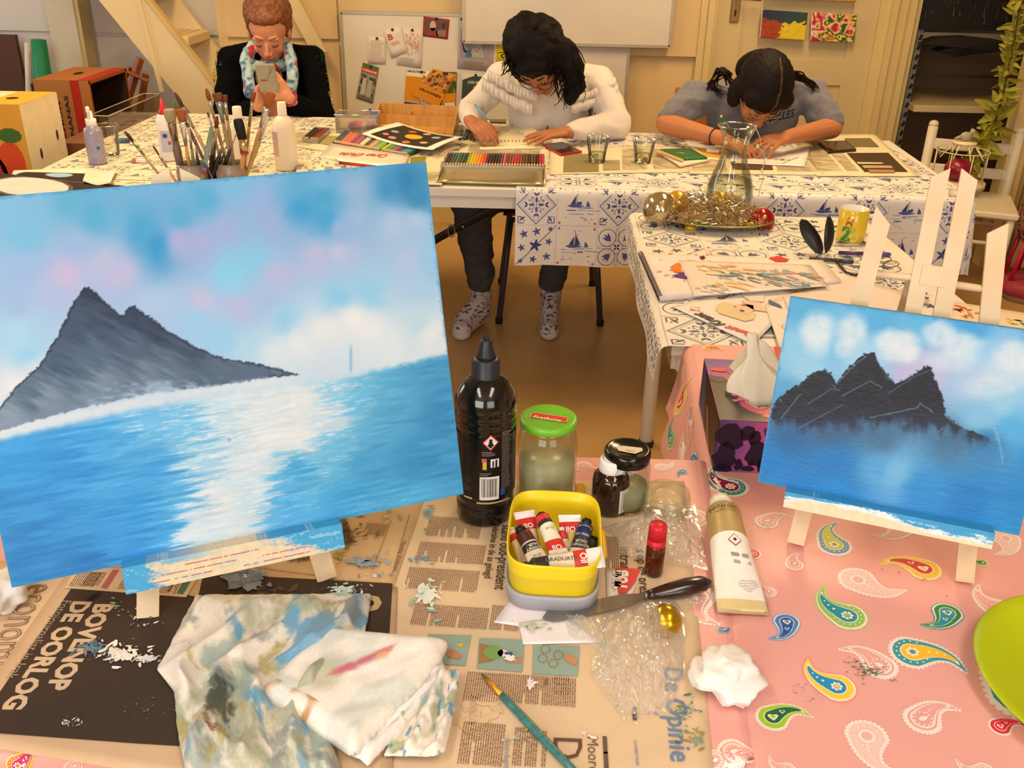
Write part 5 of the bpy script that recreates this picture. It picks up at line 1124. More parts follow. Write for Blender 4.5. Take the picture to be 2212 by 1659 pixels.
tube_obj('red shouldered paint tube leaning in the middle of the yellow box',Pz(1168,1112,.074),Pz(1208,1196,.056),.0098,.024,[(0,.20,'#d9302a'),(.20,.30,BLK),(.30,.68,CRM),(.68,.90,RED),(.90,1,'#f0e4dc')],'#161414',caplen=.05,txt=[('22 ml',.42,0,.005,-PI/2,'#7a6f64',0),('Oil',.82,0,.010,-PI/2,'#f6e6dc',.03)])
tube_obj('narrow oil tube with a red stripe between the red and gold tubes',Pz(1212,1140,.062),Pz(1224,1205,.034),.006,.014,[(0,.35,RED),(.35,1,'#efdcb4')],'#e8dcc8',caplen=.12)
tube_obj('gold bodied oil tube with its white crimped end at the box back wall',Pz(1236,1212,.024),Pz(1230,1116,.068),.009,.028,[(0,.60,'#d3b968'),(.60,.86,RED),(.86,1,'#f1e8e8')],'#2a2218',crimpcol='#f4ecec',txt=[('Oil',.72,0,.010,PI/2,'#f6e6dc',.03)])
tube_obj('dark blue paint tube with a black cap at the box right wall',Pz(1268,1124,.068),Pz(1248,1206,.044),.0098,.025,[(0,.46,'#16284f'),(.46,.74,BLK),(.74,1,'#e6d4c0')],'#0d1016',caplen=.13,txt=[('Prussian Blue',.16,0,.0035,-PI/2,'#c9cfdc',0),('SERIE 120',.38,0,.004,-PI/2,'#c9cfdc',.01),('DALER',.55,0,.0048,-PI/2,'#d8cdb8',.02),('ROWNEY',.64,0,.0048,-PI/2,'#d8cdb8',.02)])
tube_obj('dark capped tube half hidden under the blue tube',Pz(1284,1160,.052),Pz(1262,1215,.026),.008,.020,[(0,.4,'#3a3d34'),(.4,1,CRM)],'#12140f')
tube_obj('graduate oil tube laid along the front rim of the yellow box',Pz(1132,1226,.060),Pz(1300,1203,.076),.0098,.027,[(0,.28,BLK),(.28,.62,'#e6d9b8'),(.62,.80,RED),(.80,1,'#e9e6dc')],'#141210',caplen=.06,crimpcol='#dfe4e2',up=(0,-.5,1),txt=[('GRADUATE',.45,-.002,.007,0,'#6a6258',.02),('Oil',.71,0,.011,-PI/2,'#f6e6dc',.03)])
# ---------------------------------------------------------------- teal brush
a,b=Z(1040,1455,ZT+.004),Z(1262,1690,ZT+.004); d=b-a; t=thing('paint_brush','long teal handled paint brush with a yellow ferrule on the newspaper','paintbrush',a)
m=MB(); m.tube([d*0,d*.03,d*.07],[.0006,.0016,.0022],10,'#6a5636'); m.build('bristles',mat('brush_hair',None,.6,noise_=(300,.3)),t)
m=MB(); m.tube([d*.06,d*.10,d*.22],[.0023,.0025,.0034],12,'#d99a2c'); m.build('ferrule',mat('gilt_ferrule',None,.3,metal=.5,noise_=(60,.1)),t)
m=MB(); m.tube([d*.22,d*.3,d*.5,d*.8,d*1.0],[.0035,.0042,.0045,.0042,.0040],12,'#43817f'); m.build('handle',mat('teal_handle',None,.35,noise_=(200,.35),coat=.2),t)
# ---------------------------------------------------------------- green plate
zc=.742+.020; q=Z(2128,1475,zc); t=MB(); R=.15; c=q+Vector((R,0,0)); 
m=MB(); m.lathe([(.0005,.001),(R*.62,.0),(R*.66,.002),(R*.92,.015),(R*.985,.0195),(R,.0215),(R*.985,.0225),(R*.90,.0190),(R*.64,.006),(.0005,.005)],72,'#b6c414')
sh=Sheet(m,lambda x,y,h:Vector((x,y,.0052+h)))
rg=random.Random(2)
for i in range(26): sh.put([disc(-R*.6*rg.random()-.005,rg.uniform(-.07,.05),rg.uniform(.0006,.0014),6)],rg.choice(['#8a8a20','#5a5a3a','#7a3a2a']),1)
o=m.build('plate',mat('lime_melamine',None,.2,coat=.4,noise_=(8,.03)),None); o.location=(c.x,c.y,.7432); tag(o,'lime green melamine plate at the right edge','plate')
# ---------------------------------------------------------------- tissue box
p_bl,p_br,p_tl=Z(1545,989,.743),Z(1660,992,.743),Z(1500,860,.743)
zt_=.743+.085
A=Z(1555,908,zt_); B=Z(1662,914,zt_); D=Z(1500,770,zt_); ex=(B-A).normalized(); ey=Vector((-ex.y,ex.x,0)); wd_,dp_=.118,(D-A).length*.97
t=thing('tissue_box','purple and pink tissue box with dark petal print','tissue box',M=frame(Vector((A.x,A.y,.7432)),ex,(0,0,1)))
m=MB(); hb_=.085; rg=random.Random(9)
GR=['#3a2a5a','#6a3f82','#a0508c','#d0568a','#e0607c','#ea6a52']
def gcol(u,v): i=max(0,min(4.99,(u*.75+v*.35*0+.1*n3(u*4,v*4,3)+.1)*5)); k=int(i); return cmix(GR[k],GR[min(5,k+1)],i-k)
m.grid(lambda u,v:Vector((u*wd_,0,v*hb_)),20,14,lambda u,v:gcol(u,v),False)
m.grid(lambda u,v:Vector((0,(1-u)*dp_,v*hb_)),20,10,lambda u,v:cmix('#343a64','#2a1a20',sst(u,.35,.6)),False)
m.grid(lambda u,v:Vector((wd_,u*dp_,v*hb_)),6,6,'#c8406c',False); m.grid(lambda u,v:Vector(((1-u)*wd_,dp_,v*hb_)),6,6,'#5a3a7a',False)
# top with an oval opening
n=40; ocx,ocy,orx,ory=wd_*.56,dp_*.50,wd_*.215,dp_*.30; ring=[(ocx+orx*math.cos(2*PI*i/n),ocy+ory*math.sin(2*PI*i/n)) for i in range(n)]
def edge(i):
    a=2*PI*i/n; c,s=math.cos(a),math.sin(a); k=1e9
    for lim,comp in ((wd_-ocx,c),(-ocx,c),(dp_-ocy,s),(-ocy,s)):
        if comp*lim>0: k=min(k,lim/comp)
    return (ocx+c*k,ocy+s*k)
outr=[edge(i) for i in range(n)]; NR=8
for j in range(NR):
    for i in range(n):
        i2=(i+1)%n; f=lambda a,b,k:(a[0]+(b[0]-a[0])*k,a[1]+(b[1]-a[1])*k); q4=[f(ring[i],outr[i],j/NR),f(ring[i2],outr[i2],j/NR),f(ring[i2],outr[i2],(j+1)/NR),f(ring[i],outr[i],(j+1)/NR)]
        cxq=sum(a for a,_ in q4)/4/wd_; cyq=sum(b for _,b in q4)/4/dp_; col=cmix(cmix('#c04a8c','#e05a5c',cxq),'#6a4390',sst(cyq,.55,1))
        m.poly([Vector((a,b,hb_)) for a,b in q4],col)
for cxx,cyy in ((0,0),(wd_,0),(0,dp_),(wd_,dp_)): pass
cor=[(0,0),(wd_,0),(wd_,dp_),(0,dp_)]
for c in cor:
    near=sorted(range(n),key=lambda i:math.dist(outr[i],c))[:2]; m.poly([Vector(outr[near[0]]+(hb_,)),Vector(c+(hb_,)),Vector(outr[near[1]]+(hb_,))],'#8a4a8c' if c[1] else '#b04a6c')
sh=Sheet(m,lambda x,y,h:Vector((x,y,hb_+.0003+h)))
def blob(cx,cy,rx,ry,sd,n=18,a0=0):
    r_=random.Random(sd); ph=[r_.random()*6 for _ in range(4)]; return [(cx+rx*(1+.16*math.sin(3*a+ph[0])+.09*math.sin(5*a+ph[1])+.06*math.sin(9*a+ph[2]))*math.cos(a),cy+ry*(1+.16*math.sin(2*a+ph[3])+.08*math.sin(7*a+ph[0]))*math.sin(a)) for a in [2*PI*i/n for i in range(n)]]
DK='#241815'
sh.put([[(.001,.001),(wd_*.60,.001),(wd_*.55,.022),(wd_*.40,.035),(wd_*.31,.05),(wd_*.30,.09),(wd_*.22,.115),(wd_*.30,.125),(wd_*.22,.142),(wd_*.10,.150),(.001,.155)]],'#2c211a',1)
sh.put([blob(wd_*.13,.138,.013,.010,5)],'#3a1c14',2); sh.put([blob(wd_*.17,.175,.012,.008,6)],'#e04a2c',2); sh.put(line2([(wd_*.05,.17),(wd_*.2,.178),(wd_*.3,.165)],.002),'#e04a2c',2.5)
for (x,y,r) in ((.2,.1,.004),(.28,.085,.006),(.33,.07,.005),(.26,.065,.005),(.4,.07,.003)): sh.put([blob(wd_*x,y,r,r*.9,int(x*100+y*1000))],'#d07a94',2.2)
for (x,y,r) in ((.62,.018,.006),(.72,.012,.004),(.8,.02,.003),(.52,.028,.003)): sh.put([blob(wd_*x,y,r,r*.6,int(x*90))],'#f08a4a',2.2)
sh.put([[(wd_*.88,.055),(wd_*.999,.035),(wd_*.999,.0),(wd_*.96,.015)]],'#4a2a5a',1)
sh.put([disc(ocx,ocy,orx*1.06,30,ory*1.04)],'#cbbf9c',1.6) if False else None
fr=Sheet(m,lambda x,y,h:Vector((x,-.0003-h,y)))
for (x,y,rx,ry) in ((.52,.38,.017,.024),(.16,.7,.022,.020),(.12,.3,.017,.022),(.36,.78,.011,.014),(.45,.70,.009,.012),(.6,.83,.006,.008),(.63,.62,.005,.013),(.75,.75,.003,.016),(.67,.3,.004,.012),(.42,.08,.010,.005),(.1,.05,.014,.008),(.45,.2,.005,.005),(.3,.15,.006,.009),(.7,.5,.002,.02),(.56,.15,.003,.012)): fr.put([blob(wd_*x,hb_*y,rx,ry,int(x*100+y*77))],'#221028' if x<.6 else '#6a1a38',1)
sd=Sheet(m,lambda x,y,h:Vector((-.0003-h,x,y)))
sd.put([[(.001,.001),(dp_*.62,.001),(dp_*.66,hb_*.3),(dp_*.80,hb_*.999),(.001,hb_*.999)]],'#1f1512',1); sd.put([[(dp_*.2,.001),(dp_*.45,.001),(dp_*.60,hb_*.5),(dp_*.5,hb_*.6)]],'#7a4636',2)
m.build('carton',GLOSSY,t)
m=MB(); 
m.grid(lambda u,v:Vector((ocx+orx*1.0*math.cos(2*PI*u),ocy+ory*1.0*math.sin(2*PI*u),hb_+.0006-v*.02)),40,1,'#8a7c50'); m.poly([(ocx+orx*math.cos(2*PI*i/40),ocy+ory*math.sin(2*PI*i/40),hb_-.02) for i in range(40)],'#6f6542'); m.tube([(ocx+orx*math.cos(2*PI*i/40),ocy+ory*math.sin(2*PI*i/40),hb_+.0006) for i in range(40)],.0008,5,'#cbbf92',closed=True); m.build('opening_film',mat('film_slot',None,.3),t)
# the tissue standing out of the slot
m=MB()
def tsh(u,v):   # folded cone-like leaf
    base=Vector((ocx-orx*.3+u*orx*.9,ocy-ory*.85+u*ory*.2,hb_-.01)); tip=Vector((ocx-.012+.006*u,ocy+ory*.35,hb_+.085))
    w=math.sin(PI*v)*.0; p=base.lerp(tip,v); s=(u-.5)*2; wd=.034*(1-v)**.6*(.35+1.1*math.sin(PI*min(1,v*1.25+.15)))
    p.x+=s*wd+.006*math.sin(u*9+v*4); p.y+=abs(s)*.03*(1-v)+.004*math.cos(u*11); return p
m.grid(tsh,26,22,'#e2dac4',True,.0004)
def tsh2(u,v):
    a=Vector((ocx-.002,ocy+ory*.25,hb_+.078)); b=Vector((ocx+.052,ocy+ory*.1,hb_+.034)); c=Vector((ocx+.012,ocy-ory*.2,hb_-.002)); p=a.lerp(b,u).lerp(c,v*(1-.15*u)); p.z+=.006*math.sin(u*6+v*5)*(1-v); return p
m.grid(tsh2,16,16,'#ded5bd',True,.0004)
def tsh3(u,v):
    a=Vector((ocx-.018,ocy+ory*.3,hb_+.06)); b=Vector((ocx-.040,ocy+ory*.35,hb_+.030)); c=Vector((ocx-.012,ocy-ory*.1,hb_-.002)); p=a.lerp(b,u).lerp(c,v); p.z+=.004*math.sin(u*5+v*6)*(1-v); return p
m.grid(tsh3,12,12,'#d5caa8',True,.0004)
m.build('tissue',MC['tissue_paper'],t)
# red booklet beside it
m=MB(); A=Z(1668,792,.7435); m.box((A.x+.04,A.y-.02,.752),(.07,.13,.016),'#e9dcc0',Matrix.Rotation(-.15,3,'Z')); m.box((A.x+.04,A.y-.02,.7612),(.074,.134,.002),'#c92434',Matrix.Rotation(-.15,3,'Z')); m.box((A.x+.04,A.y-.02,.7432),(.074,.134,.002),'#c92434',Matrix.Rotation(-.15,3,'Z'))
tag(m.build('book',mat('book_print',None,.4,noise_=(20,.05))),'small red covered book behind the small canvas next to the tissue box','book')
# ---------------------------------------------------------------- things on the tinsel table
def lab(o,l,c,g=None): return tag(o,l,c,g)
z=.7425
t,q=onto('tinsel_dish','oval silver dish heaped with gold tinsel around the carafe','dish',1533,484,z)
R=.172
m=MB(); m.lathe([(.0005,.003),(R*.55,.002),(R*.62,.004),(R*.95,.020),(R,.0235),(R*.97,.0245),(R*.6,.007),(.0005,.006)],64,'#b5a684',sy=.62); m.build('dish_body',mat('tarnished_silver',None,.25,metal=.8,noise_=(30,.25)),t)
TIN=mat('tinsel_foil',None,.18,metal=.95)
m=MB(); rg=random.Random(4)
for i in range(2600):
    a=rg.random()*2*PI; r=math.sqrt(rg.random())*R*.93; x=r*math.cos(a); y=r*math.sin(a)*.62; hz=.012+(.066*(1-(r/R)**2)+.014)*rg.random()**.7
    if x>R*.75 : hz*=.6
    d=Vector((rg.gauss(0,1),rg.gauss(0,1),rg.gauss(0,.7))).normalized()*rg.uniform(.008,.02); s=d.orthogonal().normalized()*.0007; p=Vector((x,y,hz))
    m.poly([p-s,p+s,p+d+s,p+d-s],rg.choice(['#d5c59a','#e0d4b4','#b59a60','#e6e2da','#9a8452','#dcd8d0']))
o=m.build('tinsel',TIN,t); o['kind']='stuff'
def ball(label,px,py,r,col,dz,metal=.7,yo=0,rough=.12,swirl=None):
    p=Y(px,py,q.y+yo); tt=thing('christmas_ball',label,'bauble',p); m=MB(); m.ell((0,0,0),(r,r,r),col,28,18)
    m.build('ball',mat('bauble_'+col[1:],None,rough,metal=metal,noise_=(20,.1)),tt)
    m=MB(); m.lathe([(r*.16,r*.96),(r*.17,r*1.1),(.0005,r*1.12)],10,'#c9b070',M=Matrix.Rotation(1.0,4,'X')); 
    m.build('cap',mat('brass',None,.35,metal=.7),tt)
    if swirl:
        m=MB()
        for k in range(5): 
            a0=k*1.25; m.tube([Matrix.Rotation(a0,3,'Y')@Vector((r*1.004*math.cos(th),r*1.004*math.sin(th)*.5,r*1.004*math.sqrt(max(0,1-math.cos(th)**2-.25*math.sin(th)**2)))) for th in [i*PI/10 for i in range(11)]],.0009,5,swirl)
        m.build('glitter_line',mat('glitter',None,.3,metal=.6),tt)
ball('large clear silver bauble at the left of the tinsel dish',1425,452,.048,'#c9bb94',0,.85,.0)
ball('matt gold bauble behind the silver one on the tinsel dish',1463,437,.033,'#d9a93c',0,.55,.05,.3)
ball('small gold bauble seen through the carafe',1556,432,.024,'#d9b13c',0,.6,.045,.3)
ball('red bauble with glitter lines at the right of the tinsel dish',1644,478,.037,'#b3121c',0,.45,-.01,.15,'#e0b8a0')
for (px,py,c,lb) in ((1492,492,'#e3b21c','yellow foil wrapped candy on the tinsel'),(1513,486,'#4f9a3c','green foil wrapped candy on the tinsel'),(1622,487,'#c9c22c','lime yellow foil wrapped candy beside the red bauble')):
    p=Y(px,py,q.y-.055); m=MB(); m.ell((0,0,0),(.018,.012,.010),c,12,8)
    for s in (-1,1): m.add([(s*.016,0,0),(s*.030,.008,.006),(s*.032,0,-.004),(s*.030,-.008,.004)],[[0,1,2,3]],c)
    o=m.build('wrapped_candy',mat('candy_foil',None,.25,metal=.3,noise_=(150,.3)),None); o.location=p; tag(o,lb,'candy')
# carafe
t,qc=onto('glass_carafe','clear waisted glass carafe standing in the tinsel dish','carafe',1571,452,z+.008)
Hc=hpx(1578,272,qc.y)-qc.z; k=Hc/.26
G_C=glass('carafe_glass','#f3f4ea',.02,alpha=.04,k=.7)
m=MB(); m.lathe([(.0005,.004),(.05,.004),(.058,.012),(.066,.05*k),(.064,.075*k),(.056,.105*k),(.043,.14*k),(.034,.175*k),(.033,.195*k),(.038,.225*k),(.049,.252*k),(.0535,.259*k),(.054,.262*k),(.051,.262*k)],40,flute=.02); m.build('glass',G_C,t)
m=MB(); m.tube([(.053*math.cos(2*PI*i/32),.053*math.sin(2*PI*i/32),.261*k) for i in range(32)],.0022,6,closed=True); m.build('rim',glass('rim_glass','#e6e8da',.05,alpha=.25),t)
m=MB(); m.lathe([(.0005,.006),(.05,.008),(.060,.02),(.062,.06*k),(.055,.098*k),(.0005,.098*k)],32); m.build('water',glass('water_surface','#eef2e8',.02,alpha=.02,k=.5),t)
# little light wire
m=MB(); P=[Y(x,y,qc.y-.03) for x,y in ((1630,272),(1640,292),(1645,310),(1636,316),(1650,330),(1652,350),(1646,368),(1650,385),(1642,405),(1638,425))]; m.tube(P,.0012,6,'#d8c8a0')
for i in (3,5,6): m.ell(P[i],(.0035,.0035,.006),'#f0e8d0',8,6)
tag(m.build('wire_lights',mat('clear_wire',None,.2,metal=.2)),'thin clear wire of tiny lights hanging from the carafe rim','string lights')
# mug
t,q=onto('mug','yellow mug with a green number two and a white inside','mug',1835,518,z,turn=.1)
Hm=hpx(1838,447,q.y)-q.z-.004; Rm=.0375
m=MB(); m.lathe([(.0005,0),(Rm*.92,0),(Rm,.004),(Rm,Hm),(Rm*.96,Hm+.0015)],40,'#e2bf2c'); s_=cyl(m,(0,0,0),Rm)
s_.put(subd(tf(text2('2',.048,.05),-.028,.008),.004),'#2a8a4a',2); s_.put([disc(-.012,.050,.009,12),[(-.02,.058),(-.015,.07),(-.008,.062),(-.002,.068),(-.003,.056)]],'#a8502c',1); s_.put([disc(-.002,.036,.010,10)],'#b0b83c',1); s_.put([disc(.006,.018,.012,12)],'#d5cf4a',1); s_.put([disc(-.022,.040,.004,8),disc(-.012,.026,.004,8)],'#a8302c',1)
m.build('mug_body',mat('glazed_mug',None,.15,spec=.6,coat=.3),t)
MB().lathe([(Rm*.96,Hm+.0015),(Rm*.90,Hm),(Rm*.90,.006),(.0005,.006)],40,'#efe8dc',c0=False).build('inside',MC['glazed_mug'],t)
MB().tube([(Rm*.97,0,Hm*.8),(Rm+.018,0,Hm*.82),(Rm+.026,0,Hm*.55),(Rm+.018,0,Hm*.25),(Rm*.97,0,Hm*.2)],.0055,10,'#efe8dc').build('handle',MC['glazed_mug'],t)
# open glasses case: two shells standing like a clam
a,b=Z(1783,548,z),Z(1742,475,z); t=thing('glasses_case','open black glasses case with a pale lining','glasses case',a)
def shell(col1,ang,px0,px1,nm,hgt):
    A=Y(*px0,a.y)-a; B=Y(*px1,a.y+.02)-a; m=MB(); ax=(B-A); L=ax.length; axn=ax.normalized(); w=Vector((math.sin(ang),-math.cos(ang),0)); n=axn.cross(w).normalized()
    def f(u,v): s=(v-.5)*2; ww=.026*(math.sin(PI*min(.98,max(.02,u)))**.45); return A+axn*L*u+w*s*ww+n*(.016*(1-s*s)*math.sin(PI*u)**.6)
    m.grid(f,20,10,col1,True,.0022); m.build(nm,mat('case_shell',None,.4,noise_=(60,.15)),t); return A,axn,L,w,n
shell('#1d1713',.9,(1768,548),(1737,474),'lower_shell',.02); A,ax,L,w,n=shell('#1d1713',-.6,(1786,546),(1790,466),'upper_shell',.02)
m=MB(); m.grid(lambda u,v:A+ax*L*(.05+.9*u)+w*(v-.5)*.046*math.sin(PI*min(.97,max(.03,u)))**.5+n*(-.001),14,4,'#b9aa90'); m.build('lining',mat('case_lining',None,.8,noise_=(90,.1)),t)
def pen(label,p0,p1,r,col,capc,zz_=.7425,group=None,nm='pen',cat='pen'):
    a,b=Z(*p0,zz_+r),Z(*p1,zz_+r); d=b-a; t=thing(nm,label,cat,a,group=group); m=MB(); m.tube([d*0,d*.62],[r,r],10,col); m.build('barrel',mat('pen_plastic',None,.35,noise_=(40,.1)),t)
    m=MB(); m.tube([d*.6,d*.97,d],[r*1.12,r*1.12,r*.7],10,capc); m.build('cap',MC['pen_plastic'],t)
pen('purple felt pen lying right of the glasses case',(1812,546),(1924,550),.005,'#4a3570','#5a4490'); pen('dark grey felt pen in front of the glasses case',(1748,558),(1844,566),.005,'#4a4a4a','#3a3a40')
m=MB(); m.tube([Z(x,y,z+.004) for x,y in ((1806,560),(1815,575),(1828,588),(1845,594),(1865,592))],.0028,7,'#2e1b14'); tag(m.build('leather_cord',mat('dark_cord',None,.5,noise_=(60,.2))),'dark brown cord curling beside the felt pens','cord')
m=MB(); 
for cx in (1893,1925): m.tube([Z(cx+17*math.cos(i*PI/8),570+7*math.sin(i*PI/8),z+.006+.006*math.sin(i*PI/8)) for i in range(16)],.0011,6,'#8a6a2c',closed=True)
m.tube([Z(1908,566,z+.01),Z(1911,568,z+.011)],.0012,6,'#8a6a2c'); m.tube([Z(1880,562,z+.008),Z(1872,590,z+.004),Z(1905,604,z+.003)],.0011,6,'#8a6a2c')
tag(m.build('spectacles',mat('thin_gold_wire',None,.3,metal=.8)),'thin gold wire spectacles behind the small easel','glasses')
# sketchbook with manga style colours, loose print, magazine and sheets
z=.7435; m=MB(); f=paper(m,[(1384,546),(1777,562),(1818,607),(1427,643)],z+.010,'#efe2da',12,.001,.010,21); 
sh=wsheet(m,z+.0118)
rg=random.Random(8)
for i in range(26): x=1400+rg.random()*70+rg.random()*rg.random()*300; y=550+rg.random()*85*(1 if x<1480 else .15); qx=Z(x,y,z); s=rg.uniform(.006,.018); sh.put([[(qx.x,qx.y),(qx.x+s,qx.y+s*.5),(qx.x+s*.3,qx.y+s)]],rg.choice(['#e8b0a8','#eec4bc','#e8a8a0','#c9d4d4']),1)
sh.put([pxpoly([(1448,577),(1462,569),(1468,570),(1473,590),(1455,588)],z+.011)],'#e8842c',2); sh.put([pxpoly([(1450,597),(1478,588),(1486,604),(1470,601)],z+.011)],'#6a3f8a',2); sh.put([pxpoly([(1660,558),(1680,554),(1705,561),(1698,566),(1675,566)],z+.011)],'#d8483c',2); sh.put([pxpoly([(1510,556),(1520,553),(1524,558),(1516,562)],z+.011)],'#6a2c24',2); sh.put(line2(pxpoly([(1484,563),(1500,564),(1520,568),(1535,564)],z+.011),.002),'#6a3f8a',2)
tag(m.build('sketchbook',PAPER),'thick sketchbook with pink and orange doodles at the left table corner','sketchbook')
A,B=Z(1384,546,z+.010),Z(1427,643,z+.010); m=MB()
sb=bpy.data.objects['sketchbook']
for i in range(34):
    p=A.lerp(B,(i+.5)/34); d=Vector((-1,0,0)); m.tube([p+Vector((.004,0,.003)),p+Vector((-.002,0,.005)),p+Vector((-.006,0,-.002)),p+Vector((-.002,0,-.009)),p+Vector((.003,0,-.009))],.0011,5,'#2e2a33')
o=m.build('spiral_binding',mat('black_wire',None,.3,metal=.6),sb)
z=.7560; m=MB(); paper(m,[(1466,562),(1750,572),(1790,618),(1500,640)],z,'#ecdfd2',14,.0008,.0004,22); sh=wsheet(m,z+.0009)
def art(px,py,rx,ry,cols,n,seed,slant=.25,layer=2):
    r_=random.Random(seed)
    for i in range(n):
        x=px+r_.uniform(-1,1)*rx; y=py+r_.uniform(-1,1)*ry+(x-px)*slant*.1; l=r_.uniform(10,38); q1,q2=Z(x,y,z),Z(x+l,y+l*slant*r_.uniform(.2,1.4),z); sh.put([leaf2(q1.x,q1.y,q2.x,q2.y,r_.uniform(.004,.013))],r_.choice(cols),layer+i*.01)
art(1560,580,60,8,['#e9c48c','#e3b06a','#efd0a0'],26,1); art(1610,595,70,8,['#8aa3b0','#6f8ea0','#7a8a6a','#5f7a8c'],30,2); art(1570,612,50,8,['#e9b45c','#efc98c','#e8a850'],14,3); art(1690,595,60,12,['#d99a98','#8fb0bc','#e6b0a4','#7a98a8'],36,4); art(1530,622,40,8,['#a8c4c8','#efc4b8'],12,5); art(1700,612,50,8,['#7f98a8','#c9d0d0','#b0a8a4'],20,6)
sh.put([disc(*pxpoly([(1541,592)],z)[0],.020,14,.012)],'#f0d8c0',4)
tag(m.build('art_print',GLOSSY),'loose colour print of flowing blonde hair lying on the sketchbook','picture')
z=.7462; m=MB(); paper(m,[(1656,603),(1730,640),(1627,744),(1453,663)],z,'#efe6de',14,.0012,.0005,23); sh=wsheet(m,z+.0016)
textpx(sh,'Kunst',(1640,727),(1572,704),'#d8402f',z,bold=.035,shear=.25,ratio=1.0); textpx(sh,'Krant',(1569,703),(1512,676),'#2a2420',z,bold=.035,shear=.25,ratio=1.15)
textpx(sh,'DRAG POWER',(1617,626),(1545,645),'#3a342e',z,bold=.02,ratio=1.2); textpx(sh,'KLEM',(1513,672),(1491,669),'#d8604c',z,bold=.03,ratio=1.2); textpx(sh,'MULTI',(1513,666),(1493,663),'#e0a08c',z,bold=.03,ratio=.9)
textpx(sh,'BERICHTEN VAN HET KUNSTHUIS',(1646,730),(1570,700),'#6a5a50',z+.0001,ratio=.8) if False else None
B_=lambda pts,c,l=2: sh.put([pxpoly(pts,z)],c,l)
B_([(1545,668),(1548,660),(1562,655),(1580,658),(1598,668),(1620,674),(1632,680),(1628,692),(1608,696),(1590,690),(1570,684),(1552,678)],'#e3cfa0'); B_([(1580,662),(1605,658),(1627,662),(1628,672),(1618,682),(1600,680),(1586,672)],'#edc4ac',3); B_([(1602,650),(1640,655),(1658,676),(1628,672),(1610,662)],'#edc8b0',3); B_([(1600,660),(1612,661),(1613,664),(1602,663)],'#a8404a',4); B_([(1598,671),(1608,673),(1606,677),(1598,675)],'#4a4a55',4); B_([(1583,664),(1590,664),(1590,667)],'#6a6470',4); B_([(1600,640),(1650,640),(1650,655),(1620,652)],'#e8dcd0',3)
tag(m.build('magazine',GLOSSY),'white art magazine with a blonde portrait lying upside down','magazine')
z=.7478; m=MB(); paper(m,[(1660,648),(1850,599),(2010,650),(1700,762)],z,'#e9d9cc',12,.0014,.0004,24); tag(m.build('paper_sheet',PAPER),'blank white sheet behind the top left corner of the small canvas','paper')
z=.7490; m=MB(); paper(m,[(1652,658),(1692,640),(1740,760),(1688,762)],z,'#efe3d6',8,.0008,.0004,25); sh=wsheet(m,z+.0012); sh.put([pxpoly([(1660,648),(1685,660),(1690,668),(1660,657)],z)],'#3f5f8c',2); sh.put(line2([(lambda c:(c[0]+.012*math.cos(i*PI/8),c[1]+.016*math.sin(i*PI/8)))(pxpoly([(1702,708)],z)[0]) for i in range(17)],.0014),'#c9a23c',2); tag(m.build('leaflet',GLOSSY),'small white leaflet with a blue corner by the magazine','paper')
z=.7440; m=MB(); paper(m,[(2063,652),(2290,688),(2300,760),(2040,740)],z,'#ead6b8',8,.0008,.0004,26); sh=wsheet(m,z+.0012)
r_=random.Random(3)
for (px,py,c,n) in ((2082,668,'#d8603c',9),(2095,682,'#e09a4c',6),(2190,695,'#e3c93c',3),(2205,698,'#3f7a4c',3),(2208,706,'#d8402f',3)):
    for i in range(n): a_=Z(px+r_.uniform(-12,12),py+r_.uniform(-5,8),z); an=r_.random()*PI; sh.put([leaf2(a_.x,a_.y,a_.x+.02*math.cos(an),a_.y+.02*math.sin(an),.006)],c,2)
tag(m.build('colour_sample_sheet',PAPER),'cream sheet with paint colour samples behind the small easel at the right','paper')
# ---------------------------------------------------------------- far table
z=.7425
def newsheet(c,lb,seed,photos=(),blocks=(),zz_=z,col='#dccfae'):
    m=MB(); paper(m,c,zz_,col,16,.0016,.0005,seed); sh=wsheet(m,zz_+.0016); r_=random.Random(seed)
    A,B,C,D=[Z(*p,zz_) for p in c]
    def ins(u,v): p=(A*(1-u)+B*u)*(1-v)+(D*(1-u)+C*u)*v; return p.x,p.y
    for (u0,v0,u1,v1,cc) in photos: sh.put([[ins(u0,v0),ins(u1,v0),ins(u1,v1),ins(u0,v1)]],cc,2)
    for (u0,v0,u1,v1) in blocks:
        n=max(3,int((v1-v0)*abs(A.y-D.y)/.0045))
        for i in range(n):
            v=v0+(v1-v0)*i/n; e=u1-(u1-u0)*(r_.random()*.3 if r_.random()<.2 else 0); sh.put([[ins(u0,v),ins(e,v),ins(e,v+(v1-v0)*.4/n),ins(u0,v+(v1-v0)*.4/n)]],'#a8987c',1.5)
    return tag(m.build('newspaper',PAPER),lb,'newspaper'),sh,ins
newsheet([(1190,318),(1480,316),(1490,372),(1185,377)],'newspaper under the two glasses on the far table',31,[(.1,.3,.35,.95,'#8a7c58'),(.38,.55,.5,.9,'#a0906c')],[(.52,.1,.7,.9),(.74,.1,.96,.9)])
newsheet([(1480,318),(1760,322),(1785,378),(1490,376)],'newspaper beneath the drawing sheet on the far table',32,[(.32,.55,.62,.85,'#5a3a30')],[(.02,.3,.28,.9),(.65,.1,.95,.9)],z+.0006)
newsheet([(1690,292),(1890,290),(1985,381),(1765,381)],'newspaper with a dark photograph at the right end of the far table',33,[(.5,.5,.93,.92,'#4a3828'),(.62,.12,.9,.35,'#7a6a4c')],[(.05,.1,.3,.9),(.33,.5,.46,.9)],z+.0012)
m=MB(); sh=wsheet(m,z+.004); zz_=z+.004
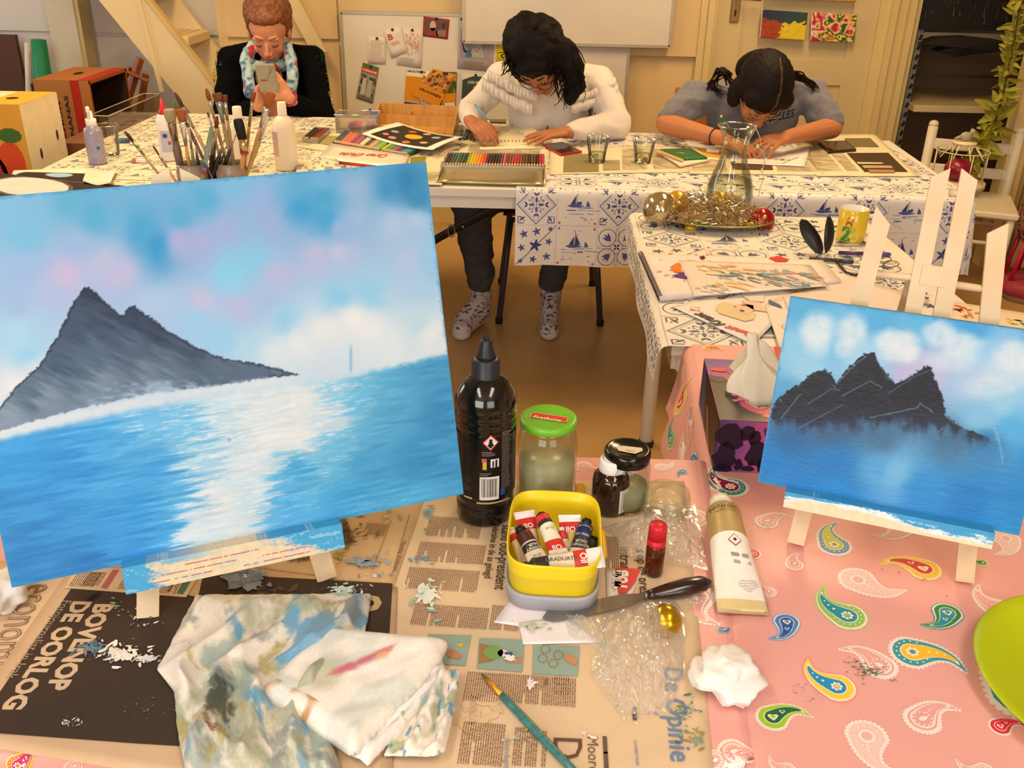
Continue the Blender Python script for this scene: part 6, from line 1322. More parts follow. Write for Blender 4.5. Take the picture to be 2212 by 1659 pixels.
for (x0,y0,x1,y1,c) in ((1850,350,1905,352,'#c9b894'),(1862,357,1925,361,'#b09a74'),(1875,366,1930,371,'#a87c54')): sh.put([pxpoly([(x0,y0),(x1,y0+1),(x1+4,y1+2),(x0+4,y1+2)],zz_)],c,1)
m.build('photo_print',PAPER,bpy.data.objects['newspaper.006']) 
newsheet([(1000,300),(1190,300),(1185,345),(985,345)],'newspaper under the spiral notebook',34,[],[(.1,.3,.9,.9)])
newsheet([(940,345),(1185,340),(1180,382),(935,396)],'newspaper hanging to the table edge under the open pencil tin',35,[],[(.05,.1,.9,.5)],z+.0004,'#e6d9bc')
newsheet([(880,338),(960,335),(955,400),(870,398)],'newspaper folded under the tin lid beside the seascape',36,[(.1,.05,.5,.5,'#8a8230')],[(.1,.6,.9,.9)],z+.0008)
newsheet([(640,282),(760,290),(720,330),(610,312)],'newspaper under the small pencil box on the left far table',37,[(.6,.2,.95,.7,'#a09468')],[(.05,.1,.5,.9)])
# notebook
t=thing('spiral_notebook','spiral notebook open on a blue pencil drawing','notebook',Z(1105,308,z+.003))
c0=Vector(t.location); m=MB(); A=[Z(x,y,z+.007)-c0 for x,y in ((1032,272),(1152,272),(1172,308),(1040,312))]
m.grid(lambda u,v:(A[0]*(1-u)+A[1]*u)*(1-v)+(A[3]*(1-u)+A[2]*u)*v+Vector((0,0,.004*math.sin(PI*v))),10,8,'#efe3c0',thick=-.004)
A2=[Z(x,y,z+.004)-c0 for x,y in ((1040,306),(1172,303),(1178,319),(1036,322))]; m.grid(lambda u,v:(A2[0]*(1-u)+A2[1]*u)*(1-v)+(A2[3]*(1-u)+A2[2]*u)*v,6,3,'#efe3c0',thick=-.003)
sh=Sheet(m,lambda x,y,h:Vector((x-c0.x,y-c0.y,z+.0140-c0.z+h))); r_=random.Random(6)
for i in range(46): a_=Z(r_.uniform(1072,1130),r_.uniform(283,296),z+.011); sh.put([leaf2(a_.x,a_.y,a_.x+r_.uniform(-.02,.02),a_.y+r_.uniform(-.01,.012),.004)],r_.choice(['#8fb0bc','#7fa4b8','#a3c0c4']),1)
m.build('pages',PAPER,t)
m=MB()
for i in range(17):
    p=Z(1043+i*7.9,306,z+.008)-c0; m.tube([p+Vector((0,-.010,-.002)),p+Vector((0,-.004,.007)),p+Vector((.001,.006,.006)),p+Vector((.001,.011,.001))],.0011,5,'#6a5c48')
m.build('spiral_binding',MC['black_wire'],t)
def phone(label,c,col,scr,z_,th=.009,nm='phone'):
    P=[Z(*p,z_+th) for p in c]; o=sum(P,Vector())/4; t=thing(nm,label,'phone',o-Vector((0,0,th))); m=MB(); b=[p-o for p in P]
    vs=[v+Vector((0,0,0)) for v in b]+[v+Vector((0,0,th)) for v in b]; m.add(vs,[[3,2,1,0],[4,5,6,7],[0,1,5,4],[1,2,6,5],[2,3,7,6],[3,0,4,7]],col); m.build('phone_case',mat('phone_case',None,.4,noise_=(40,.1)),t)
    m=MB(); m.poly([v*.88+Vector((0,0,th+.0006)) for v in b],scr); m.build('screen',mat('dark_screen',None,.08,spec=.7),t)
phone('phone in a red case lying beside the spiral notebook',[(1173,312),(1215,306),(1257,326),(1212,333)],'#a8242a','#2a2420',z)
phone('black phone lying on the newspaper at the right of the far table',[(1768,306),(1828,303),(1850,322),(1790,327)],'#3a1c1a','#1a1614',z+.003)
# tumblers
def tumbler(label,px,py,top,rt,liq=None):
    t,q=onto('tumbler',label,'glass',px,py,z,'faceted water tumblers'); H=hpx(px,top,q.y)-q.z; m=MB()
    m.lathe([(.0005,.006),(rt*.66,.006),(rt*.68,.0),(rt*.72,.004),(rt*.80,H*.4),(rt*.93,H*.72),(rt,H)],20,flute=-.035); m.build('glass',glass('tumbler_glass','#f1f2e8',.03,alpha=.07,k=.9),t)
    m=MB(); m.tube([(rt*math.cos(2*PI*i/24),rt*math.sin(2*PI*i/24),H) for i in range(24)],.0013,5,closed=True); m.build('rim',MC['rim_glass'],t)
    MB().lathe([(.0005,.008),(rt*.68,.008),(rt*.78,H*.38),(.0005,H*.38)],20).build('water',MC['water_surface'],t)
    if liq: m=MB(); m.ell((rt*.2,-rt*.4,.018),(.008,.006,.007),liq,10,8); m.build('red_drop',PLAST,t)
tumbler('faceted water glass between the red phone and the second glass',1289,351,294,.040); tumbler('faceted water glass with a red speck beside the green pencil pack',1388,352,300,.040,'#c03028')
del bpy.data.objects['tumbler']['group'],bpy.data.objects['tumbler.001']['group']
# green pencil wallet and pad
zz_=z+.004; m=MB(); paper(m,[(1418,325),(1500,328),(1533,345),(1470,358)],zz_+.006,'#e9dcc4',6,.0004,.006,41); sh=wsheet(m,zz_+.0068)
tag(m.build('sketch_pad',PAPER),'small white sketch pad under the green pencil pack','sketchpad')
m=MB(); paper(m,[(1425,322),(1492,320),(1528,340),(1478,343)],zz_+.013,'#1f6a3a',6,.0003,.006,42); sh=wsheet(m,zz_+.0138); textpx(sh,'HB',(1462,330),(1476,332),'#cfd8b8',zz_+.014); sh.put([pxpoly([(1423,324),(1478,345),(1475,348),(1419,328)],zz_+.013)],'#e0a03c',1); tag(m.build('pencil_pack',GLOSSY),'flat green pencil pack on the small sketch pad','pencil box')
m=MB(); paper(m,[(1492,318),(1575,322),(1570,346),(1520,342)],z+.004,'#e6dcc0',6,.0006,.003,43); sh=wsheet(m,z+.005); sh.put([pxpoly([(1505,320),(1572,324),(1566,343),(1524,338)],z+.005)],'#d9a43c',1); tag(m.build('booklet',PAPER),'yellow covered booklet under the girl in grey\'s elbow','booklet')
m=MB(); p=Z(1540,326,z+.012); m.box((0,0,0),(.045,.018,.011),'#ded4c0',Matrix.Rotation(-.1,3,'Z'),bev=.002); o=m.build('eraser',PLAST); o.location=p; tag(o,'white eraser on the yellow booklet','eraser')
z4=z+.0045; m=MB(); paper(m,[(1597,322),(1750,318),(1738,360),(1590,352)],z4,'#e6dcd6',10,.0014,.0004,44); sh=wsheet(m,z4+.0016)
for (x,y) in ((1635,342),(1690,346)): sh.put(line2([(lambda c:(c[0]+.026*math.cos(i*PI/7),c[1]+.012*math.sin(i*PI/7)))(pxpoly([(x,y)],z4)[0]) for i in range(15)],.003),'#8f8880',2); sh.put([disc(*pxpoly([(x,y)],z4)[0],.008,9,.006)],'#77706a',2)
sh.put(line2(pxpoly([(1618,338),(1610,350),(1690,354),(1725,340)],z4),.003),'#a09890',2); tag(m.build('drawing_sheet',PAPER),'pencil drawing of two eyes on white paper in front of the girl in grey','drawing')
# loose pencils and felt pens by the notebook
cols=['#4a3a70','#2f7a3a','#1f5a34','#6a3a24','#8a4a2a','#c0a060']
for i,(a_,b_) in enumerate((((992,300),(998,278)),((999,299),(1010,277)),((1006,300),(1014,280)),((1014,300),(1020,284)),((1022,304),(1026,288)),((1030,300),(1016,282)))):
    pen(['purple','bright green','dark green','brown','tan','short ochre'][i]+' pencil in the loose bunch by the drawing hand',a_,b_,.0045,cols[i],cols[(i+1)%6],z+.004*(i%2),'loose pencils by the notebook','pencil','pencil')
for k in range(6):
    n_='pencil' if k==0 else 'pencil.%03d'%k
# ---------------------------------------------------------------- tins of coloured pencils
def tin(label,quad,cols_,depth,trayc,prefix,zt_=z,group='coloured pencils in the tin'):
    """quad: tl,tr,br,bl pixels of the tray top"""
    P=[Z(*p,zt_+depth) for p in quad]; o=sum(P,Vector())/4; o.z=zt_; t=thing('pencil_tin',label,'pencil tin',o); b=[p-o for p in P]
    m=MB(); lo=[Vector((v.x,v.y,.0005)) for v in b]; m.add(lo+b,[[3,2,1,0],[0,1,5,4],[1,2,6,5],[2,3,7,6],[3,0,4,7]],trayc)
    fl=[Vector((v.x*.985,v.y*.985,depth*.45)) for v in b]; m.add(fl,[[0,1,2,3]],'#2e2a26'); m.build('tray',mat('tin_tray',None,.35,metal=.25,noise_=(50,.1)),t)
    r_=random.Random(len(cols_)); n=len(cols_)
    for i,c in enumerate(cols_):
        if c is None: continue
        u=(i+.5)/n; top=b[0].lerp(b[1],u); bot=b[3].lerp(b[2],u); d=bot-top; rr=(b[1]-b[0]).length/n*.46; off=Vector((0,0,-depth*.30)); s=r_.uniform(-.02,.02); a0=o+top+off+d*(.03+abs(s)); b0=o+bot+off-d*.03
        pt=thing('colour_pencil','',"pencil",a0,group=prefix); pt['label']=cols_name(c)+' '+prefix[9:]
        dd=b0-a0; m=MB(); m.tube([dd*0,dd*.84],rr,6,c,smooth=False); m.build('barrel',mat('pencil_lacquer',None,.3,noise_=(80,.05)),pt)
        m=MB(); m.tube([dd*.84,dd*.95],[rr*.98,rr*.4],6,'#d8b48a'); m.build('wood_tip',mat('pencil_wood',None,.6,noise_=(80,.05)),pt)
        m=MB(); m.tube([dd*.95,dd*1.0],[rr*.4,.0004],6,c); m.build('lead',MC['pencil_lacquer'],pt)
    return t,o,b
CN=[('#1f1d1c','black'),('#3a3d38','dark grey'),('#4d4a44','grey'),('#1f8a5c','emerald green'),('#2f5a44','dark green'),('#8ac03c','lime green'),('#c9c82c','yellow green'),('#e8b83c','golden yellow'),('#e8a23c','amber'),('#e0702c','orange'),('#d8502c','vermilion'),('#2c2440','indigo'),('#3a2a30','dark plum'),('#7a3050','wine'),('#c0706a','dusty rose'),('#8a4a34','chestnut'),('#a8302c','brick red'),('#b83c3c','red'),('#6a4430','brown'),('#5a3a2a','umber'),('#c8283a','crimson'),('#e8dcb0','cream'),('#3f9ab0','turquoise'),('#2c5aa0','blue'),('#7a3a8c','violet'),('#d0306a','magenta'),('#e8d03c','lemon yellow'),('#3aa04c','green')]
CD=dict(CN)
def cols_name(c): return CD[c]+' pencil'
t1=['#3a3d38','#1f1d1c','#4d4a44','#2f5a44','#1f8a5c','#3a3d38','#2f5a44','#1f1d1c','#8ac03c','#c9c82c','#e8b83c','#e8a23c','#e8a23c','#e0702c','#d8502c','#2c2440','#3a2a30','#1f1d1c','#1f1d1c','#2c2440','#7a3050','#c0706a','#7a3050','#8a4a34','#8a4a34','#c8283a','#a8302c','#8a4a34','#5a3a2a','#6a4430','#1f1d1c','#6a4430','#5a3a2a','#1f1d1c','#c8283a','#b83c3c']
def uniq_labels(prefix,words):
    obs=[o for o in bpy.data.objects if o.get('group')==prefix]; seen={}
    for o in obs: seen.setdefault(o['label'],[]).append(o)
    return obs
t,o,b=tin('open flat pencil tin in front with its metal lid toward the viewer',[(968,329),(1176,332),(1176,359),(955,356)],t1,.012,'#c9c2b0','coloured in the open tin at the front table edge')
lidp=[(958,357),(1177,359),(1176,400),(942,393)]; P=[Z(*p,z+.0035)-o for p in lidp]; m=MB(); m.grid(lambda u,v:(P[0]*(1-u)+P[1]*u)*(1-v)+(P[3]*(1-u)+P[2]*u)*v,8,4,'#b9ad84',thick=-.0025)
for i in range(4): m.tube([P[i]+Vector((0,0,.002)),P[(i+1)%4]+Vector((0,0,.002))],.0022,6,'#cfc6a4')
m.build('lid',mat('brushed_tin',None,.28,metal=.75,noise_=(9,.12)),t)
t2=['#1f1d1c','#1f1d1c','#3a3d38','#e0702c','#d8502c','#e0702c','#d8502c','#7a3050','#7a3050','#d0306a','#7a3050','#e8dcb0','#e8dcb0','#1f1d1c','#3a3d38','#e8a23c','#e8a23c','#3f9ab0','#8ac03c','#8ac03c',None,'#e8d03c','#3aa04c','#3aa04c','#1f8a5c','#d0306a','#7a3a8c','#2c2440','#2c5aa0','#3f9ab0','#3f9ab0','#1f8a5c']
t,o,b=tin('long pencil tin lying at an angle with a white and red lettered lid',[(744,281),(905,322),(876,333),(718,308)],t2,.012,'#3a3632','coloured in the angled tin behind its lettered lid')
lidp=[(716,309),(884,333),(872,364),(684,342)]; P=[Z(*p,z+.010) for p in lidp]; m=MB(); Q=[p-o for p in P]
m.grid(lambda u,v:(Q[0]*(1-u)+Q[1]*u)*(1-v)+(Q[3]*(1-u)+Q[2]*u)*v,10,4,'#e6dccb',thick=-.008)
dz=Vector((0,0,-.0085)); m.add([Q[3]+dz,Q[2]+dz,Q[2]+Vector((0,-.002,0)),Q[3]+Vector((0,-.002,0))],[[0,1,2,3]],'#c92a2e')
sh=Sheet(m,lambda x,y,h:Vector((x-o.x,y-o.y,z+.0106-o.z+h))); a_,b_=Z(842,334,z+.011),Z(737,329,z+.011); P_=text2("Caran d'Ache",1,.02,.4); W_=max(x for p in P_ for x,_ in p); kk=(b_-a_).length/W_
sh.put(tf(P_,a_.x,a_.y,math.atan2(b_.y-a_.y,b_.x-a_.x),kk,kk*2.4),'#cf3a2c',2); m.build('lid',mat('enamelled_tin',None,.25,spec=.5,noise_=(20,.03)),t)
# label duplicates: pencils that look alike are told apart by their neighbours
from collections import defaultdict
grp=defaultdict(list)
for ob in bpy.data.objects:
    if ob.name.startswith('colour_pencil'): grp[ob['group']].append(ob)
for g,L_ in grp.items():
    cnt=defaultdict(int); names=[ob['label'].split(' pencil')[0] for ob in L_]
    for n_ in names: cnt[n_]+=1
    used=defaultdict(int)
    for i,ob in enumerate(L_):
        nm=names[i]; place='in the front tin' if 'front' in g else 'in the angled tin'
        if cnt[nm]==1: ob['label']=f'{nm} pencil {place}'
        else:
            l_=names[i-1] if i else 'the tin edge'; r2=names[i+1] if i+1<len(names) else 'the tin edge'
            ob['label']=f'{nm} pencil {place} between {l_} and {r2}'
    c2=defaultdict(list)
    for ob in L_: c2[ob['label']].append(ob)
    for k_,v_ in c2.items():
        if len(v_)>1:
            for j,ob in enumerate(v_): ob['label']=k_+(', nearer the left end' if j==0 else ', nearer the right end' if j==len(v_)-1 else ', the middle one')
# small dark pencil box
t3=['#1f1d1c','#1f1d1c','#3a3d38',None,'#a8302c','#1f1d1c','#8a4a34','#8a4a34','#a8302c','#1f1d1c']
t,o,b=tin('small flat box of dark and brick red pencils on the newspaper',[(680,274),(713,276),(686,301),(652,298)],t3,.016,'#a8a49a','coloured in the small box on the left far table',z+.002)
sm_=[ob for ob in bpy.data.objects if ob.name.startswith('colour_pencil') and 'small box' in ob['group']]
for i,ob in enumerate(sm_): ob['label']=['black pencil at the left edge of the small box','second black pencil from the left in the small box','dark grey pencil in the small box','brick red pencil lying next to the gap in the small box','black pencil between brick red and chestnut in the small box','chestnut pencil right of the black one in the small box','chestnut pencil left of the last brick red one in the small box','brick red pencil near the right edge of the small box','black pencil at the right edge of the small box'][i]
for ob in bpy.data.objects:
    if ob.name.startswith('colour_pencil'): ob['group']={'front':'coloured pencils in the front tin','angled':'coloured pencils in the angled tin','small':'pencils in the small box'}[next(k for k in ('front','angled','small') if k in ob['group'])]
# planets sheets
def planets(label,c,z_,seed,sun,pls,blackq,col='#efe6da',curl=.02):
    m=MB(); P=[Z(*p,z_) for p in c]
    def f(u,v): p=(P[0]*(1-u)+P[1]*u)*(1-v)+(P[3]*(1-u)+P[2]*u)*v; p.z+=curl*(abs(u-.4)**2)*1.6+.004*math.sin(v*3); return p
    m.grid(f,22,10,col,thick=.0005); 
    def S(u,v,h): p=f(u,v); p.z+=.0008+h; return p
    sh=Sheet(m,S,.0003); n=12
    (u0,v0),(u1,v1),(u2,v2),(u3,v3)=blackq
    for i in range(n):
        for j in range(6):
            def g(a,b): return ((u0*(1-a)+u1*a)*(1-b)+(u3*(1-a)+u2*a)*b,(v0*(1-a)+v1*a)*(1-b)+(v3*(1-a)+v2*a)*b)
            sh.put([[g(i/n,j/6),g((i+1)/n,j/6),g((i+1)/n,(j+1)/6),g(i/n,(j+1)/6)]],'#3a2f28',1)
    for (u,v,ru,rv,cc) in ([sun] if sun else [])+pls: sh.put([disc(u,v,ru*1.12,16,rv*1.12)],'#6a5448',2); sh.put([disc(u,v,ru,16,rv)],cc,3)
    return tag(m.build('planet_drawing',PAPER),label,'drawing')
planets('curling sheet with a sun and coloured planets on black, near the wooden tray',[(862,268),(1003,305),(935,335),(782,293)],z+.014,1,(.50,.50,.11,.13,'#e8b01c'),[(.22,.50,.05,.06,'#8fa4b0'),(.36,.26,.05,.07,'#c8583c'),(.55,.20,.05,.07,'#d8a07c'),(.74,.32,.055,.08,'#9ab0b8'),(.33,.78,.05,.06,'#c89080'),(.55,.82,.05,.06,'#d8804c'),(.74,.70,.05,.06,'#e0a878'),(.20,.72,.04,.05,'#c88a80')],((.12,.08),(.90,.10),(.88,.90),(.08,.92)),curl=.03)
zc=.7435
planets('black sheet with one large pale planet at the left, just over the seascape',[(-60,368),(300,405),(260,470),(-140,440)],zc+.001,2,None,[(.42,.35,.22,.30,'#c9d2d0')],((.02,.02),(.98,.03),(.98,.98),(.02,.98)),'#3a2f28',0.0)
planets('grey sheet with a small blue planet behind the black planet sheet',[(60,372),(215,376),(180,396),(30,380)],zc+.0022,3,None,[(.55,.5,.18,.28,'#9cc4dc')],((.02,.02),(.98,.03),(.98,.98),(.02,.98)),'#8a8684',0.0)
m=MB(); P=[Z(x,y,zc+.003) for x,y in ((190,368),(255,370),(240,402),(180,398))]; m.grid(lambda u,v:(P[0]*(1-u)+P[1]*u)*(1-v)+(P[3]*(1-u)+P[2]*u)*v+Vector((0,0,.03*abs(u-.5)**1.5)),12,4,'#e9dccb',thick=.0005); tag(m.build('paper_strip',PAPER),'curled white paper strip beside the planet sheets','paper')
m=MB(); paper(m,[(30,368),(200,362),(235,372),(20,386)],zc+.0005,'#efe4cf',6,.001,.0005,5); tag(m.build('paper_sheet',PAPER),'white sheet lying behind the grey planet sheet','paper')
m=MB(); paper(m,[(-60,408),(60,420),(40,440),(-80,436)],zc+.0045,'#dca23c',4,.0004,.001,6); tag(m.build('paper_sheet',PAPER),'yellow card edge at the far left above the seascape','paper')
# wooden tray with dividers
t=thing('wooden_tray','pale wooden desk tray with stepped dividers on the far table','tray',Z(905,268,z)); o=Vector(t.location); WD=mat('varnished_plywood','#cf9a4c',.4,noise_=(4,.08),wood=('#b57f38',5,(14,1,1)))
P=[Z(*p,z+.002)-o for p in ((822,262),(990,270),(952,300),(800,286))]
ex=(P[1]-P[0]); ey=(P[3]-P[0]); 
def tp(u,v,h): return P[0]+ex*u+ey*v+Vector((0,0,h))
m=MB(); m.add([tp(0,0,0),tp(1,0,0),tp(1,1,0),tp(0,1,0),tp(0,0,.005),tp(1,0,.005),tp(1,1,.005),tp(0,1,.005)],[[3,2,1,0],[4,5,6,7],[0,1,5,4],[1,2,6,5],[2,3,7,6],[3,0,4,7]]); m.build('tray_bottom',WD,t)
def wallp(u0,v0,u1,v1,h0,h1,nm,th=.006):
    a_,b_=tp(u0,v0,0),tp(u1,v1,0); d=(b_-a_).normalized(); s=Vector((-d.y,d.x,0))*th/2; m=MB(); m.add([a_-s,b_-s,b_+s,a_+s,a_-s+Vector((0,0,h0)),b_-s+Vector((0,0,h1)),b_+s+Vector((0,0,h1)),a_+s+Vector((0,0,h0))],[[3,2,1,0],[4,5,6,7],[0,1,5,4],[1,2,6,5],[2,3,7,6],[3,0,4,7]]); m.build(nm,WD,t)
wallp(0,0,1,0,.075,.075,'side'); wallp(0,0,0,1,.075,.02,'side'); wallp(1,0,1,1,.075,.02,'side'); wallp(0,.35,1,.35,.045,.045,'divider'); wallp(.4,0,.4,.35,.05,.05,'divider'); wallp(0,1,1,1,.012,.012,'side')
# clear plastic box with pink sponges
t=thing('plastic_box','clear plastic box holding pink sponges on the left far table','box',Z(775,283,z)); 
G_P=glass('clear_plastic_box','#f4f0e6',.1,alpha=.10,film=.10); m=MB(); 
for (cx,cy,sx_,sy_) in ((0,-.05,.16,.0015),(0,.05,.16,.0015),(-.08,0,.0015,.10),(.08,0,.0015,.10)): m.box((cx,cy,.035),(sx_,sy_,.07))
m.box((0,0,.001),(.16,.1,.002)); m.tube([(-.083,-.053,.07),(.083,-.053,.07),(.083,.053,.07),(-.083,.053,.07)],.002,5,closed=True); m.build('box_walls',G_P,t)
for x,y,c in ((-.02,-.02,'#b04060'),(.0,.0,'#c8506a'),(.05,-.025,'#b8484c'),(.028,-.03,'#e0d8c8')):
    m=MB(); m.ell((x,y,.022),(.018 if c!='#e0d8c8' else .009,.015,.018),c,12,8); m.build('sponge',mat('sponge',None,.9,noise_=(200,.2)),t)
m=MB(); m.box((.055,.049,.058),(.03,.003,.02),'#7a88a0'); m.build('box_sticker',PAPER,t)
# folded cloth with the tile print by the canvas top
m=MB(); P=[Z(*p,.7425) for p in ((640,342),(722,345),(738,366),(640,378))]; m.grid(lambda u,v:(P[0]*(1-u)+P[1]*u)*(1-v)+(P[3]*(1-u)+P[2]*u)*v+Vector((0,0,.014*math.sin(PI*min(1,max(0,v)))**.4+.002*math.sin(u*12))),16,10,lambda u,v:'#e6dabd' if n3(u*9,v*9,3)<.15 else '#9a9aa4',thick=.001); tag(m.build('folded_cloth',CLOTHV),'folded corner of spare tile print cloth behind the seascape','cloth')
# ---------------------------------------------------------------- bottles on the left tables
WHT=mat('milky_plastic',None,.4,spec=.4,sss=.1)
def wbottle(label,px,py,top,R,capr):
    t,q=onto('paint_bottle',label,'bottle',px,py,z); H=hpx(px,top,q.y)-q.z
    m=MB(); m.lathe([(.0005,0),(R*.95,0),(R,.006),(R,H*.60),(R*.93,H*.70),(R*.6,H*.78),(R*.42,H*.80)],36,'#e9ddc8'); m.build('body',WHT,t)
    m=MB(); m.lathe([(capr,H*.79),(capr*1.02,H*.80),(capr*.98,H*.985),(capr*.85,H),(.0005,H)],30,'#f0e6d2',flute=-.02); m.build('cap',WHT,t); return t,R,H
t,R,H=wbottle('tall white squeeze paint bottle right of the brushes',620,365,220,.037,.0145); m=MB(); m.grid(lambda u,v:Vector(((R+.0006)*math.sin(-1.5+u*.9),-(R+.0006)*math.cos(-1.5+u*.9),H*(.22+v*.36))),8,6,lambda u,v:cmix('#b9a0a8','#d8b0a0',1-v)); m.build('faded_label',PAPER,t)
wbottle('white paint bottle partly hidden by the brushes',525,362,230,.030,.0150)
# spray bottle
t,q=onto('spray_bottle','clear pump bottle of violet sanitiser on the left table','bottle',212,352,zc); H=hpx(200,232,q.y)-q.z; R=.029
m=MB(); m.lathe([(.0005,0),(R*.95,0),(R,.005),(R,H*.56),(R*.9,H*.63),(R*.5,H*.68)],32,'#a8a0be'); s_=cyl(m,(0,0,0),R); r_=random.Random(4)
for i in range(40): x=r_.uniform(-.03,.02); y=r_.uniform(.02,H*.5); s_.put(line2([(x,y),(x+r_.uniform(.003,.012),y+r_.uniform(-.003,.003))],.001),'#d8d4e0',1)
s_.put([disc(.008,H*.3,.006,8)],'#2f6fae',2); m.build('body',mat('violet_gel_bottle',None,.12,trans=.25,spec=.5,coat=.3),t)
m=MB(); m.lathe([(R*.5,H*.67),(R*.58,H*.68),(R*.58,H*.80),(R*.30,H*.81),(R*.28,H*.93),(.0005,H*.95)],24,'#efe9e0'); m.box((-.004,-.006,H*.965),(.012,.024,.018),'#f2ece2',bev=.003); m.build('spray_head',MC['milky_plastic'],t)
# tumbler behind
t,q=onto('tumbler','plain clear glass behind the spray bottle','glass',240,335,zc); H=hpx(240,270,q.y)-q.z; m=MB(); m.lathe([(.0005,.004),(.028,.002),(.030,.01),(.037,H)],28); m.build('glass',MC['tumbler_glass'],t); m=MB(); m.tube([(.037*math.cos(2*PI*i/24),.037*math.sin(2*PI*i/24),H) for i in range(24)],.0012,5,closed=True); m.build('rim',MC['rim_glass'],t)
# tape / paint roll stick
m=MB(); a_,b_=Z(248,303,z+.009),Z(280,303,z+.009); d=b_-a_
for i,c in enumerate(('#b8443c','#3f7a9c','#3a6a8c','#4a4a80')): m.tube([a_+d*i/4,a_+d*(i+1)/4],.009,12,c)
tag(m.build('crayon_stub',PLAST),'short striped crayon stub lying by the clear glass','crayon')
m=MB(); p=Z(302,347,z+.006); m.box((0,0,0),(.05,.02,.012),'#e2dcd8',bev=.002); m.box((-.016,0,0),(.014,.0205,.0122),'#c8705c'); o=m.build('eraser',PLAST); o.location=p; tag(o,'white eraser with a coloured end on the left table','eraser')
# glue bottle with red nozzle
t,q=onto('glue_bottle','white glue bottle with a pointed red nozzle','bottle',366,345,zc); H=hpx(360,213,q.y)-q.z
m=MB(); m.lathe([(.0005,0),(.026,0),(.027,.005),(.027,H*.62),(.020,H*.72),(.012,H*.76)],28,'#e3dcd6'); s_=cyl(m,(0,0,0),.027); s_.put(wrapbox(-.02,H*.15,.02,H*.5,6),'#b9bccc',1); s_.put([disc(-.004,H*.42,.008,10)],'#3a4a8c',2); s_.put([disc(.008,H*.3,.006,8)],'#c83a3a',2); m.build('body',MC['milky_plastic'],t)
m=MB(); m.lathe([(.014,H*.75),(.014,H*.80),(.009,H*.82),(.0035,H),(.0005,H)],20,'#c8222c'); m.build('nozzle',mat('red_cap_plastic',None,.35),t)
# clear tray along the left table edge
t=thing('clear_tray','long clear acrylic tray standing at the left edge of the table','tray',Z(285,262,.745)); m=MB(); a_=Z(240,292,.745)-Vector(t.location); b_=Z(350,240,.745)-Vector(t.location); d=(b_-a_).normalized(); s=Vector((-d.y,d.x,0))*.07
for off in (0,1): 
    p,r2=a_+s*off,b_+s*off; m.add([p,r2,r2+Vector((0,0,.07)),p+Vector((0,0,.07))],[[0,1,2,3]])
m.add([a_,a_+s,a_+s+Vector((0,0,.07)),a_+Vector((0,0,.07))],[[0,1,2,3]]); m.add([b_,b_+s,b_+s+Vector((0,0,.07)),b_+Vector((0,0,.07))],[[0,1,2,3]]); m.add([a_,b_,b_+s,a_+s],[[0,1,2,3]])
m.build('tray_walls',glass('smoky_acrylic','#d8cdbd',.1,alpha=.10),t)
m=MB(); m.tube([a_+Vector((0,0,.07)),b_+Vector((0,0,.07)),b_+s+Vector((0,0,.07)),a_+s+Vector((0,0,.07))],.002,5,'#b5a890',closed=True); m.build('tray_rim',PLAST,t)
# ---------------------------------------------------------------- brushes in jars
JX=[(424,430,.045),(508,428,.045)]
jars=[]
for i,(px,py,r) in enumerate(JX):
    t,q=onto('brush_jar',['left paint stained jar of brushes behind the seascape','right paint stained jar of brushes behind the seascape'][i],'jar',px,py,zc); H=.105
    m=MB(); m.lathe([(.0005,.003),(r*.9,0),(r,.006),(r,H*.8),(r*.92,H*.9),(r*.95,H),(r*.9,H),(r*.85,H*.88),(r*.93,H*.78),(r*.93,.01),(.0005,.008)],32,'#b5a290'); m.build('glass',mat('smeared_jar',None,.25,trans=.3,noise_=(30,.35)),t); jars.append(q)
def brush(label,tip,low,j,hl,w,hc,fc,hdc,fl=.5,fz=.05,dy=0,hw=.004,blunt=.8):
    """tip / low are crop pixels of the photo; j = jar index"""
    f=lambda p:(340+p[0]/6.64,160+p[1]/6.64); q=jars[j]; T_=Y(*f(tip),q.y+dy); Lw=Y(*f(low),q.y+dy*.3); d=(Lw-T_).normalized()
    s=(T_.z-(zc+.014))/(-d.z); 
    L=min(s,.36); t=thing('paint_brush',label,'paintbrush',T_,group='brushes in the jars'); up=Vector((d.x,0,0))
    upv=(0,1,.0)
    m=MB(); m.tube([d*0,d*hl*.12,d*hl*.5,d*hl],[w*.5*(.35 if blunt<.6 else blunt),w*.5*(blunt+.1),w*.5,w*.5*.72],12,hc,flat=fl,up=upv); m.build('bristles',mat('brush_hair',None,.6,noise_=(300,.3)),t)
    m=MB(); m.tube([d*hl*.96,d*(hl+.006),d*(hl+fz)],[w*.5*.74,w*.5*.70,hw*1.1],12,fc,flat=fl*1.1 if fl<.8 else 1,up=upv); m.build('ferrule',mat('nickel_ferrule',None,.25,metal=.8,noise_=(60,.2)),t)
    m=MB(); m.tube([d*(hl+fz*.96),d*(hl+fz+.03),d*(hl+fz+.09),d*L],[hw,hw*1.35,hw*1.1,hw*.7],10,hdc); m.build('handle',mat('painted_handle',None,.4,noise_=(90,.2)),t)
N_='#c9c0b4'
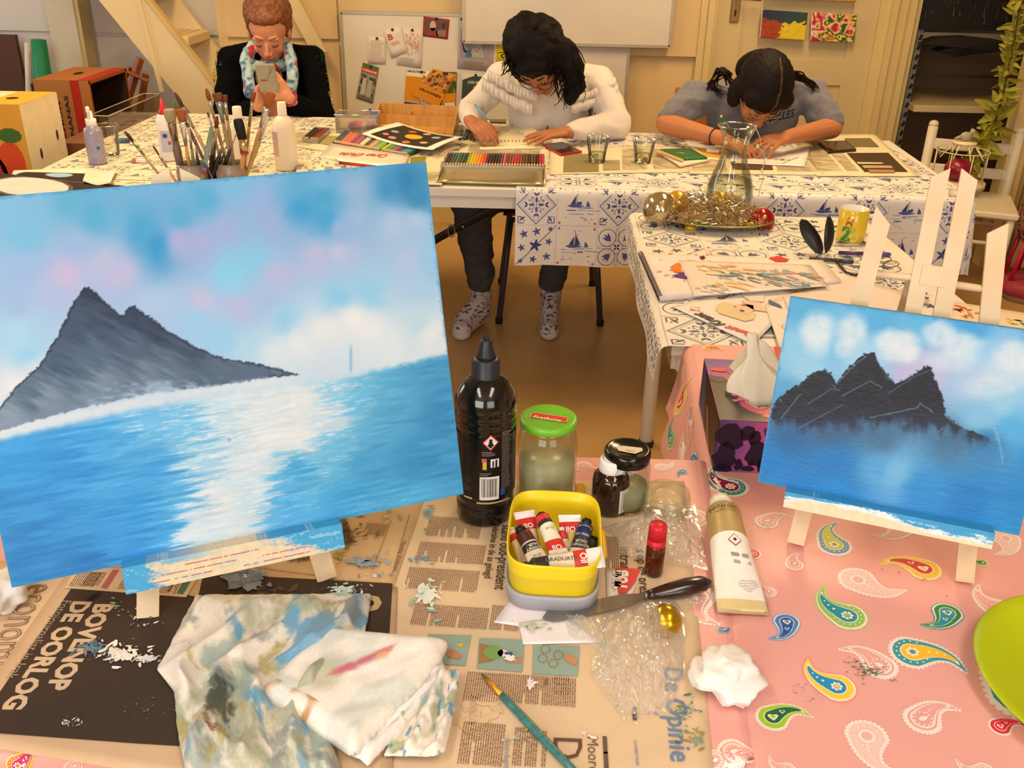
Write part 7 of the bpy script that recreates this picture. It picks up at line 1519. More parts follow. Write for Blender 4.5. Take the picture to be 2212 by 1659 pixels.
BR=[('round brush with a green tinted tip leaning left',(250,262),(640,1000),0,.045,.013,'#5c3a1c',N_,'#c9ab7c',.9,.06,.0,.004,.5),
('fluffy brush with dusty green bristles',(268,395),(560,1010),0,.026,.026,'#6f7a48','#8a8078','#7a5a6a',.9,.04,.03,.004,.9),
('big soft beige mop brush with a paint crusted handle',(165,505),(330,1330),0,.036,.034,'#b09c78','#9a8478','#7a6458',.9,.05,-.02,.009,.8),
('flat orange bristled brush beside the mop brush',(325,505),(450,1280),0,.036,.026,'#a85a24','#d8d8da','#d8a868',.35,.07,-.03,.004,1),
('thin brush with a bright ferrule left of centre',(440,700),(520,1290),0,.012,.008,'#6a5a3a','#d8d8da','#8a8a5a',.8,.06,-.01,.0035,.5),
('long round brush with rust brown bristles in the right jar',(700,205),(980,1230),1,.036,.015,'#96481c',N_,'#b0925c',.7,.05,.03,.004,.5),
('wide splayed brown brush in the back of the right jar',(850,270),(1090,1350),1,.026,.026,'#7c4420','#a0aca8','#a8946c',.45,.06,.04,.005,1),
('flat dark brown brush next to the splayed one',(950,300),(1100,1280),1,.022,.020,'#6f3a1e','#b5a48c','#b5925c',.4,.05,.05,.004,1),
('brush with pointed dark red bristles',(858,600),(800,1300),0,.036,.013,'#73281f',N_,'#6a2a38',.7,.06,.0,.004,.45),
('round brush tip with red paint behind the red bristled one',(720,540),(900,1200),0,.016,.008,'#8a3a2c',N_,'#b0a07c',.8,.06,.02,.0035,.5),
('small flat brown brush with a yellowed ferrule',(1380,255),(1230,1450),1,.030,.014,'#8a4a20','#b5b08a','#b08a40',.45,.07,.03,.004,1),
('large flat orange brush at the right of the jar',(1630,265),(1290,1430),1,.046,.026,'#a5581c','#d8d4d0','#b98f54',.35,.06,.02,.005,1),
('slim brush with a long shiny ferrule behind the large flat one',(1640,520),(1270,1480),1,.020,.010,'#8a5a3c','#d5d5d8','#b08c50',.7,.08,-.01,.004,.5),
('very thin brush with a black handle crossing the jar',(1130,865),(880,1520),1,.010,.005,'#7a8a5a',N_,'#1c1918',.9,.05,-.04,.0045,.4),
('short thin brush with a black handle near the jar rim',(965,930),(770,1530),1,.012,.006,'#8f8a70',N_,'#1a1716',.9,.045,-.05,.005,.4),
('thin brush with pale bristles and dark handle in the middle',(990,1030),(860,1420),1,.012,.005,'#9a9a6a',N_,'#241d1b',.9,.04,-.03,.004,.4),
('slim silver ferruled brush with a black handle',(800,880),(760,1480),1,.008,.005,'#b8b0a0','#dcdcde','#151312',.9,.05,-.05,.0045,.5),
('black handled brush standing steeply at the left',(540,980),(600,1380),0,.010,.005,'#4a3a2a',N_,'#1a1716',.9,.04,-.04,.004,.4)]
for b_ in BR: brush(*b_)
# palette knife handle smeared with green paint, foam brush
f=lambda p:(340+p[0]/6.64,160+p[1]/6.64)
q=jars[0]; a_,b_=Y(*f((785,740)),q.y-.04),Y(*f((640,1520)),q.y-.04); d=b_-a_; t=thing('painting_knife','flat wooden stirring stick smeared with green and blue paint','stick',a_)
m=MB(); m.tube([d*0,d*.08,d*.4,d*.8,d*1.0],[.004,.0065,.0075,.0065,.006],12,'#8f9a84',flat=.45,up=(0,1,0)); m.build('stick',mat('paint_crusted_stick',None,.5,noise_=(45,.3),bump=(200,.4)),t)
for k_,c in ((.15,'#7aa04c'),(.45,'#8a9cb4'),(.72,'#2f4f9a'),(.85,'#a83040')): m=MB(); m.ell(d*k_+Vector((0,-.003,0)),(.0055,.0028,.009),c,10,6); m.build('paint_smear',PAINTED,t)
q=jars[1]; a_,b_=Y(*f((1150,640)),q.y-.02),Y(*f((1150,1480)),q.y-.02); t=thing('foam_brush','fat black bristled brush with a gold ferrule and red band','paintbrush',a_); d=(Y(*f((1225,1050)),q.y-.02)-a_); d=(Y(*f((1225,950)),q.y-.02)-a_)
m=MB(); m.tube([d*0,d*.06,d*.3,d*.95],[.010,.0135,.0150,.0130],16,'#120d0e',flat=.6,up=(0,1,0)); m.build('bristles',mat('black_bristle',None,.7,noise_=(300,.2)),t)
e=(Y(*f((1245,1120)),q.y-.02)-a_); m=MB(); m.tube([d*.95,e],[.0125,.0115],16,'#c9a878',flat=.7,up=(0,1,0)); m.build('ferrule',mat('nickel_ferrule',None,.25,metal=.8),t)
g=(e-d).normalized(); m=MB(); m.tube([e,e+g*.005],[.0122,.0122],16,'#b0242a',flat=.75,up=(0,1,0)); m.build('red_band',PLAST,t)
lw=(Y(*f((1180,1480)),q.y-.02)-a_); m=MB(); m.tube([e+g*.005,lw],[.008,.005],12,'#c08a4c'); m.build('handle',MC['painted_handle'],t)
# two brushes leaning away to the left
def lone(label,p0,p1,hc,w,hcol,Y0):
    a_,b_=Y(*p0,Y0),Y(*p1,Y0-.02); d=(b_-a_); t=thing('paint_brush',label,'paintbrush',a_); m=MB(); m.tube([d*0,d*.08,d*.28],[w*.3,w*.5,w*.42],10,hc,flat=.7); m.build('bristles',MC['brush_hair'],t); m=MB(); m.tube([d*.27,d*.65],[w*.42,.0035],10,'#a89c84'); m.build('ferrule',MC['nickel_ferrule'],t); m=MB(); m.tube([d*.64,d*1.45],[.0038,.0035],10,hcol); m.build('handle',MC['painted_handle'],t)
lone('brown tipped brush leaning out to the left of the jars',(270,284),(335,366),'#3c2c1c',.012,'#b0925c',jars[0].y-.01); lone('small red tipped brush leaning left of the jars',(330,314),(380,392),'#7a2a24',.007,'#c08a5c',jars[0].y-.03)
# ---------------------------------------------------------------- people
def organic(parts,voxel,smooth=6,disp=None,colf=None,name='body'):
    mb=MB()
    for p in parts:
        if p[0]=='c':
            _,a,b,ra,rb=p; a,b=Vector(a),Vector(b); d=(b-a); L=d.length or 1e-6; d/=L
            path=[];rad=[]
            for k in range(4): t=math.cos(PI/2*(k/4)); path.append(a-d*ra*t); rad.append(max(ra*math.sin(PI/2*k/4),ra*.12))
            path+=[a,b]; rad+=[ra,rb]
            for k in range(3,-1,-1): t=math.cos(PI/2*(k/4)); path.append(b+d*rb*t); rad.append(max(rb*math.sin(PI/2*k/4),rb*.12))
            mb.tube(path,rad,14)
        else: mb.ell(p[1],p[2],n=20,m=14,M=p[3] if len(p)>3 else None)
    me=bpy.data.meshes.new('tmp'); me.from_pydata(mb.v,[],mb.f); o=bpy.data.objects.new('tmp',me); COL.objects.link(o)
    r=o.modifiers.new('r','REMESH'); r.mode='VOXEL'; r.voxel_size=voxel; r.use_smooth_shade=True
    s=o.modifiers.new('s','SMOOTH'); s.factor=.5; s.iterations=smooth
    dg=bpy.context.evaluated_depsgraph_get(); m2=bpy.data.meshes.new_from_object(o.evaluated_get(dg)); bpy.data.objects.remove(o); bpy.data.meshes.remove(me)
    m2.name=name; n=len(m2.vertices); co=np.empty(n*3); m2.vertices.foreach_get('co',co); co=co.reshape(-1,3)
    if disp:
        no=np.empty(n*3); m2.vertices.foreach_get('normal',no); no=no.reshape(-1,3); d=np.array([disp(Vector(c)) for c in co]); co=co+no*d[:,None]; m2.vertices.foreach_set('co',co.ravel())
    cc=np.ones((n,4),np.float32)
    if colf: cc[:,:3]=[hx(colf(Vector(c)))[:3] for c in co]
    at=m2.color_attributes.new('Col','FLOAT_COLOR','POINT'); at.data.foreach_set('color',cc.ravel())
    m2.polygons.foreach_set('use_smooth',np.ones(len(m2.polygons),bool)); m2.update(); return m2
def part(name,me,m,parent):
    me.materials.clear(); me.materials.append(m); o=bpy.data.objects.new(name,me); COL.objects.link(o); o.parent=parent; o.matrix_parent_inverse=parent.matrix_world.inverted() if False else Matrix(); return o
def eul(pitch,yaw,roll=0): return 1.1* Matrix.Rotation(yaw,3,'Z')@Matrix.Rotation(pitch,3,'X')@Matrix.Rotation(roll,3,'Y')
HP=[('e',(0,-.012,.030),(.073,.090,.084)),('e',(0,.022,-.030),(.058,.064,.078)),('e',(0,.040,-.078),(.036,.034,.028)),('e',(0,.066,-.094),(.017,.014,.013)),('c',(0,.083,-.004),(0,.100,-.034),.0065,.0095),('e',(-.010,.092,-.038),(.008,.008,.006)),('e',(.010,.092,-.038),(.008,.008,.006)),
('e',(-.028,.072,.020),(.024,.012,.008)),('e',(.028,.072,.020),(.024,.012,.008)),('e',(-.036,.058,-.032),(.020,.018,.022)),('e',(.036,.058,-.032),(.020,.018,.022)),('e',(0,.083,-.058),(.019,.009,.0055)),('e',(0,.081,-.067),(.016,.009,.006)),
('e',(-.030,.071,.0),(.0145,.0125,.011)),('e',(.030,.071,.0),(.0145,.0125,.011)),('e',(-.076,-.004,-.010),(.008,.017,.029)),('e',(.076,-.004,-.010),(.008,.017,.029))]
def head_parts(c,R): return [('e',c+R@Vector(p[1]),p[2],R) if p[0]=='e' else ('c',c+R@Vector(p[1]),c+R@Vector(p[2]),p[3],p[4]) for p in HP]
def facecol(c,R,skin,blush,lip):
    Ri=R.inverted()
    def f(p):
        q=Ri@(p-c)
        if q.y>.03 and abs(q.x)<.08 and q.length<.16:
            col=skin
            col=cmix(col,blush,max(0,1-math.hypot(abs(q.x)-.034,q.z+.034)/.028)*.6); col=cmix(col,blush,max(0,1-math.hypot(q.x,q.z+.036)/.018)*.5)
            if q.y>.074: col=cmix(col,lip,sst(1-math.hypot(q.x/.023,(q.z+.062)/.0115),0,.3)*.85)
            col=cmix(col,'#8a5a44',sst(1-math.hypot((abs(q.x)-.030)/.020,(q.z-.007)/.0085),0,.6)*.30)
            return col
        return skin
    return f
def face_bits(t,c,R,brow,w=1):
    m=MB()
    for s in (-1,1): m.tube([c+R@Vector((s*x,y,z)) for x,y,z in ((.013,.0835,.020),(.026,.0850,.0265),(.040,.077,.0265),(.048,.067,.021))],[.0018,.0026*w,.0022*w,.001],7,brow)
    m.build('eyebrows',mat('fine_hair',None,.7,noise_=(300,.2)),t)
    m=MB()
    for s in (-1,1): m.tube([c+R@Vector((s*x,y,z)) for x,y,z in ((.0165,.0785,-.006),(.024,.0835,-.0095),(.032,.0838,-.0100),(.040,.0790,-.0075),(.0445,.0725,-.0045))],[.0008,.0016,.0018,.0016,.0008],6,'#2a1a14')
    m.build('eyelashes',MC['fine_hair'],t)
def spec(t,c,R,col,label_):
    m=MB()
    for s in (-1,1): m.tube([c+R@Vector((s*(.033+.024*math.cos(a)),.094-.010*abs(math.cos(a))*(1 if math.cos(a)*1>0 else 0),-.006+.019*math.sin(a))) for a in [2*PI*i/18 for i in range(18)]],.0014,6,col,closed=True); m.tube([c+R@Vector((s*.057,.086,.0)),c+R@Vector((s*.074,.05,.004)),c+R@Vector((s*.077,.0,.0))],.0013,6,col)
    m.tube([c+R@Vector((-.010,.098,-.002)),c+R@Vector((0,.101,.001)),c+R@Vector((.010,.098,-.002))],.0013,6,col)
    o=m.build('glasses',mat('glasses_frame_'+col[1:],None,.3,metal=.2),t)
def hand(w,d,nrm,side,curls,spread=.12,sc=1.0,thumb=(.5,.3)):
    """w wrist, d direction to fingers, nrm back of hand normal, side=+1 thumb toward d x nrm"""
    d=Vector(d).normalized(); n=Vector(nrm); n=(n-d*n.dot(d)).normalized(); s=d.cross(n)*side; P=[]
    P.append(('c',w-d*.012,w+d*.018*sc,.021*sc,.022*sc))
    for k in range(4):
        x=(.030-.0195*k)*sc; P.append(('c',w+d*.015*sc+s*x*.6,w+d*(.082-.006*abs(k-1.2))*sc+s*x,.0125*sc,.0098*sc))
    P.append(('e',w+d*.045*sc-n*.004,(.032*sc,.012*sc,.036*sc),Matrix((s,n,d)).transposed()))
    L=[(.040,.024,.020),(.044,.028,.021),(.041,.026,.021),(.032,.020,.018)]
    for k in range(4):
        x=(.030-.0195*k)*sc; p=w+d*(.084-.006*abs(k-1.2))*sc+s*x; a=spread*(1.2-k); dd=(d*math.cos(a)+s*math.sin(a)).normalized(); ang=0; cu=curls[k] if isinstance(curls,(list,tuple)) else curls
        for j,l in enumerate(L[k]):
            ang+=cu*(1,1.15,.8)[j]; v=dd*math.cos(ang)-n*math.sin(ang); q=p+v*l*sc; P.append(('c',p,q,(.0088-.0008*j)*sc,(.0080-.0009*j)*sc)); p=q
    p=w+d*.022*sc+s*.022*sc; v=(d*.62+s*.75-n*thumb[0]).normalized(); q=p+v*.040*sc; P.append(('c',p,q,.0125*sc,.0100*sc)); v2=(d*.85+s*.25-n*thumb[1]).normalized(); q2=q+v2*.030*sc; P.append(('c',q,q2,.0096*sc,.0088*sc)); q3=q2+(v2-s*thumb[1]*.6).normalized()*.024*sc; P.append(('c',q2,q3,.0086*sc,.0072*sc))
    return P,q3
SKIN=lambda nm:mat(nm,None,.5,noise_=(60,.05),bump=(500,.1),spec=.35,sss=.08)
def folds(sc,amp,seed): return lambda p:amp*(n3(p.x*sc+seed,p.y*sc,p.z*sc*1.6)+.5*n3(p.x*sc*2.3,p.y*sc*2.3+seed,p.z*sc*3)) if False else amp*(noise.noise(Vector((p.x*sc+seed,p.y*sc,p.z*sc*1.7)))+.5*noise.noise(Vector((p.x*sc*2.4,p.y*sc*2.4+seed,p.z*sc*3))))
def ridges(sc,amp,seed): return lambda p:amp*((1-abs(noise.noise(Vector((p.x*sc+seed,p.y*sc,p.z*sc*1.6))))*2.2)-.5)+amp*.6*noise.noise(Vector((p.x*sc*2.4,p.y*sc*2.4+seed,p.z*sc*3)))
def strand(m,pts,r,col,wob=.006,seed=0,n=5,curls=5):
    P=[];N=14
    for i in range(N+1):
        t=i/N*(len(pts)-1); k=min(int(t),len(pts)-2); f=t-k; p=pts[k].lerp(pts[k+1],f); a=seed*1.7+t*curls
        P.append(p+Vector((math.sin(a),math.cos(a*.9+seed),math.sin(a*.7)*.4))*wob*min(1,i/3))
    m.tube(P,[r*(1-.75*(i/N)**1.5) for i in range(N+1)],n,col)
def chair(label,c,rz,h,col_seat,frame_col,back_top):
    t=thing('chair',label,'chair',(c[0],c[1],0),rz); F=mat('chair_tube',None,.35,metal=.3,noise_=(30,.1))
    for sx in (-1,1):
        for sy,dy in ((-1,-.05),(1,.07)):
            m=MB(); m.tube([(sx*.17,sy*.16,h-.02),(sx*.185,sy*.17+dy*.3,h*.6),(sx*.21,sy*.18+dy,.012)],.0125,10,frame_col); l=m.build('leg',F,t); MB().lathe([(.015,0),(.016,.02)],12,'#1c1a18',M=T(sx*.21,sy*.18+dy,0)).build('foot_cap',MC['dark_rubber'],l)
        m=MB(); m.tube([(sx*.17,.16,h-.02),(sx*.17,.20,h+.1),(sx*.165,.235,back_top-.03)],.011,10,frame_col); m.build('back_upright',F,t)
    m=MB(); m.tube([(-.17,-.16,h-.02),(.17,-.16,h-.02)],.011,8,frame_col); m.tube([(-.17,.16,h-.02),(.17,.16,h-.02)],.011,8,frame_col); m.build('seat_frame',F,t)
    m=MB(); m.grid(lambda u,v:Vector(((u-.5)*.40*(1-.08*v),(v-.5)*.40,h+.008-.012*math.sin(PI*u)*math.sin(PI*v))),14,12,col_seat,thick=-.012); m.build('seat',mat('plywood_shell',None,.4,noise_=(12,.12)),t)
    m=MB(); m.grid(lambda u,v:Vector(((u-.5)*.39,.235-.03*math.sin(PI*u)+.012*v,back_top-.17+v*.17)),14,8,col_seat,thick=.010); m.build('backrest',MC['plywood_shell'],t); return t
def person(label): return thing('person',label,'person',(0,0,0))
# ---- girl with the phone
def girl_phone():
    t=person('person in a black top and blue scarf looking at a phone'); YA=4.20
    c=Y(581,68,YA-.03); R=eul(-.52,PI+.06); sh=Y(583,128,YA+.05)
    sL,sR=Y(497,128,YA+.06),Y(672,124,YA+.06); eL,eR=Y(486,262,YA-.10),Y(700,262,YA-.10)
    wl,wr=Y(560,226,YA-.22),Y(625,212,YA-.24)
    hip=Vector((sh.x,YA+.10,.5)); chest=sh.lerp(hip,.35)
    sk=[('c',c+R@Vector((0,-.02,-.05)),sh+Vector((0,.02,-.03)),.050,.056),('c',sL,eL,.034,.034),('c',sR,eR,.034,.034),('c',eL,wl,.034,.024),('c',eR,wr,.036,.024),('c',sh+Vector((0,.02,-.05)),hip,.09,.11),('c',sL,sR,.045,.045)]
    h1_,th1=hand(wl,Y(562,180,YA-.22)-wl,(-.75,.2,.1),-1,[.35,.45,.6,.7],.10,.95,(.3,.25)); h2_,th2=hand(wr,Y(588,172,YA-.26)-wr,(.25,-1,.25),-1,[.45,.5,.5,.5],.08,.95,(.3,.3))
    me=organic(head_parts(c,R)+sk+h1_+h2_,.0034,5,None,facecol(c,R,'#c98a68','#c4604c','#a8504a')); part('body',me,SKIN('fair_skin'),t)
    face_bits(t,c,R,'#7a4a2c')
    hair=[('e',c+R@Vector((0,-.040,.056)),(.094,.092,.088),R),('e',c+R@Vector((0,.022,.080)),(.066,.048,.030),R),('e',c+R@Vector((0,-.06,.125)),(.048,.046,.04),R),('e',c+R@Vector((-.066,-.03,.012)),(.022,.046,.05),R),('e',c+R@Vector((.066,-.03,.012)),(.022,.046,.05),R)]
    me=organic(hair,.005,5,lambda p:.0035*noise.noise(Vector((p.x*90,p.y*30,p.z*60))),lambda p:'#8a4e26' if noise.noise(p*70)>0 else '#6e3c1e','hair'); part('hair',me,mat('ginger_hair',None,.55,noise_=(200,.35),bump=(400,.5)),t)
    top=[('c',sL+Vector((0,.01,-.005)),eL,.058,.052),('c',sR+Vector((0,.01,-.005)),eR,.058,.052),('c',eL,eL.lerp(wl,.80),.052,.036),('c',eR,eR.lerp(wr,.80),.052,.036),('c',sh+Vector((-.08,.04,-.06)),hip+Vector((-.06,0,0)),.095,.12),('c',sh+Vector((.08,.04,-.06)),hip+Vector((.06,0,0)),.095,.12),('c',sL,sR,.058,.058),('c',sh+Vector((0,.03,-.02)),sh+Vector((0,.03,-.1)),.075,.09),('c',sh+Vector((-.03,.03,.02)),sL,.06,.055),('c',sh+Vector((.03,.03,.02)),sR,.06,.055)]
    me=organic(top,.008,6,ridges(9,.006,1),lambda p:'#080708','black_top'); part('black_top',me,mat('black_knit',None,.9,noise_=(60,.2),bump=(300,.3),spec=.08),t)
    rg=random.Random(2); m=MB()
    for i in range(260):
        s=sL if rg.random()<.5 else sR; e=eL if s is sL else eR; k=rg.random()**1.6; p=s.lerp(e,k*.8); out=-1 if s is sL else 1; a=rg.uniform(-.5,1.2); d=Vector((out*math.cos(a),-.25,math.sin(a))).normalized(); q=p+d*.061; v=Vector((rg.gauss(0,1),rg.gauss(0,1),rg.gauss(0,1))).normalized()*.0035; w_=v.orthogonal().normalized()*.0022; m.poly([q-v,q+w_,q+v,q-w_],rg.choice(['#0f3a20','#1f6a3c','#5a9a6a','#12291a']))
    o=m.build('sequins',mat('green_sequins',None,.2,metal=.6),t); o['kind']='stuff'
    # scarf: loop round the neck and two hanging ends
    def sc(p): 
        n=noise.noise(Vector((p.x*46,p.y*30,p.z*60))); n2=noise.noise(Vector((p.x*26+7,p.y*26,p.z*26))); col='#6f9ab0' if n>0 else '#a9c0c4'
        if n>.3: col='#3a5a80'
        if n2>.42: col='#b3262e'
        return col
    nb=sh+Vector((0,-.02,.01)); lp=[nb+Vector((.085*math.cos(a),.075*math.sin(a)-.01,.012*math.sin(a)+(-.018 if math.sin(a)<0 else .02))) for a in [2*PI*i/10 for i in range(11)]]
    P=[('c',a_,b_,.026,.026) for a_,b_ in zip(lp,lp[1:])]
    for s,xs in ((-1,(545,530,536,540)),(1,(622,628,632,628))):
        q=[Y(x,y,YA-.03-.035*i) for i,(x,y) in enumerate(zip(xs,(100,130,165,200)))]; P+=[('c',a_,b_,.024,.027) for a_,b_ in zip(q,q[1:])]
    me=organic(P,.006,4,ridges(16,.003,5),sc,'scarf'); part('scarf',me,mat('scarf_gauze',None,.8,noise_=(90,.1),bump=(200,.3),sheen=.3),t)
    m=MB(); d=(wr-eR).normalized(); c0=wr-d*.012; u_=d.orthogonal().normalized(); v_=d.cross(u_); m.tube([c0+u_*.029*math.cos(a)+v_*.029*math.sin(a) for a in [2*PI*i/20 for i in range(20)]],.006,8,'#a8244c',flat=.6,closed=True); m.build('wristband',mat('rubber_band',None,.5,noise_=(30,.1)),t)
    # phone
    a_=Y(577,168,YA-.285); ph=thing('phone','phone in a cracked pale case held by the person with the scarf','phone',M=frame(a_,(1,0,.02),(0,-.5,.86))@Matrix.Identity(4)); 
    ph.matrix_world=Matrix.Translation(a_)@Matrix(((1,0,0),(0,math.cos(.35),-math.sin(.35)),(0,math.sin(.35),math.cos(.35)))).to_4x4()
    m=MB(); m.box((0,0,0),(.080,.011,.122),'#9a9482',bev=.005); m.poly([(-.028,-.0062,-.012),(.000,-.0062,-.012),(.000,-.0062,-.005),(-.028,-.0062,-.005)],'#b33a40'); m.add([(.0,-.0062,.0),(.034,-.0062,.052),(.036,-.0062,.052),(.002,-.0062,.0)],[[0,1,2,3]],'#5a5448'); m.add([(.012,-.0062,.018),(.022,-.0062,.052),(.0235,-.0062,.052),(.0135,-.0062,.018)],[[0,1,2,3]],'#5a5448'); m.build('phone_case',mat('pale_phone_case',None,.45,noise_=(40,.1)),ph)
    leg=[('c',hip+Vector((-.09,0,-.02)),Vector((hip.x-.1,YA-.22,.5)),.085,.065),('c',hip+Vector((.09,0,-.02)),Vector((hip.x+.1,YA-.22,.5)),.085,.065),('c',Vector((hip.x-.1,YA-.22,.5)),Vector((hip.x-.1,YA-.2,.1)),.065,.045),('c',Vector((hip.x+.1,YA-.22,.5)),Vector((hip.x+.1,YA-.2,.1)),.065,.045),('c',hip+Vector((-.06,.02,.02)),hip+Vector((.06,.02,.02)),.12,.12)]
    me=organic(leg,.012,4,None,lambda p:'#1c2230','trousers'); part('trousers',me,mat('denim_dark',None,.9,noise_=(200,.2)),t)
    for s in (-1,1): me=organic([('c',(hip.x+s*.1,YA-.19,.05),(hip.x+s*.1,YA-.33,.038),.043,.034),('c',(hip.x+s*.1,YA-.19,.05),(hip.x+s*.1,YA-.19,.1),.042,.042)],.008,3,None,lambda p:'#2a2624','shoe'); part('shoe',me,mat('dark_shoe',None,.6,noise_=(50,.1)),t)
    chair('chair under the person with the scarf, seat hidden by the table',(hip.x,YA+.08),0,.42,'#a86a3c','#6a6660',.80)
# ---- girl in white writing
def girl_white():
    t=person('person in a white ruffled sweater drawing in a notebook'); YB_=3.86
    c=Y(1168,130,3.62); R=eul(-.98,PI-.36,.12); sh=Y(1190,160,YB_)
    sL,sR=Y(1085,165,YB_),Y(1292,172,YB_); eL,eR=Y(1018,238,3.70),Y(1332,268,3.68); eL.z=max(eL.z,.83)
    wl=Y(1020,268,3.50); wr=Y(1222,288,3.46); wl.z=.80; wr.z=.785; wl=Y(1016,262,3.52); wr=Y(1226,286,3.52)
    hip=Vector((sh.x-.02,4.03,.52)); 
    sk=[('c',c+R@Vector((0,-.03,-.04)),sh+Vector((0,.0,0)),.050,.056),('c',sL,eL,.034,.034),('c',sR,eR,.034,.034),('c',eL,wl,.036,.024),('c',eR,wr,.036,.024),('c',sh,hip,.09,.11),('c',sL,sR,.04,.04)]
    h1_,th=hand(wl,Y(1048,284,3.46)-wl,(-.45,.0,.8),-1,[.55,.6,.65,.7],.03,.95,(.6,.3)); h2_,_=hand(wr,Y(1168,292,3.50)-wr,(0,-.15,1),1,[.12,.12,.14,.16],.16,.95,(.2,.1))
    me=organic(head_parts(c,R)+sk+h1_+h2_,.0034,5,None,facecol(c,R,'#b4734c','#b0583c','#9a4a3c')); part('body',me,SKIN('warm_skin'),t); face_bits(t,c,R,'#1f1410',1.2); spec(t,c,R,'#2a1f1c','')
    sw=[('c',sL,eL,.060,.055),('c',sR,eR,.062,.060),('c',eL,eL.lerp(wl,.86),.055,.036),('c',eR,eR.lerp(wr,.88),.060,.036),('c',sh+Vector((-.07,.0,-.05)),hip+Vector((-.05,0,.02)),.10,.115),('c',sh+Vector((.07,.0,-.05)),hip+Vector((.05,0,.02)),.10,.115),('c',sL,sR,.062,.062),('c',c+R@Vector((0,-.035,-.085)),sh,.058,.075)]
    me=organic(sw,.007,6,ridges(8,.006,11),lambda p:'#dcd2ca','white_sweater'); part('white_sweater',me,mat('white_jersey',None,.85,noise_=(40,.04),bump=(400,.2),sheen=.2,spec=.15),t)
    # ruffles over the chest and shoulder
    for (pts,h,Yf) in (([(1040,178),(1075,200),(1112,222),(1150,236)],.045,3.70),([(1052,160),(1085,178),(1120,196),(1160,208)],.040,3.71),([(1335,192),(1305,212),(1268,226),(1235,236)],.040,3.74),([(1330,176),(1300,194),(1262,210),(1230,218)],.036,3.75)):
        Q=[Y(x,y,Yf) for x,y in pts]
        def f(u,v,Q=Q,h=h):
            k=u*(len(Q)-1); i=min(int(k),len(Q)-2); p=Q[i].lerp(Q[i+1],k-i).copy(); p.z-=(v-.4)*h*(1+.12*math.sin(u*31)); p.y-=.014*math.sin(PI*v)+.0035*math.sin(u*80+3*math.sin(u*9))*v-.012; return p
        m=MB(); m.grid(f,90,8,'#e2d8ce',thick=.0015); m.build('ruffle',MC['white_jersey'],t)
    # hair
    hr=[('e',c+R@Vector((0,-.026,.045)),(.092,.108,.096),R),('e',c+R@Vector((.03,-.03,.09)),(.075,.09,.065),R),('e',c+R@Vector((-.082,-.01,-.02)),(.030,.055,.085),R),('e',c+R@Vector((.075,.012,-.01)),(.034,.052,.09),R),('e',c+R@Vector((0,.052,.062)),(.066,.036,.038),R)]
    side=[Y(x,y,3.58) for x,y in ((1215,110),(1236,150),(1243,185),(1232,212))]; hr+=[('c',a_,b_,.052-.008*i,.048-.010*i) for i,(a_,b_) in enumerate(zip(side,side[1:]))]
    lf=[Y(x,y,3.62) for x,y in ((1125,70),(1110,105),(1106,135))]; hr+=[('c',a_,b_,.030,.020) for a_,b_ in zip(lf,lf[1:])]
    me=organic(hr,.006,4,lambda p:.006*noise.noise(p*30)+.0025*noise.noise(p*90),lambda p:'#0e0706','hair'); HM=mat('black_hair',None,.6,noise_=(160,.3),bump=(300,.6),spec=.18); part('hair',me,HM,t)
    m=MB(); rg=random.Random(6)
    for i in range(110):
        x0_=rg.choice([rg.uniform(1195,1248),rg.uniform(1098,1128)]) if i<92 else rg.uniform(1130,1215); rt=x0_>1180
        if i<92: y0=rg.uniform(100,150) if rt else rg.uniform(50,112); q0=Y(x0_,y0,3.57); q1=Y(x0_+(rg.uniform(-6,22) if rt else rg.uniform(-14,4)),y0+rg.uniform(30,50),3.55+rg.uniform(-.02,.03)); q2=Y(q1 and (x0_+(rg.uniform(-20,20) if rt else rg.uniform(-24,0))),y0+rg.uniform(60,92)*(1 if rt else .75),3.55); strand(m,[q0,q1,q2],rg.uniform(.002,.005),rg.choice(['#140b09','#1c100c','#0e0807']),rg.uniform(.004,.010),i,5,rg.uniform(3,7))
        else: a_=rg.uniform(0,2*PI); q0=c+R@Vector((.085*math.cos(a_),-.02,.05+.085*abs(math.sin(a_)))); strand(m,[q0,q0+Vector((rg.uniform(-.03,.03),0,.03)),q0+Vector((rg.uniform(-.05,.05),-.01,rg.uniform(-.01,.035)))],.0016,'#1a0f0b',.006,i,4,6)
    m.build('curls',HM,t)
    # pencil in the drawing hand
    pa,pb=Y(1026,226,3.47),Y(1060,268,3.42); d=pb-pa; pt=thing('colour_pencil','light blue pencil held by the person in the white sweater','pencil',pa); m=MB(); m.tube([d*0,d*.82],.0042,8,'#5f9ac4'); m.build('barrel',mat('pencil_lacquer',None,.3),pt); m=MB(); m.tube([d*.82,d*1.0],[.0042,.0006],8,'#d8b48a'); m.build('wood_tip',mat('pencil_wood',None,.6),pt)
    # legs in grey jeans under the table, patterned high top shoes
    kL,kR=Vector((-.17,3.42,.53)),Vector((.20,3.46,.52)); fL,fR=Z(1010,690,.06),Z(1190,690,.06); aL,aR=Vector((fL.x+.05,fL.y+.09,.17)),Vector((fR.x+.0,fR.y+.08,.17))
    lg=[('c',hip+Vector((-.08,0,0)),kL,.085,.075),('c',hip+Vector((.08,0,0)),kR,.085,.072),('c',kL,aL+Vector((0,0,.03)),.073,.058),('c',kR,aR+Vector((0,0,.03)),.070,.056),('c',hip+Vector((-.06,.02,.02)),hip+Vector((.06,.02,.02)),.12,.12)]
    me=organic(lg,.009,5,ridges(12,.007,21),lambda p:'#4a4c52','grey_jeans'); part('grey_jeans',me,mat('grey_denim',None,.9,noise_=(150,.25),bump=(300,.3)),t)
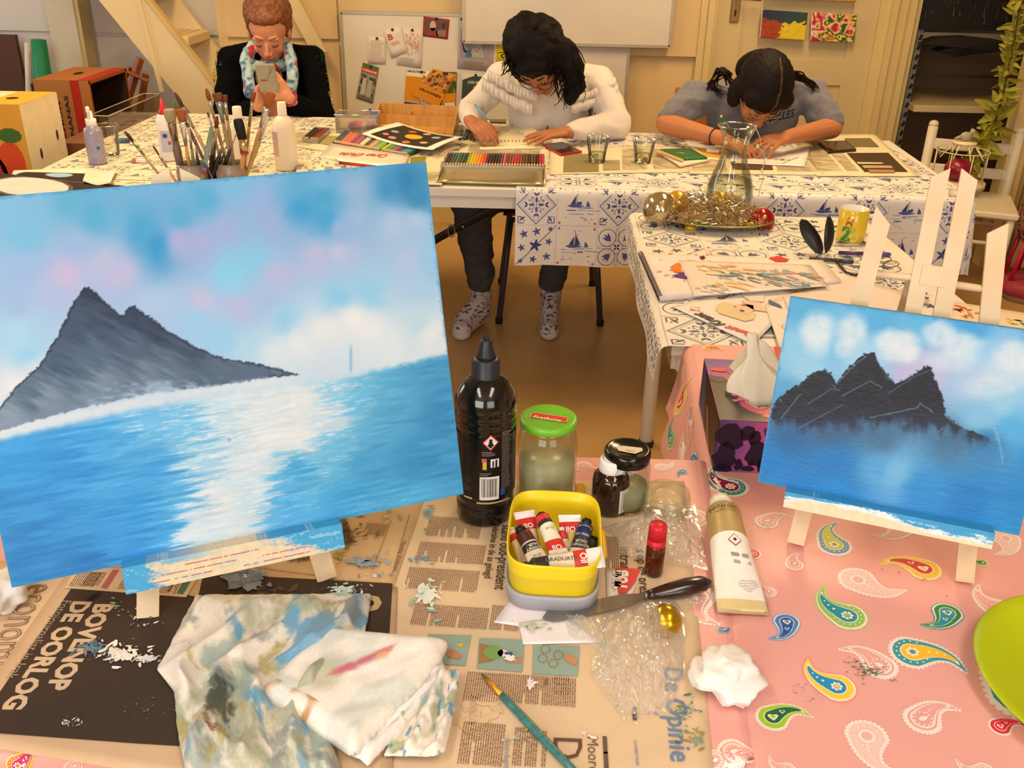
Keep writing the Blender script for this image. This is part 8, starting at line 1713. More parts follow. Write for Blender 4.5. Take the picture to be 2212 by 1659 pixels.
    for f_,a_,tx in ((fL,aL,-.05),(fR,aR,.01)):
        toe=Vector((f_.x+tx*.2-.01,f_.y-.07,.040)); heel=Vector((a_.x,a_.y+.02,.045)); me=organic([('c',heel,toe+Vector((0,.02,.004)),.040,.038),('c',toe,toe+Vector((0,.01,0)),.040,.040),('c',Vector((a_.x,a_.y,.06)),Vector((a_.x,a_.y+.005,.150)),.040,.044),('c',toe+Vector((0,.05,.02)),Vector((a_.x,a_.y-.02,.12)),.034,.034)],.006,4,None,lambda p:('#3a3440' if noise.noise(p*75)>.30 else '#8a5a6a' if noise.noise(p*60+Vector((9,0,0)))>.42 else '#c3bcc0') if p.z>.035 else '#d8d2cc','shoe')
        sh_=part('shoe',me,mat('floral_canvas',None,.7,noise_=(60,.05),bump=(200,.2)),t); m=MB()
        for i in range(6): z_=.075+i*.016; y_=a_.y-.052-.026*max(0,(.13-z_)/.06); m.tube([(a_.x-.022,y_,z_),(a_.x,y_-.006,z_+.006),(a_.x+.022,y_,z_)],.0028,6,'#d8d4d8')
        m.build('laces',mat('lace_cotton',None,.8,noise_=(90,.1)),sh_)
    # black strap hanging from the chair
    m=MB(); P=[Y(x,y,3.2) for x,y in ((1130,440),(1060,455),(990,490),(940,518),(880,560))]; m.tube(P,.016,8,'#0d0c0d',flat=.18,up=(0,1,.3)); q=Y(975,498,3.19); m.tube([q+Vector((.012*math.cos(a),-.004,.022*math.sin(a))) for a in [2*PI*i/12 for i in range(12)]],.0025,6,'#8a7a5a',closed=True); m.ell(Y(1000,490,3.19),(.005,.003,.005),'#9a9a98',8,6)
    tag(m.build('bag_strap',mat('black_leather',None,.4,noise_=(60,.15),bump=(200,.2))),'black leather strap with a ring stretched beneath the far table','strap')
def finger_chairs():
    chair('chair with grey metal legs under the person in white',(.15,3.80),0,.44,'#5a1e16','#4c4a4e',.84); 
# ---- girl in grey drawing
def girl_grey():
    t=person('person in a grey top bent low over a pencil drawing'); Yc=3.72
    c=Y(1645,200,3.50); R=eul(-.98,PI+.10,-.06); sh=Y(1640,190,Yc)
    sL,sR=Y(1500,214,3.74),Y(1752,205,3.74); eL,eR=Y(1440,268,3.64),Y(1796,276,3.62); wl,wr=Y(1562,300,3.42),Y(1700,296,3.44)
    for q in (eL,eR): q.z=max(q.z,.79)
    hip=Vector((sh.x+.02,4.0,.52))
    sk=[('c',c+R@Vector((0,-.03,-.03)),sh+Vector((0,.02,.0)),.052,.058),('c',sL,eL,.034,.040),('c',sR,eR,.034,.040),('c',eL,wl,.042,.026),('c',eR,wr,.042,.026),('c',sh+Vector((0,.04,-.04)),hip,.09,.11),('c',sL,sR,.045,.045)]
    h1_,_=hand(wl,Y(1618,318,3.36)-wl,(-.1,-.2,1),-1,[.4,.45,.5,.55],.03,.95,(.4,.3)); h2_,_=hand(wr,Y(1642,312,3.36)-wr,(.1,-.25,1),1,[.25,.3,.3,.32],.10,.95,(.3,.2))
    me=organic(head_parts(c,R)+sk+h1_+h2_,.0034,5,None,facecol(c,R,'#b87850','#b5644a','#9a4a3a')); part('body',me,SKIN('tan_skin'),t); face_bits(t,c,R,'#1c110c',1.2); spec(t,c,R,'#b09a78','')
    sw=[('c',sL,eL.lerp(sL,.22),.066,.060),('c',sR,eR.lerp(sR,.22),.066,.060),('c',sh+Vector((-.08,.02,-.07)),hip+Vector((-.05,0,.02)),.10,.115),('c',sh+Vector((.08,.02,-.07)),hip+Vector((.05,0,.02)),.10,.115),('c',sL,sR,.068,.068),('c',sh+Vector((-.07,.0,-.05)),sh+Vector((.05,.0,-.05)),.08,.08)]
    me=organic(sw,.007,5,ridges(9,.009,31),lambda p:'#76747c','grey_top'); top=part('grey_top',me,mat('grey_jersey',None,.9,noise_=(60,.15),bump=(300,.25),sheen=.2,spec=.15),t)
    m=MB(); a_,b_=Y(1640,268,3.585),Y(1715,252,3.585); P_=text2('ANGELES',1,.03); W_=max(x for p in P_ for x,_ in p); d=(b_-a_); k_=d.length/W_; d.normalize()
    for p in P_: m.poly([a_+d*x*k_+Vector((0,-.002,y*k_*1.3)) for x,y in p],'#2a2c3c')
    m.build('chest_lettering',PAPER,top)
    HM=MC['black_hair']; 
    def hc(p): q=R.inverted()@(p-c); return '#6a4a34' if (abs(q.x+.012)<.0022 and q.y>-.06 and q.z>.02) else '#150c0a'
    hr=[('e',c+R@Vector((0,-.02,.042)),(.090,.106,.090),R),('e',c+R@Vector((-.074,-.015,-.03)),(.020,.046,.070),R),('e',c+R@Vector((.074,-.015,-.03)),(.020,.046,.070),R),('e',c+R@Vector((-.042,.046,.052)),(.042,.034,.04),R),('e',c+R@Vector((.042,.046,.052)),(.042,.034,.04),R),('e',c+R@Vector((0,-.09,.0)),(.08,.05,.08),R)]
    me=organic(hr,.0042,5,lambda p:.0018*noise.noise(Vector((p.x*140,p.y*40,p.z*40))),hc,'hair'); part('hair',me,HM,t)
    m=MB(); m_r=MB(); rg=random.Random(16)
    for i in range(60):
        s=rg.choice([-1,1]); xs=1575 if s<0 else 1700; q0=Y(xs+rg.uniform(-8,8),165+rg.uniform(-12,20),3.58); 
        if s<0: pts=[q0,Y(1560+rg.uniform(-12,10),150+rg.uniform(-6,14),3.68),Y(1535+rg.uniform(-14,14),185+rg.uniform(-10,14),3.69),Y(1570+rg.uniform(-28,10),198+rg.uniform(-8,16),3.66)]
        else: pts=[q0,Y(1725+rg.uniform(-8,8),162+rg.uniform(-6,10),3.68),Y(1755+rg.uniform(-12,6),178+rg.uniform(-6,10),3.68),Y(1766+rg.uniform(-14,4),198+rg.uniform(-16,4),3.67)]
        strand(m if s<0 else m_r,pts,rg.uniform(.0018,.004),rg.choice(['#1a0f0c','#2a1812','#120a08']),.003,i,5,2)
    m.build('loose_lock',HM,t); m_r.build('loose_lock',HM,t)
    m=MB(); d=(wl-eL).normalized(); c0=eL.lerp(wl,.86); u_=d.orthogonal().normalized(); v_=d.cross(u_); m.tube([c0+u_*.031*math.cos(a)+v_*.031*math.sin(a) for a in [2*PI*i/18 for i in range(18)]],.002,6,'#120e0e',closed=True); m.build('hair_tie',mat('elastic',None,.8),t)
    pa,pb=Y(1557,250,3.40),Y(1600,312,3.33); d=pb-pa; pt=thing('pencil','dark green pencil held by the person in the grey top','pencil',pa); m=MB(); m.tube([d*0,d*.06],.0042,8,'#d8c090'); m.tube([d*.06,d*.85],.0042,8,'#1f5a3c'); m.build('barrel',MC['pencil_lacquer'],pt); m=MB(); m.tube([d*.85,d],[.0042,.0006],8,'#d8b48a'); m.build('wood_tip',MC['pencil_wood'],pt)
    leg=[]
    for s in (-1,1): leg+=[('c',hip+Vector((s*.09,0,-.02)),Vector((hip.x+s*.1,3.62,.5)),.085,.065),('c',Vector((hip.x+s*.1,3.62,.5)),Vector((hip.x+s*.1,3.68,.1)),.065,.045)]
    me=organic(leg+[('c',hip+Vector((-.06,.02,.02)),hip+Vector((.06,.02,.02)),.12,.12)],.012,4,None,lambda p:'#23252e','trousers'); part('trousers',me,MC['denim_dark'],t)
    for s in (-1,1): me=organic([('c',(hip.x+s*.1,3.70,.05),(hip.x+s*.1,3.56,.038),.043,.034),('c',(hip.x+s*.1,3.70,.05),(hip.x+s*.1,3.70,.1),.042,.042)],.008,3,None,lambda p:'#2a2624','shoe'); part('shoe',me,MC['dark_shoe'],t)
    chair('wooden backed chair behind the person in grey',(hip.x-.10,3.98),-.15,.44,'#a8622c','#6a6660',.86)
girl_phone(); girl_white(); finger_chairs(); girl_grey()
# ---------------------------------------------------------------- boards and posters on the back wall
def wp(px,py,off=.0): return Y(px,py,WALLY-off)
def board(label,x0,y0,x1,y1,d,nm,yo=0):
    a,b=wp(x0,y0),wp(x1,y1); t=thing(nm,label,'board',((a.x+b.x)/2,WALLY-.012-yo,(a.z+b.z)/2)); w,h=abs(b.x-a.x),abs(a.z-b.z)
    MB().box((0,-d/2-.03,0),(w-.01,d,h-.01)).build('board_face',mat('smudged_whiteboard','#d8cdb6',.35,noise_=(2.2,.10),spec=.5,col2='#cdc3b4'),t)
    m=MB()
    for (cx,cz,sx,sz) in ((0,h/2,w,.014),(0,-h/2,w,.014),(-w/2,0,.014,h),(w/2,0,.014,h)): m.box((cx,-d/2-.03,cz),(sx,d+.008,sz))
    m.build('board_frame',mat('aluminium_edge','#b5aa94',.4,metal=.4,noise_=(30,.1)),t); return t
board('lower whiteboard used as a pinboard for flyers',740,25,1345,262,.012,'pinboard'); board('large upper whiteboard overlapping the pinboard behind the person in white',1003,-150,1441,97,.02,'whiteboard',.026)
FO=.058
def flyer(nm,label,cat,quad,prints,col='#d9cdb8',off=FO,pins=1,gl=PAPER):
    P=[wp(x,y,off) for x,y in quad]; o=sum(P,Vector())/4; t=thing(nm,label,cat,o); m=MB(); Q=[p-o for p in P]
    B=lambda u,v,h=0:(Q[0]*(1-u)+Q[1]*u)*(1-v)+(Q[3]*(1-u)+Q[2]*u)*v+Vector((0,-h,0))
    m.grid(lambda u,v:B(u,v),4,4,col,thick=-.0006); sh=Sheet(m,B,.0004)
    for pr in prints:
        if pr[0]=='r': sh.put([rect2(*pr[1])],pr[2],pr[3] if len(pr)>3 else 1.6)
        elif pr[0]=='p': sh.put([pr[1]],pr[2],pr[3] if len(pr)>3 else 2)
        elif pr[0]=='d': sh.put([disc(*pr[1])],pr[2],pr[3] if len(pr)>3 else 2)
        elif pr[0]=='t':
            _,s,(u0,v0,u1),hh,c=pr; T_=text2(s,1,.03); W_=max(x for p in T_ for x,_ in p); sh.put([[(u0+x/W_*(u1-u0),v0-y*hh) for x,y in p] for p in T_],c,3)
        elif pr[0]=='l':
            _,(u0,v0,u1,v1),n,c=pr; r_=random.Random(n)
            for i in range(n): v=v0+(v1-v0)*i/n; sh.put([rect2(u0+r_.random()*.1*(u1-u0),v,u1-r_.random()*.2*(u1-u0),v+(v1-v0)*.4/n)],c,2)
        elif pr[0]=='n':
            _,(u0,v0,u1,v1),n,cs,sd=pr; r_=random.Random(sd)
            for i in range(n):
                u,v=r_.uniform(u0,u1),r_.uniform(v0,v1); r=r_.uniform(.03,.1)*(u1-u0); a0=r_.random()*6; sh.put([[(min(u1,max(u0,u+r*math.cos(a0+k)*r_.uniform(.5,1.2))),min(v1,max(v0,v+r*math.sin(a0+k)*r_.uniform(.5,1.2)))) for k in range(6)]],r_.choice(cs),2+i*.01)
    m.build('sheet',gl,t)
    for k in range(pins):
        m=MB(); p=B(.5 if pins==1 else (.08,.92)[k],.04,.004); m.ell(p,(.007,.005,.007),'#1d1a18',8,6); m.build('pin',PLAST,t)
    return t
flyer('flyer','white letter pinned at the left of the pinboard','flyer',[(795,79),(834,82),(833,139),(795,138)],[('l',(.1,.12,.9,.85),12,'#b9a898')],'#e0d2be')
flyer('flyer','pink map like drawing on a white sheet','flyer',[(868,60),(914,63),(910,148),(856,140)],[('n',(.2,.12,.85,.55),40,['#cf9a96','#d8a8a0','#c98a88'],1),('n',(.25,.55,.9,.7),14,['#a8a4b0','#b8b0b8'],2),('l',(.1,.78,.7,.95),4,'#a89a90')],'#ddd0c0')
flyer('flyer','white card with a red letter tilted over the pink drawing','flyer',[(828,66),(866,57),(880,112),(845,126)],[('t','B',(.12,.38,.42),.3,'#b8503c'),('l',(.2,.48,.75,.62),3,'#c88070')],'#e2d5c2',FO+.004)
flyer('picture_card','red framed old master postcard','postcard',[(915,35),(971,42),(967,85),(913,78)],[('r',(.06,.08,.94,.92),'#5a3a26'),('d',(.38,.42,.12,12,.26),'#d0a080'),('p',[(.25,.55),(.5,.5),(.62,.9),(.18,.9)],'#8f2420'),('p',[(.5,.62),(.9,.55),(.92,.88),(.55,.9)],'#8a6a44'),('d',(.8,.35,.07,10,.16),'#2a1a14')],'#a82a22',gl=GLOSSY)
flyer('museum_poster','grey museum poster with a colourful cat figure','poster',[(991,36),(1070,43),(1064,155),(988,148)],[('r',(.06,.20,.90,.80),'#9a9096'),('t','MUSEUM',(.28,.16,.72),.065,'#4a4038'),('p',[(.2,.08),(.28,.12),(.3,.18),(.24,.16)],'#c9402c'),('p',[(.8,.08),(.72,.12),(.7,.18),(.76,.16)],'#c9402c'),('p',[(.5,.03),(.6,.085),(.42,.085)],'#c9402c'),
('p',[(.1,.45),(.14,.32),(.22,.28),(.26,.32),(.17,.38),(.14,.5),(.2,.62),(.36,.66),(.34,.71),(.16,.66)],'#2a2c48'),('p',[(.30,.30),(.44,.26),(.66,.28),(.72,.4),(.64,.52),(.44,.52),(.32,.44)],'#b8b0a4',2.4),('p',[(.36,.32),(.30,.24),(.46,.27)],'#7a90b0',2.5),('p',[(.70,.36),(.86,.34),(.74,.52),(.70,.46)],'#c0543c',2.6),('p',[(.46,.21),(.5,.25),(.56,.2),(.6,.25),(.66,.21),(.64,.29),(.48,.29)],'#c9a84c',2.7),('d',(.45,.37,.02,8,.016),'#2a2420',3),('d',(.6,.4,.02,8,.016),'#2a2420',3),('p',[(.5,.42),(.55,.43),(.51,.46)],'#a05a50',3),
('p',[(.40,.52),(.66,.52),(.74,.74),(.36,.75)],'#b0a89c',2.2),('n',(.38,.53,.66,.74),34,['#c0543c','#d8b04c','#4a7aa8','#5a8a5a','#e0d8c8','#3a3a50','#d08a90'],5),('p',[(.24,.66),(.36,.58),(.40,.75),(.2,.76)],'#4a6fa0',2.4),('l',(.12,.83,.86,.95),5,'#7a6f68')],'#b9ada4',pins=2)
flyer('yellow_poster','yellow poster partly behind the hair of the person in white','poster',[(1074,41),(1150,47),(1148,150),(1072,142)],[('r',(.0,.0,.98,.06),'#4a7a90'),('t','Ima',(.10,.82,.5),.11,'#8a9a2a'),('t','re',(.10,.95,.36),.11,'#8a9a2a')],'#dcc424',pins=1)
flyer('leaflet','narrow leaflet with a red and green title over a black and white photo','leaflet',[(784,135),(819,146),(805,224),(769,212)],[('r',(0,0,.98,.09),'#3f7a34'),('r',(0,.09,.98,.24),'#b8342a'),('t','SURINAME',(.06,.20,.92),.085,'#e8dcc8'),('n',(.04,.28,.96,.9),60,['#8a8474','#5a564a','#b0a894','#3a3830','#9a9484'],7),('p',[(.2,.4),(.4,.38),(.46,.85),(.16,.85)],'#c0b8a4',3),('p',[(.55,.42),(.75,.4),(.82,.86),(.5,.86)],'#b0a894',3),('d',(.3,.34,.09,9,.04),'#4a463c',3.2),('d',(.64,.36,.09,9,.04),'#3a3830',3.2)],'#9a9484',gl=GLOSSY)
VP=[('r',(0,.18,.55,.86),'#d88a1c'),('n',(.55,.12,1,.9),40,['#6a3a1c','#7a8a3c','#a8502c','#c98a4c','#3f5a2c'],9)]
flyer('exhibition_flyer','orange exhibition flyer hanging straight','flyer',[(878,150),(944,154),(930,234),(873,226)],VP+[('t','VROUWEN',(.03,.07,.62),.08,'#3a2c20'),('r',(0,.92,1,1),'#5a1f3c')],'#dccfb8')
flyer('exhibition_flyer','tilted exhibition flyer with an orange band across the others','flyer',[(935,148),(987,162),(946,232),(890,205)],VP+[('n',(.05,.05,.95,.55),50,['#7a4a28','#8a9a44','#c06a3c','#d8a05c','#3f5a2c','#5a3020'],10),('r',(.0,.6,1,1),'#d88a1c',3),('t','VROUWEN',(.06,.76,.9),.11,'#3a2c20')],'#d88a1c',FO+.005,gl=GLOSSY)
flyer('exhibition_flyer','right hand exhibition flyer with green leaves and an orange corner','flyer',[(944,155),(987,156),(984,232),(950,232)],[('n',(.02,.02,.98,.98),60,['#3f6a34','#6a3a22','#8a9a44','#b8643c','#c9a070'],12),('r',(.2,.6,.98,.85),'#d88a1c',3),('r',(.3,.86,.95,.96),'#e0d4c0',3)],'#4a5a30',FO+.002)
flyer('notice','dark green notice about open doors partly behind the sleeve','flyer',[(996,158),(1060,160),(1055,232),(992,230)],[('p',[(.06,.2),(.4,.08),(.98,.08),(.98,.98),(.06,.98)],'#3f4a40'),('t','DEUR IN',(.25,.30,.82),.11,'#c9c4b0'),('t','NOV',(.45,.44,.75),.10,'#c9c4b0'),('t','19-12',(.25,.66,.6),.08,'#b0ac98')],'#cfc4b4')
flyer('sticky_note','pale pink note at the bottom of the pinboard','note',[(787,236),(812,237),(810,256),(786,255)],[('l',(.1,.2,.9,.8),3,'#c08078')],'#dcc0b4',pins=1)
# paintings on the door
def dpt(label,quad,cs,seed,extra=()):
    P=[Y(x,y,WALLY-.075) for x,y in quad]; o=sum(P,Vector())/4; t=thing('small_painting',label,'painting',o); Q=[p-o for p in P]; m=MB()
    B=lambda u,v,h=0:(Q[0]*(1-u)+Q[1]*u)*(1-v)+(Q[3]*(1-u)+Q[2]*u)*v+Vector((0,-h,0)); m.grid(lambda u,v:B(u,v),44,30,lambda u,v:cs(u,v),thick=-.018); m.build('canvas',PAINTED,t); return t
def ca(u,v):
    n=n3(u*9,v*9,seed_:=3)*.3
    if v<.30+.25*u*(u<.5)+(.1 if u>=.5 else 0)+n*.5: return cmix('#1f2a44','#2a4a3c',u+n)
    return cmix('#8a3418','#b5481c',.5+n*2) if u<.52-.12*v+n*.4 else cmix('#d8b81c','#e8d02c',.5+n*2)
def cb(u,v):
    L_=['#a82030','#d86a5c','#e8c8b0','#e8a02c','#3f7a34','#2a4a3c','#d8c83c','#7a1a2c','#e08a3c','#c8d0a0']; k=n3(u*4,v*3,7)+.35*n3(u*9,v*7,9); return L_[int(abs(k*8+u*3+1.5))%10]
dpt('small canvas with a yellow field under a dark sky on the door',[(1648,20),(1745,27),(1739,87),(1642,81)],ca,3); dpt('small abstract canvas with red, green and yellow dabs on the door',[(1755,26),(1851,33),(1845,92),(1752,88)],cb,4); dpt('yellow edged canvas at the top of the door, mostly out of view',[(1657,-52),(1850,-40),(1848,3),(1655,-3)],lambda u,v:cmix('#c9902c','#d8c02c',abs(n3(u*8,v*8,2))*2),5)
# ---------------------------------------------------------------- alcove shelves, dark canvas and cloth
for (lb,x0,y0,x1,y1,zz2) in (('upper cream shelf board in the alcove',1992,68,2162,86,0),('lower cream shelf board in the alcove jutting toward the room',1962,218,2125,262,0)):
    a=Y(x0,y0,5.10); z0=a.z; dpt_=.45 if y0<100 else .62; m=MB(); m.box((2.49,5.10+dpt_/2-(.12 if y0>100 else 0),z0-.02),(.86,dpt_,.035),bev=.003); tag(m.build('shelf_board',mat('shelf_paint','#cdb88c',.5,noise_=(4,.07)),None),lb,'shelf')
m=MB(); a,b=Y(1988,-90,5.02),Y(2190,68,5.02); r_=random.Random(5); m.box(((a.x+b.x)/2,5.04,(a.z+b.z)/2),(b.x-a.x,.02,a.z-b.z),'#15100c')
for i in range(80): x=r_.uniform(a.x+.02,b.x-.02); z_=r_.uniform(b.z+.02,a.z); m.poly([(x,5.0285,z_),(x+.003,5.0285,z_),(x+r_.uniform(-.01,.01),5.0285,z_+r_.uniform(.01,.05))],r_.choice(['#6a4a34','#8a8070','#4a3a2c','#7a5a30']))
tag(m.build('dark_painting',PAINTED),'large near black abstract canvas standing on the upper alcove shelf','painting')
m=MB(); P=[Y(x,y,5.0) for x,y in ((1990,95),(2030,82),(2090,80),(2165,88),(2160,112),(2100,118),(2065,124),(2030,112),(2050,104))]; o_=sum(P,Vector())/9; n_=len(P); m.add([o_+Vector((0,-.03,.0))]+P+[p+Vector((0,.12,.0)) for p in P],[[0,1+i,1+(i+1)%n_] for i in range(n_)]+[[1+i,1+(i+1)%n_,1+n_+(i+1)%n_,1+n_+i] for i in range(n_)],'#1d1510'); tag(m.build('dark_cloth',mat('dark_felt',None,.9,noise_=(30,.2),bump=(80,.4))),'dark pointed cloth draped below the upper alcove shelf','cloth')
m=MB(); m.box((2.80,5.03,.8),(.035,.10,1.6)); tag(m.build('glass_panel_edge',mat('greenish_edge','#8f9678',.3,noise_=(10,.1))),'greenish upright board edge leaning in the alcove','board')
# ---------------------------------------------------------------- white chair, vine, bird cage, pink lantern at the right
t=thing('white_chair','white painted wooden chair with round posts by the corner','chair',(2.12,4.34,0),-.35); WC=mat('white_chair_paint','#e2d6bc',.45,noise_=(8,.06))
for sx in (-1,1): m=MB(); m.tube([(sx*.19,.18,0),(sx*.19,.19,.35),(sx*.19,.20,.66)],[.016,.022,.023],12); m.ell((sx*.19,.20,.67),(.023,.023,.018),n=12,m=8); m.build('back_post',WC,t); m=MB(); m.tube([(sx*.19,-.18,0),(sx*.19,-.18,.34)],[.015,.02],12); m.build('leg',WC,t)
for z_ in (.46,.58): m=MB(); m.box((0,.195,z_),(.36,.018,.05),bev=.005); m.build('back_slat',WC,t)
for y_ in (-.18,.18): m=MB(); m.rod((-.19,y_,.22),(.19,y_,.22),.009,n=8); m.build('stretcher',WC,t)
m=MB(); m.box((0,0,.355),(.44,.42,.03),bev=.008); m.build('seat',WC,t)
t=thing('artificial_vine','yellow green leafy vine hanging down the corner post','plant',(0,0,0)); P=[Y(x,y,4.40) for x,y in ((2206,-40),(2200,30),(2190,90),(2178,150),(2165,210),(2150,265),(2125,310),(2105,350),(2085,395))]; m=MB(); m.tube(P,.004,6,'#4a3a20'); m.build('stem',mat('vine_stem',None,.7,noise_=(40,.2)),t)
r_=random.Random(12); LM=mat('vine_leaf',None,.55,noise_=(30,.15)); base=None
m=MB(); m.add([(0,0,0),(.012,.008,.015),(.017,.0,.04),(.004,-.006,.085),(-.004,-.006,.085),(-.017,0,.04),(-.012,.008,.015),(0,.010,.04)],[[0,1,7],[1,2,7],[2,3,7],[3,4,7],[4,5,7],[5,6,7],[6,0,7]],'#9c962c'); me1=m.mesh('leaf',LM)
for i in range(170):
    k=i/170*(len(P)-1); j=min(int(k),len(P)-2); p=P[j].lerp(P[j+1],k-j); o=bpy.data.objects.new('leaf',me1); COL.objects.link(o); o.parent=t; s_=r_.uniform(.7,1.25)*(1.1 if k>4 else .8); o.matrix_local=Matrix.Translation(p)@Matrix.Rotation(r_.uniform(-3.1,3.1),4,'Y')@Matrix.Rotation(r_.uniform(-1.2,1.0),4,'X')@Matrix.Rotation(r_.uniform(-1,1),4,'Z')@Matrix.Scale(s_,4)
q=Y(2058,420,3.72); zt_=Y(2050,306,3.72).z; t=thing('wire_birdcage','cream wire bird cage with a bird ornament on top','birdcage',(q.x,3.72,0)); WR=mat('cream_wire',None,.4,noise_=(20,.05)); H0,H1=.60,zt_; 
for k in range(8):
    a=k*PI/4; m=MB(); m.tube([(.10*math.cos(a),.10*math.sin(a),H0),(.10*math.cos(a),.10*math.sin(a),H0+.12),(.085*math.cos(a),.085*math.sin(a),H1-.06),(.045*math.cos(a),.045*math.sin(a),H1-.012),(.01*math.cos(a),.01*math.sin(a),H1)],.0025,6,'#d8c8a0'); m.build('cage_wire',WR,t)
m=MB(); m.lathe([(.0005,H1+.004),(.045,H1),(.047,H1-.006),(.0005,H1-.008)],20,'#d8c8a0'); m.lathe([(.0005,H0),(.11,H0),(.11,H0-.02),(.0005,H0-.02)],24,'#d8c8a0'); m.tube([(.1*math.cos(a),.1*math.sin(a),H0+.12) for a in [i*PI/12 for i in range(24)]],.0022,5,'#d8c8a0',closed=True); m.lathe([(.02,.0),(.10,.0),(.03,.03),(.02,H0-.02)][::1],16,'#d8c8a0'); m.build('cage_frame',WR,t)
m=MB(); m.ell((0,0,H1+.022),(.024,.014,.018),'#a8a090',12,8); m.ell((.022,0,H1+.040),(.011,.010,.011),'#a8a090',10,8); m.tube([(-.02,0,H1+.02),(-.045,0,H1+.012)],[.008,.003],8,'#a8a090'); m.tube([(.03,0,H1+.04),(.04,0,H1+.038)],[.003,.0006],6,'#5a5040'); m.build('bird_ornament',mat('bird_plaster',None,.5,noise_=(40,.2)),t)
m=MB(); m.ell((0,0,H0+.045),(.055,.055,.045),'#8a1230',14,10); m.build('magenta_candle',mat('magenta_glass',None,.3,noise_=(30,.2)),t)
t=thing('pink_lantern','pink wicker ball lantern on a pink octagonal stand at the right edge','lantern',tuple(Z(2236,640,0))); c0=Z(2236,640,0); s0=1; cz=Y(2215,470,c0.y).z
PK=mat('pink_lacquer',None,.45,noise_=(20,.15)); r_=random.Random(3); R0=.155
m=MB(); m.ell((0,0,cz),(R0*.96,R0*.96,R0*1.1),'#8f5a48',24,16); m.build('inner_shade',mat('woven_shade',None,.8,noise_=(60,.3),bump=(120,.6),col2='#b09060'),t)
m=MB()
for i in range(26):
    n_=Vector((r_.gauss(0,1),r_.gauss(0,1),r_.gauss(0,.8))).normalized(); u_=n_.orthogonal().normalized(); v_=n_.cross(u_); pts=[(lambda d:Vector((d.x*R0,d.y*R0,cz+d.z*R0*1.14)))((u_*math.cos(a)+v_*math.sin(a))) for a in [2*PI*k/20 for k in range(20)]]; m.tube(pts,.0028,5,r_.choice(['#7a3a34','#a06a50','#6a2c30','#b08a60']),closed=True)
o=m.build('wicker_strands',mat('wicker',None,.7,noise_=(40,.2)),t); o['kind']='stuff'
for k in range(8): a=k*PI/4+.2; m=MB(); m.tube([(R0*.8*math.cos(a),R0*.8*math.sin(a),cz-R0*.5),(R0*1.0*math.cos(a),R0*1.0*math.sin(a),.07)],.010,8,'#c01848'); m.build('stand_post',PK,t)
m=MB(); m.lathe([(.0005,.03),(R0*1.22,.03),(R0*1.25,.06),(R0*1.1,.085),(.0005,.085)],8,'#a83a48'); m.lathe([(.0005,0),(R0*1.1,0),(R0*1.15,.03),(.0005,.03)],8,'#b09078'); m.build('octagonal_base',PK,t)
m=MB(); 
for a in range(7): m.add([(0,0,cz+R0*1.12),(.05*math.cos(a*.9),.05*math.sin(a*.9),cz+R0*1.12+.03),(.065*math.cos(a*.9+.4),.065*math.sin(a*.9+.4),cz+R0*1.12-.005)],[[0,1,2]],'#1f1a18' if a%2 else '#c03058')
m.ell((0,0,cz+R0*1.14),(.02,.02,.02),'#c03058',10,8); m.build('ribbon_bow',mat('ribbon',None,.5,noise_=(30,.1)),t)
# ---------------------------------------------------------------- stairs at the left
t=thing('staircase','cream painted open wooden staircase against the left part of the back wall','stairs',(0,0,0)); SM=mat('stair_paint','#dcc595',.5,noise_=(3,.07),bump=(40,.1)); SM2=mat('stair_edge','#cdb070',.5,noise_=(4,.08))
NY,FY=4.62,5.0
def sp(x,y,Yv=NY): p=Y(x,y,Yv); return (p.x,p.z)
a0,a1=sp(320,0),sp(463,182); dx,dz=a1[0]-a0[0],a1[1]-a0[1]; sl=dz/dx
def xa(z): return a0[0]+(z-a0[1])/sl
wdt=a0[0]-sp(205,0)[0]
def stringer(y0,y1,ztop,zb,w,shift,nm,m_):
    m=MB(); m.prism([(xa(ztop)+shift-w,ztop),(xa(ztop)+shift,ztop),(xa(zb)+shift,zb),(xa(zb)+shift-w*.9,zb)],y0,y1); m.build(nm,m_,t)
stringer(NY,NY+.035,2.7,.0,wdt,0,'stringer',SM); stringer(FY,FY+.03,2.7,.0,.16,.0,'stringer',SM)
m=MB(); m.prism([(xa(2.7)-.012,2.7),(xa(2.7)+.010,2.7),(xa(0)+.010,0),(xa(0)-.012,0)],NY-.006,NY+.04); m.build('edge_strip',SM2,t)
zt0=Y(445,88,NY).z; 
for k in range(-5,9):
    z_=Y(480,66,FY).z-.02+k*.205
    if z_<.1 or z_>2.5: continue
    m=MB(); m.box((xa(z_)-.115,(NY+FY)/2+.02,z_),(.27,FY-NY-.04,.045),bev=.006); tr=m.build('tread',SM,t)
    for j in range(5): m=MB(); m.box((xa(z_)-.03-.045*j,(NY+FY)/2+.02,z_+.0235),(.012,FY-NY-.06,.003)); m.build('grip_strip',SM2,tr)
m=MB(); p0,p1=sp(300,0),sp(345,175); m.box(((p0[0]+p1[0])/2,NY-.004,(p0[1]+p1[1])/2),(.02,.012,p0[1]-p1[1]+.1),M=Matrix.Rotation(math.atan2(p0[0]-p1[0],p0[1]-p1[1]),3,'Y')); m.build('batten',SM,t)
a,b=Y(640,15,4.9),Y(692,112,4.9); m=MB(); d=(b-a).normalized(); m.prism([(a.x-d.x*.9-.045,a.z-d.z*.9),(a.x-d.x*.9+.03,a.z-d.z*.9),(b.x+.03,b.z),(b.x-.045,b.z)],4.90,4.93); m.build('handrail_board',SM,t)
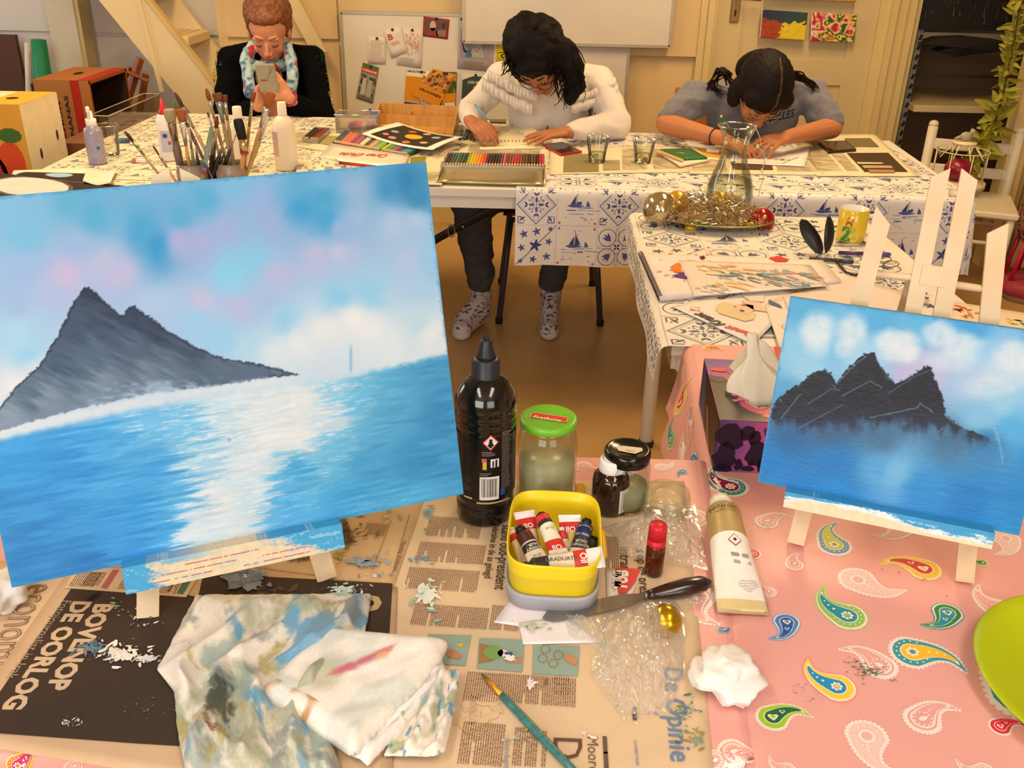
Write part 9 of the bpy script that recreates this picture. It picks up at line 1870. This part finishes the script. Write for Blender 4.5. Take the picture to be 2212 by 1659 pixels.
# ---------------------------------------------------------------- boxes, rolls and the old easel at the left
def cbox(nm,label,c,dim,rz,cols,prints=None,open_=False):
    t=thing(nm,label,'box',c,rz); w,d,h=dim; F={'f':lambda u,v,q=0:Vector((-w/2+u*w,-d/2-q,v*h)),'t':lambda u,v,q=0:Vector((-w/2+u*w,-d/2+v*d,h+q)),'r':lambda u,v,q=0:Vector((w/2+q,-d/2+u*d,v*h)),'l':lambda u,v,q=0:Vector((-w/2-q,d/2-u*d,v*h)),'b':lambda u,v,q=0:Vector((w/2-u*w,d/2+q,v*h))}
    for k,f in F.items():
        if open_==k: 
            m=MB(); m.grid(lambda u,v:f(.04+.92*u,.04+.92*v,-(w if k=='r' else d)*.9),2,2,'#2a1a10'); 
            for (u0,v0,u1,v1) in ((0,0,1,.03),(0,.97,1,1),(0,0,.03,1),(.97,0,1,1)): m.poly([f(u0,v0),f(u1,v0),f(u1,v1),f(u0,v1)],cols[0])
            for s in (.04,.96): m.poly([f(s,.04),f(s,.96),f(s,.96,-.25),f(s,.04,-.25)],'#3a2416'); m.poly([f(.04,s),f(.96,s),f(.96,s,-.25),f(.04,s,-.25)],'#3a2416')
            m.build('open_end',PAPER,t); continue
        m=MB(); m.grid(lambda u,v:f(u,v),6,6,cols[{'f':1,'t':2,'r':3,'l':1,'b':1}[k]]); 
        if prints and k in prints:
            sh=Sheet(m,f,.0008)
            for pr in prints[k]:
                if pr[0]=='r': sh.put([rect2(*pr[1])],pr[2],1)
                elif pr[0]=='d': sh.put([disc(*pr[1])],pr[2],pr[3] if len(pr)>3 else 2)
                elif pr[0]=='t':
                    _,s,(x,y),sz,c_,a_=pr; T_=text2(s,sz,.03); sh.put([[(x+math.cos(a_)*q[0]-math.sin(a_)*q[1],y+math.sin(a_)*q[0]+math.cos(a_)*q[1]) for q in p] for p in T_],c_,2)
                elif pr[0]=='c': sh.put(line2([(pr[1][0]+pr[2]*math.cos(i*PI/14),pr[1][1]+pr[2]*math.sin(i*PI/14)) for i in range(15)],.012),pr[3],2)
        m.build('panel',PAPER,t)
    return t
p=Y(250,168,4.05); bx=-1.885
cbox('banana_box','brown banana box with a red band and its open end to the right',(bx,4.15,.38),(.23,.40,p.z-.38),.0,['#a8542c','#a5703c','#a2642f','#a86a3a'],{'f':[('r',(.66,0,.82,1),'#a82a20'),('r',(0,.0,.66,.35),'#b5843c'),('t','BANANAS',(.58,.42),.10,'#3a2a30',PI/2),('t','PREMIUM',(.42,.42),.10,'#3a2a30',PI/2),('c',(.35,-.2),.55,'#5a3a1c'),('c',(.35,-.2),.45,'#5a3a1c'),('c',(.35,-.2),.35,'#5a3a1c')],'t':[('r',(.78,0,.98,1),'#a82a20'),('d',(.45,.5,.07,12,.10),'#1f120a')]},'r')
p2=Y(115,200,3.36); cx_=-1.80
cbox('fruit_box','white and yellow printed fruit box with tomatoes on its side',(cx_,3.235,.30),(.34,.27,p2.z-.30),.0,['#e0a030','#d8962c','#e6d2a4','#e2d2b0'],{'f':[('r',(0,.55,1,1),'#d9a040'),('d',(.62,.62,.14,14,.12),'#c8402c'),('d',(.82,.70,.13,14,.11),'#d8502c'),('d',(.78,.50,.13,14,.10),'#d8602c',2.2),('d',(.62,.82,.10,10,.05),'#4a6a34',2.4),('d',(.85,.84,.12,10,.04),'#4a6a34',2.4),('d',(.6,.2,.08,10,.05),'#5a6a8c')],'t':[('r',(.62,0,1,1),'#e0a434'),('d',(.76,.45,.06,10,.08),'#3a2414'),('r',(.15,.3,.5,.36),'#b0a080'),('r',(.12,.55,.45,.6),'#b0a080')],'r':[('d',(.30,.72,.028,8,.03),'#3a3024'),('d',(.80,.78,.028,8,.03),'#3a3024'),('r',(.42,.1,.84,.5),'#cfbf98'),('t','citrus',(.5,.38),.09,'#3a3428',0),('t','98',(.46,.22),.13,'#5a5040',0)]})
# low cupboard that carries the boxes
m=MB(); m.box((-2.0,4.15,.188),(.5,.46,.375),'#8a5a34'); tag(m.build('low_cupboard',mat('brown_veneer',None,.5,noise_=(4,.12),wood=('#6a4226',4,(1,8,1)))),'low brown wooden cupboard under the banana box','cupboard')
m=MB(); m.box((cx_-.05,3.235,.148),(.46,.32,.295),'#8a5a34'); tag(m.build('low_cupboard',MC['brown_veneer']),'low brown wooden cupboard under the fruit box','cupboard')
a=Z(330,245,.74); m=MB(); m.box((-1.625,3.74,.365),(.13,.62,.73),'#7a4a2a'); tag(m.build('narrow_cupboard',MC['brown_veneer']),'narrow brown wooden cupboard along the left table edge carrying the clear tray','cupboard')
m=MB(); p=Y(0,76,4.95); q=Y(52,200,4.95); m.box((q.x-.36,4.985,p.z/2),(.72,.03,p.z),'#4a2414'); tag(m.build('hardboard_panel',mat('brown_hardboard',None,.55,noise_=(3,.12))),'dark brown hardboard panel leaning at the left edge','panel')
p,q=Y(83,86,4.80),Y(97,204,4.80); m=MB(); d=(q-p); m.tube([p,q,q+d*1.6],[.035,.046,.05],16,'#0f7a4c'); tag(m.build('green_roll',mat('green_paper_roll',None,.6,noise_=(6,.1))),'green paper roll standing by the hardboard panel','roll')
p,q=Y(60,92,4.86),Y(62,172,4.86); d=q-p; m=MB(); m.tube([p,q,q+d*2.4],.016,12,'#c9c0b4'); tag(m.build('white_tube',mat('white_card_tube',None,.6,noise_=(6,.05))),'thin white tube between the hardboard and the green roll','tube')
t=thing('wooden_easel','old brown wooden easel standing behind the banana box','easel',(0,0,0)); EW=mat('orange_brown_wood',None,.5,noise_=(4,.1),wood=('#6a3418',5,(1,1,10)))
for (x0,y0,x1,y1,nm,r,dy) in ((303,125,262,262,'mast',.020,0),(282,146,228,255,'leg',.017,.02),(315,160,303,235,'leg',.017,.03),(268,152,320,176,'crossbar',.014,-.02),(288,165,262,262,'leg',.012,.06)):
    a,b=Y(x0,y0,4.55+dy),Y(x1,y1,4.55+dy); d=b-a; m=MB(); e=b if nm=='crossbar' else a+d*((a.z-.01)/(-d.z)) ; m.tube([a,e],r,4,'#8a4a22',flat=.6,smooth=False); m.build(nm,EW,t)
# ---------------------------------------------------------------- groups of alike things
GR_={'newspaper':'newspapers covering the tables','rag':'paint rags on the near table','table':'tables of the studio','tablecloth':'printed oilcloths on the tables','glass_jar':'glass jars on the near table','plastic_bag':'clear plastic bags','table_easel':'table easels','seascape_painting':'seascape paintings on the easels','christmas_ball':'baubles on the tinsel dish','wrapped_candy':'candies on the tinsel dish','chair':'chairs at the far tables','tumbler':'drinking glasses','crumpled_tissue':'crumpled tissues','paint_tube':'oil paint tubes','exhibition_flyer':'flyers on the pinboard','flyer':'flyers on the pinboard','planet_drawing':'planet sheets','brush_jar':'jars of brushes','paint_bottle':'white paint bottles','small_painting':'small paintings on the door','low_cupboard':'low cupboards','shelf_board':'alcove shelves','pencil_tin':'pencil tins','ceiling_lamp':'ceiling lamps','pen':'felt pens','paper_scrap':'paper scraps'}
for o in bpy.data.objects:
    if o.parent is None and 'category' in o and 'group' not in o:
        g=GR_.get(o.name.split('.')[0])
        if g: o['group']=g
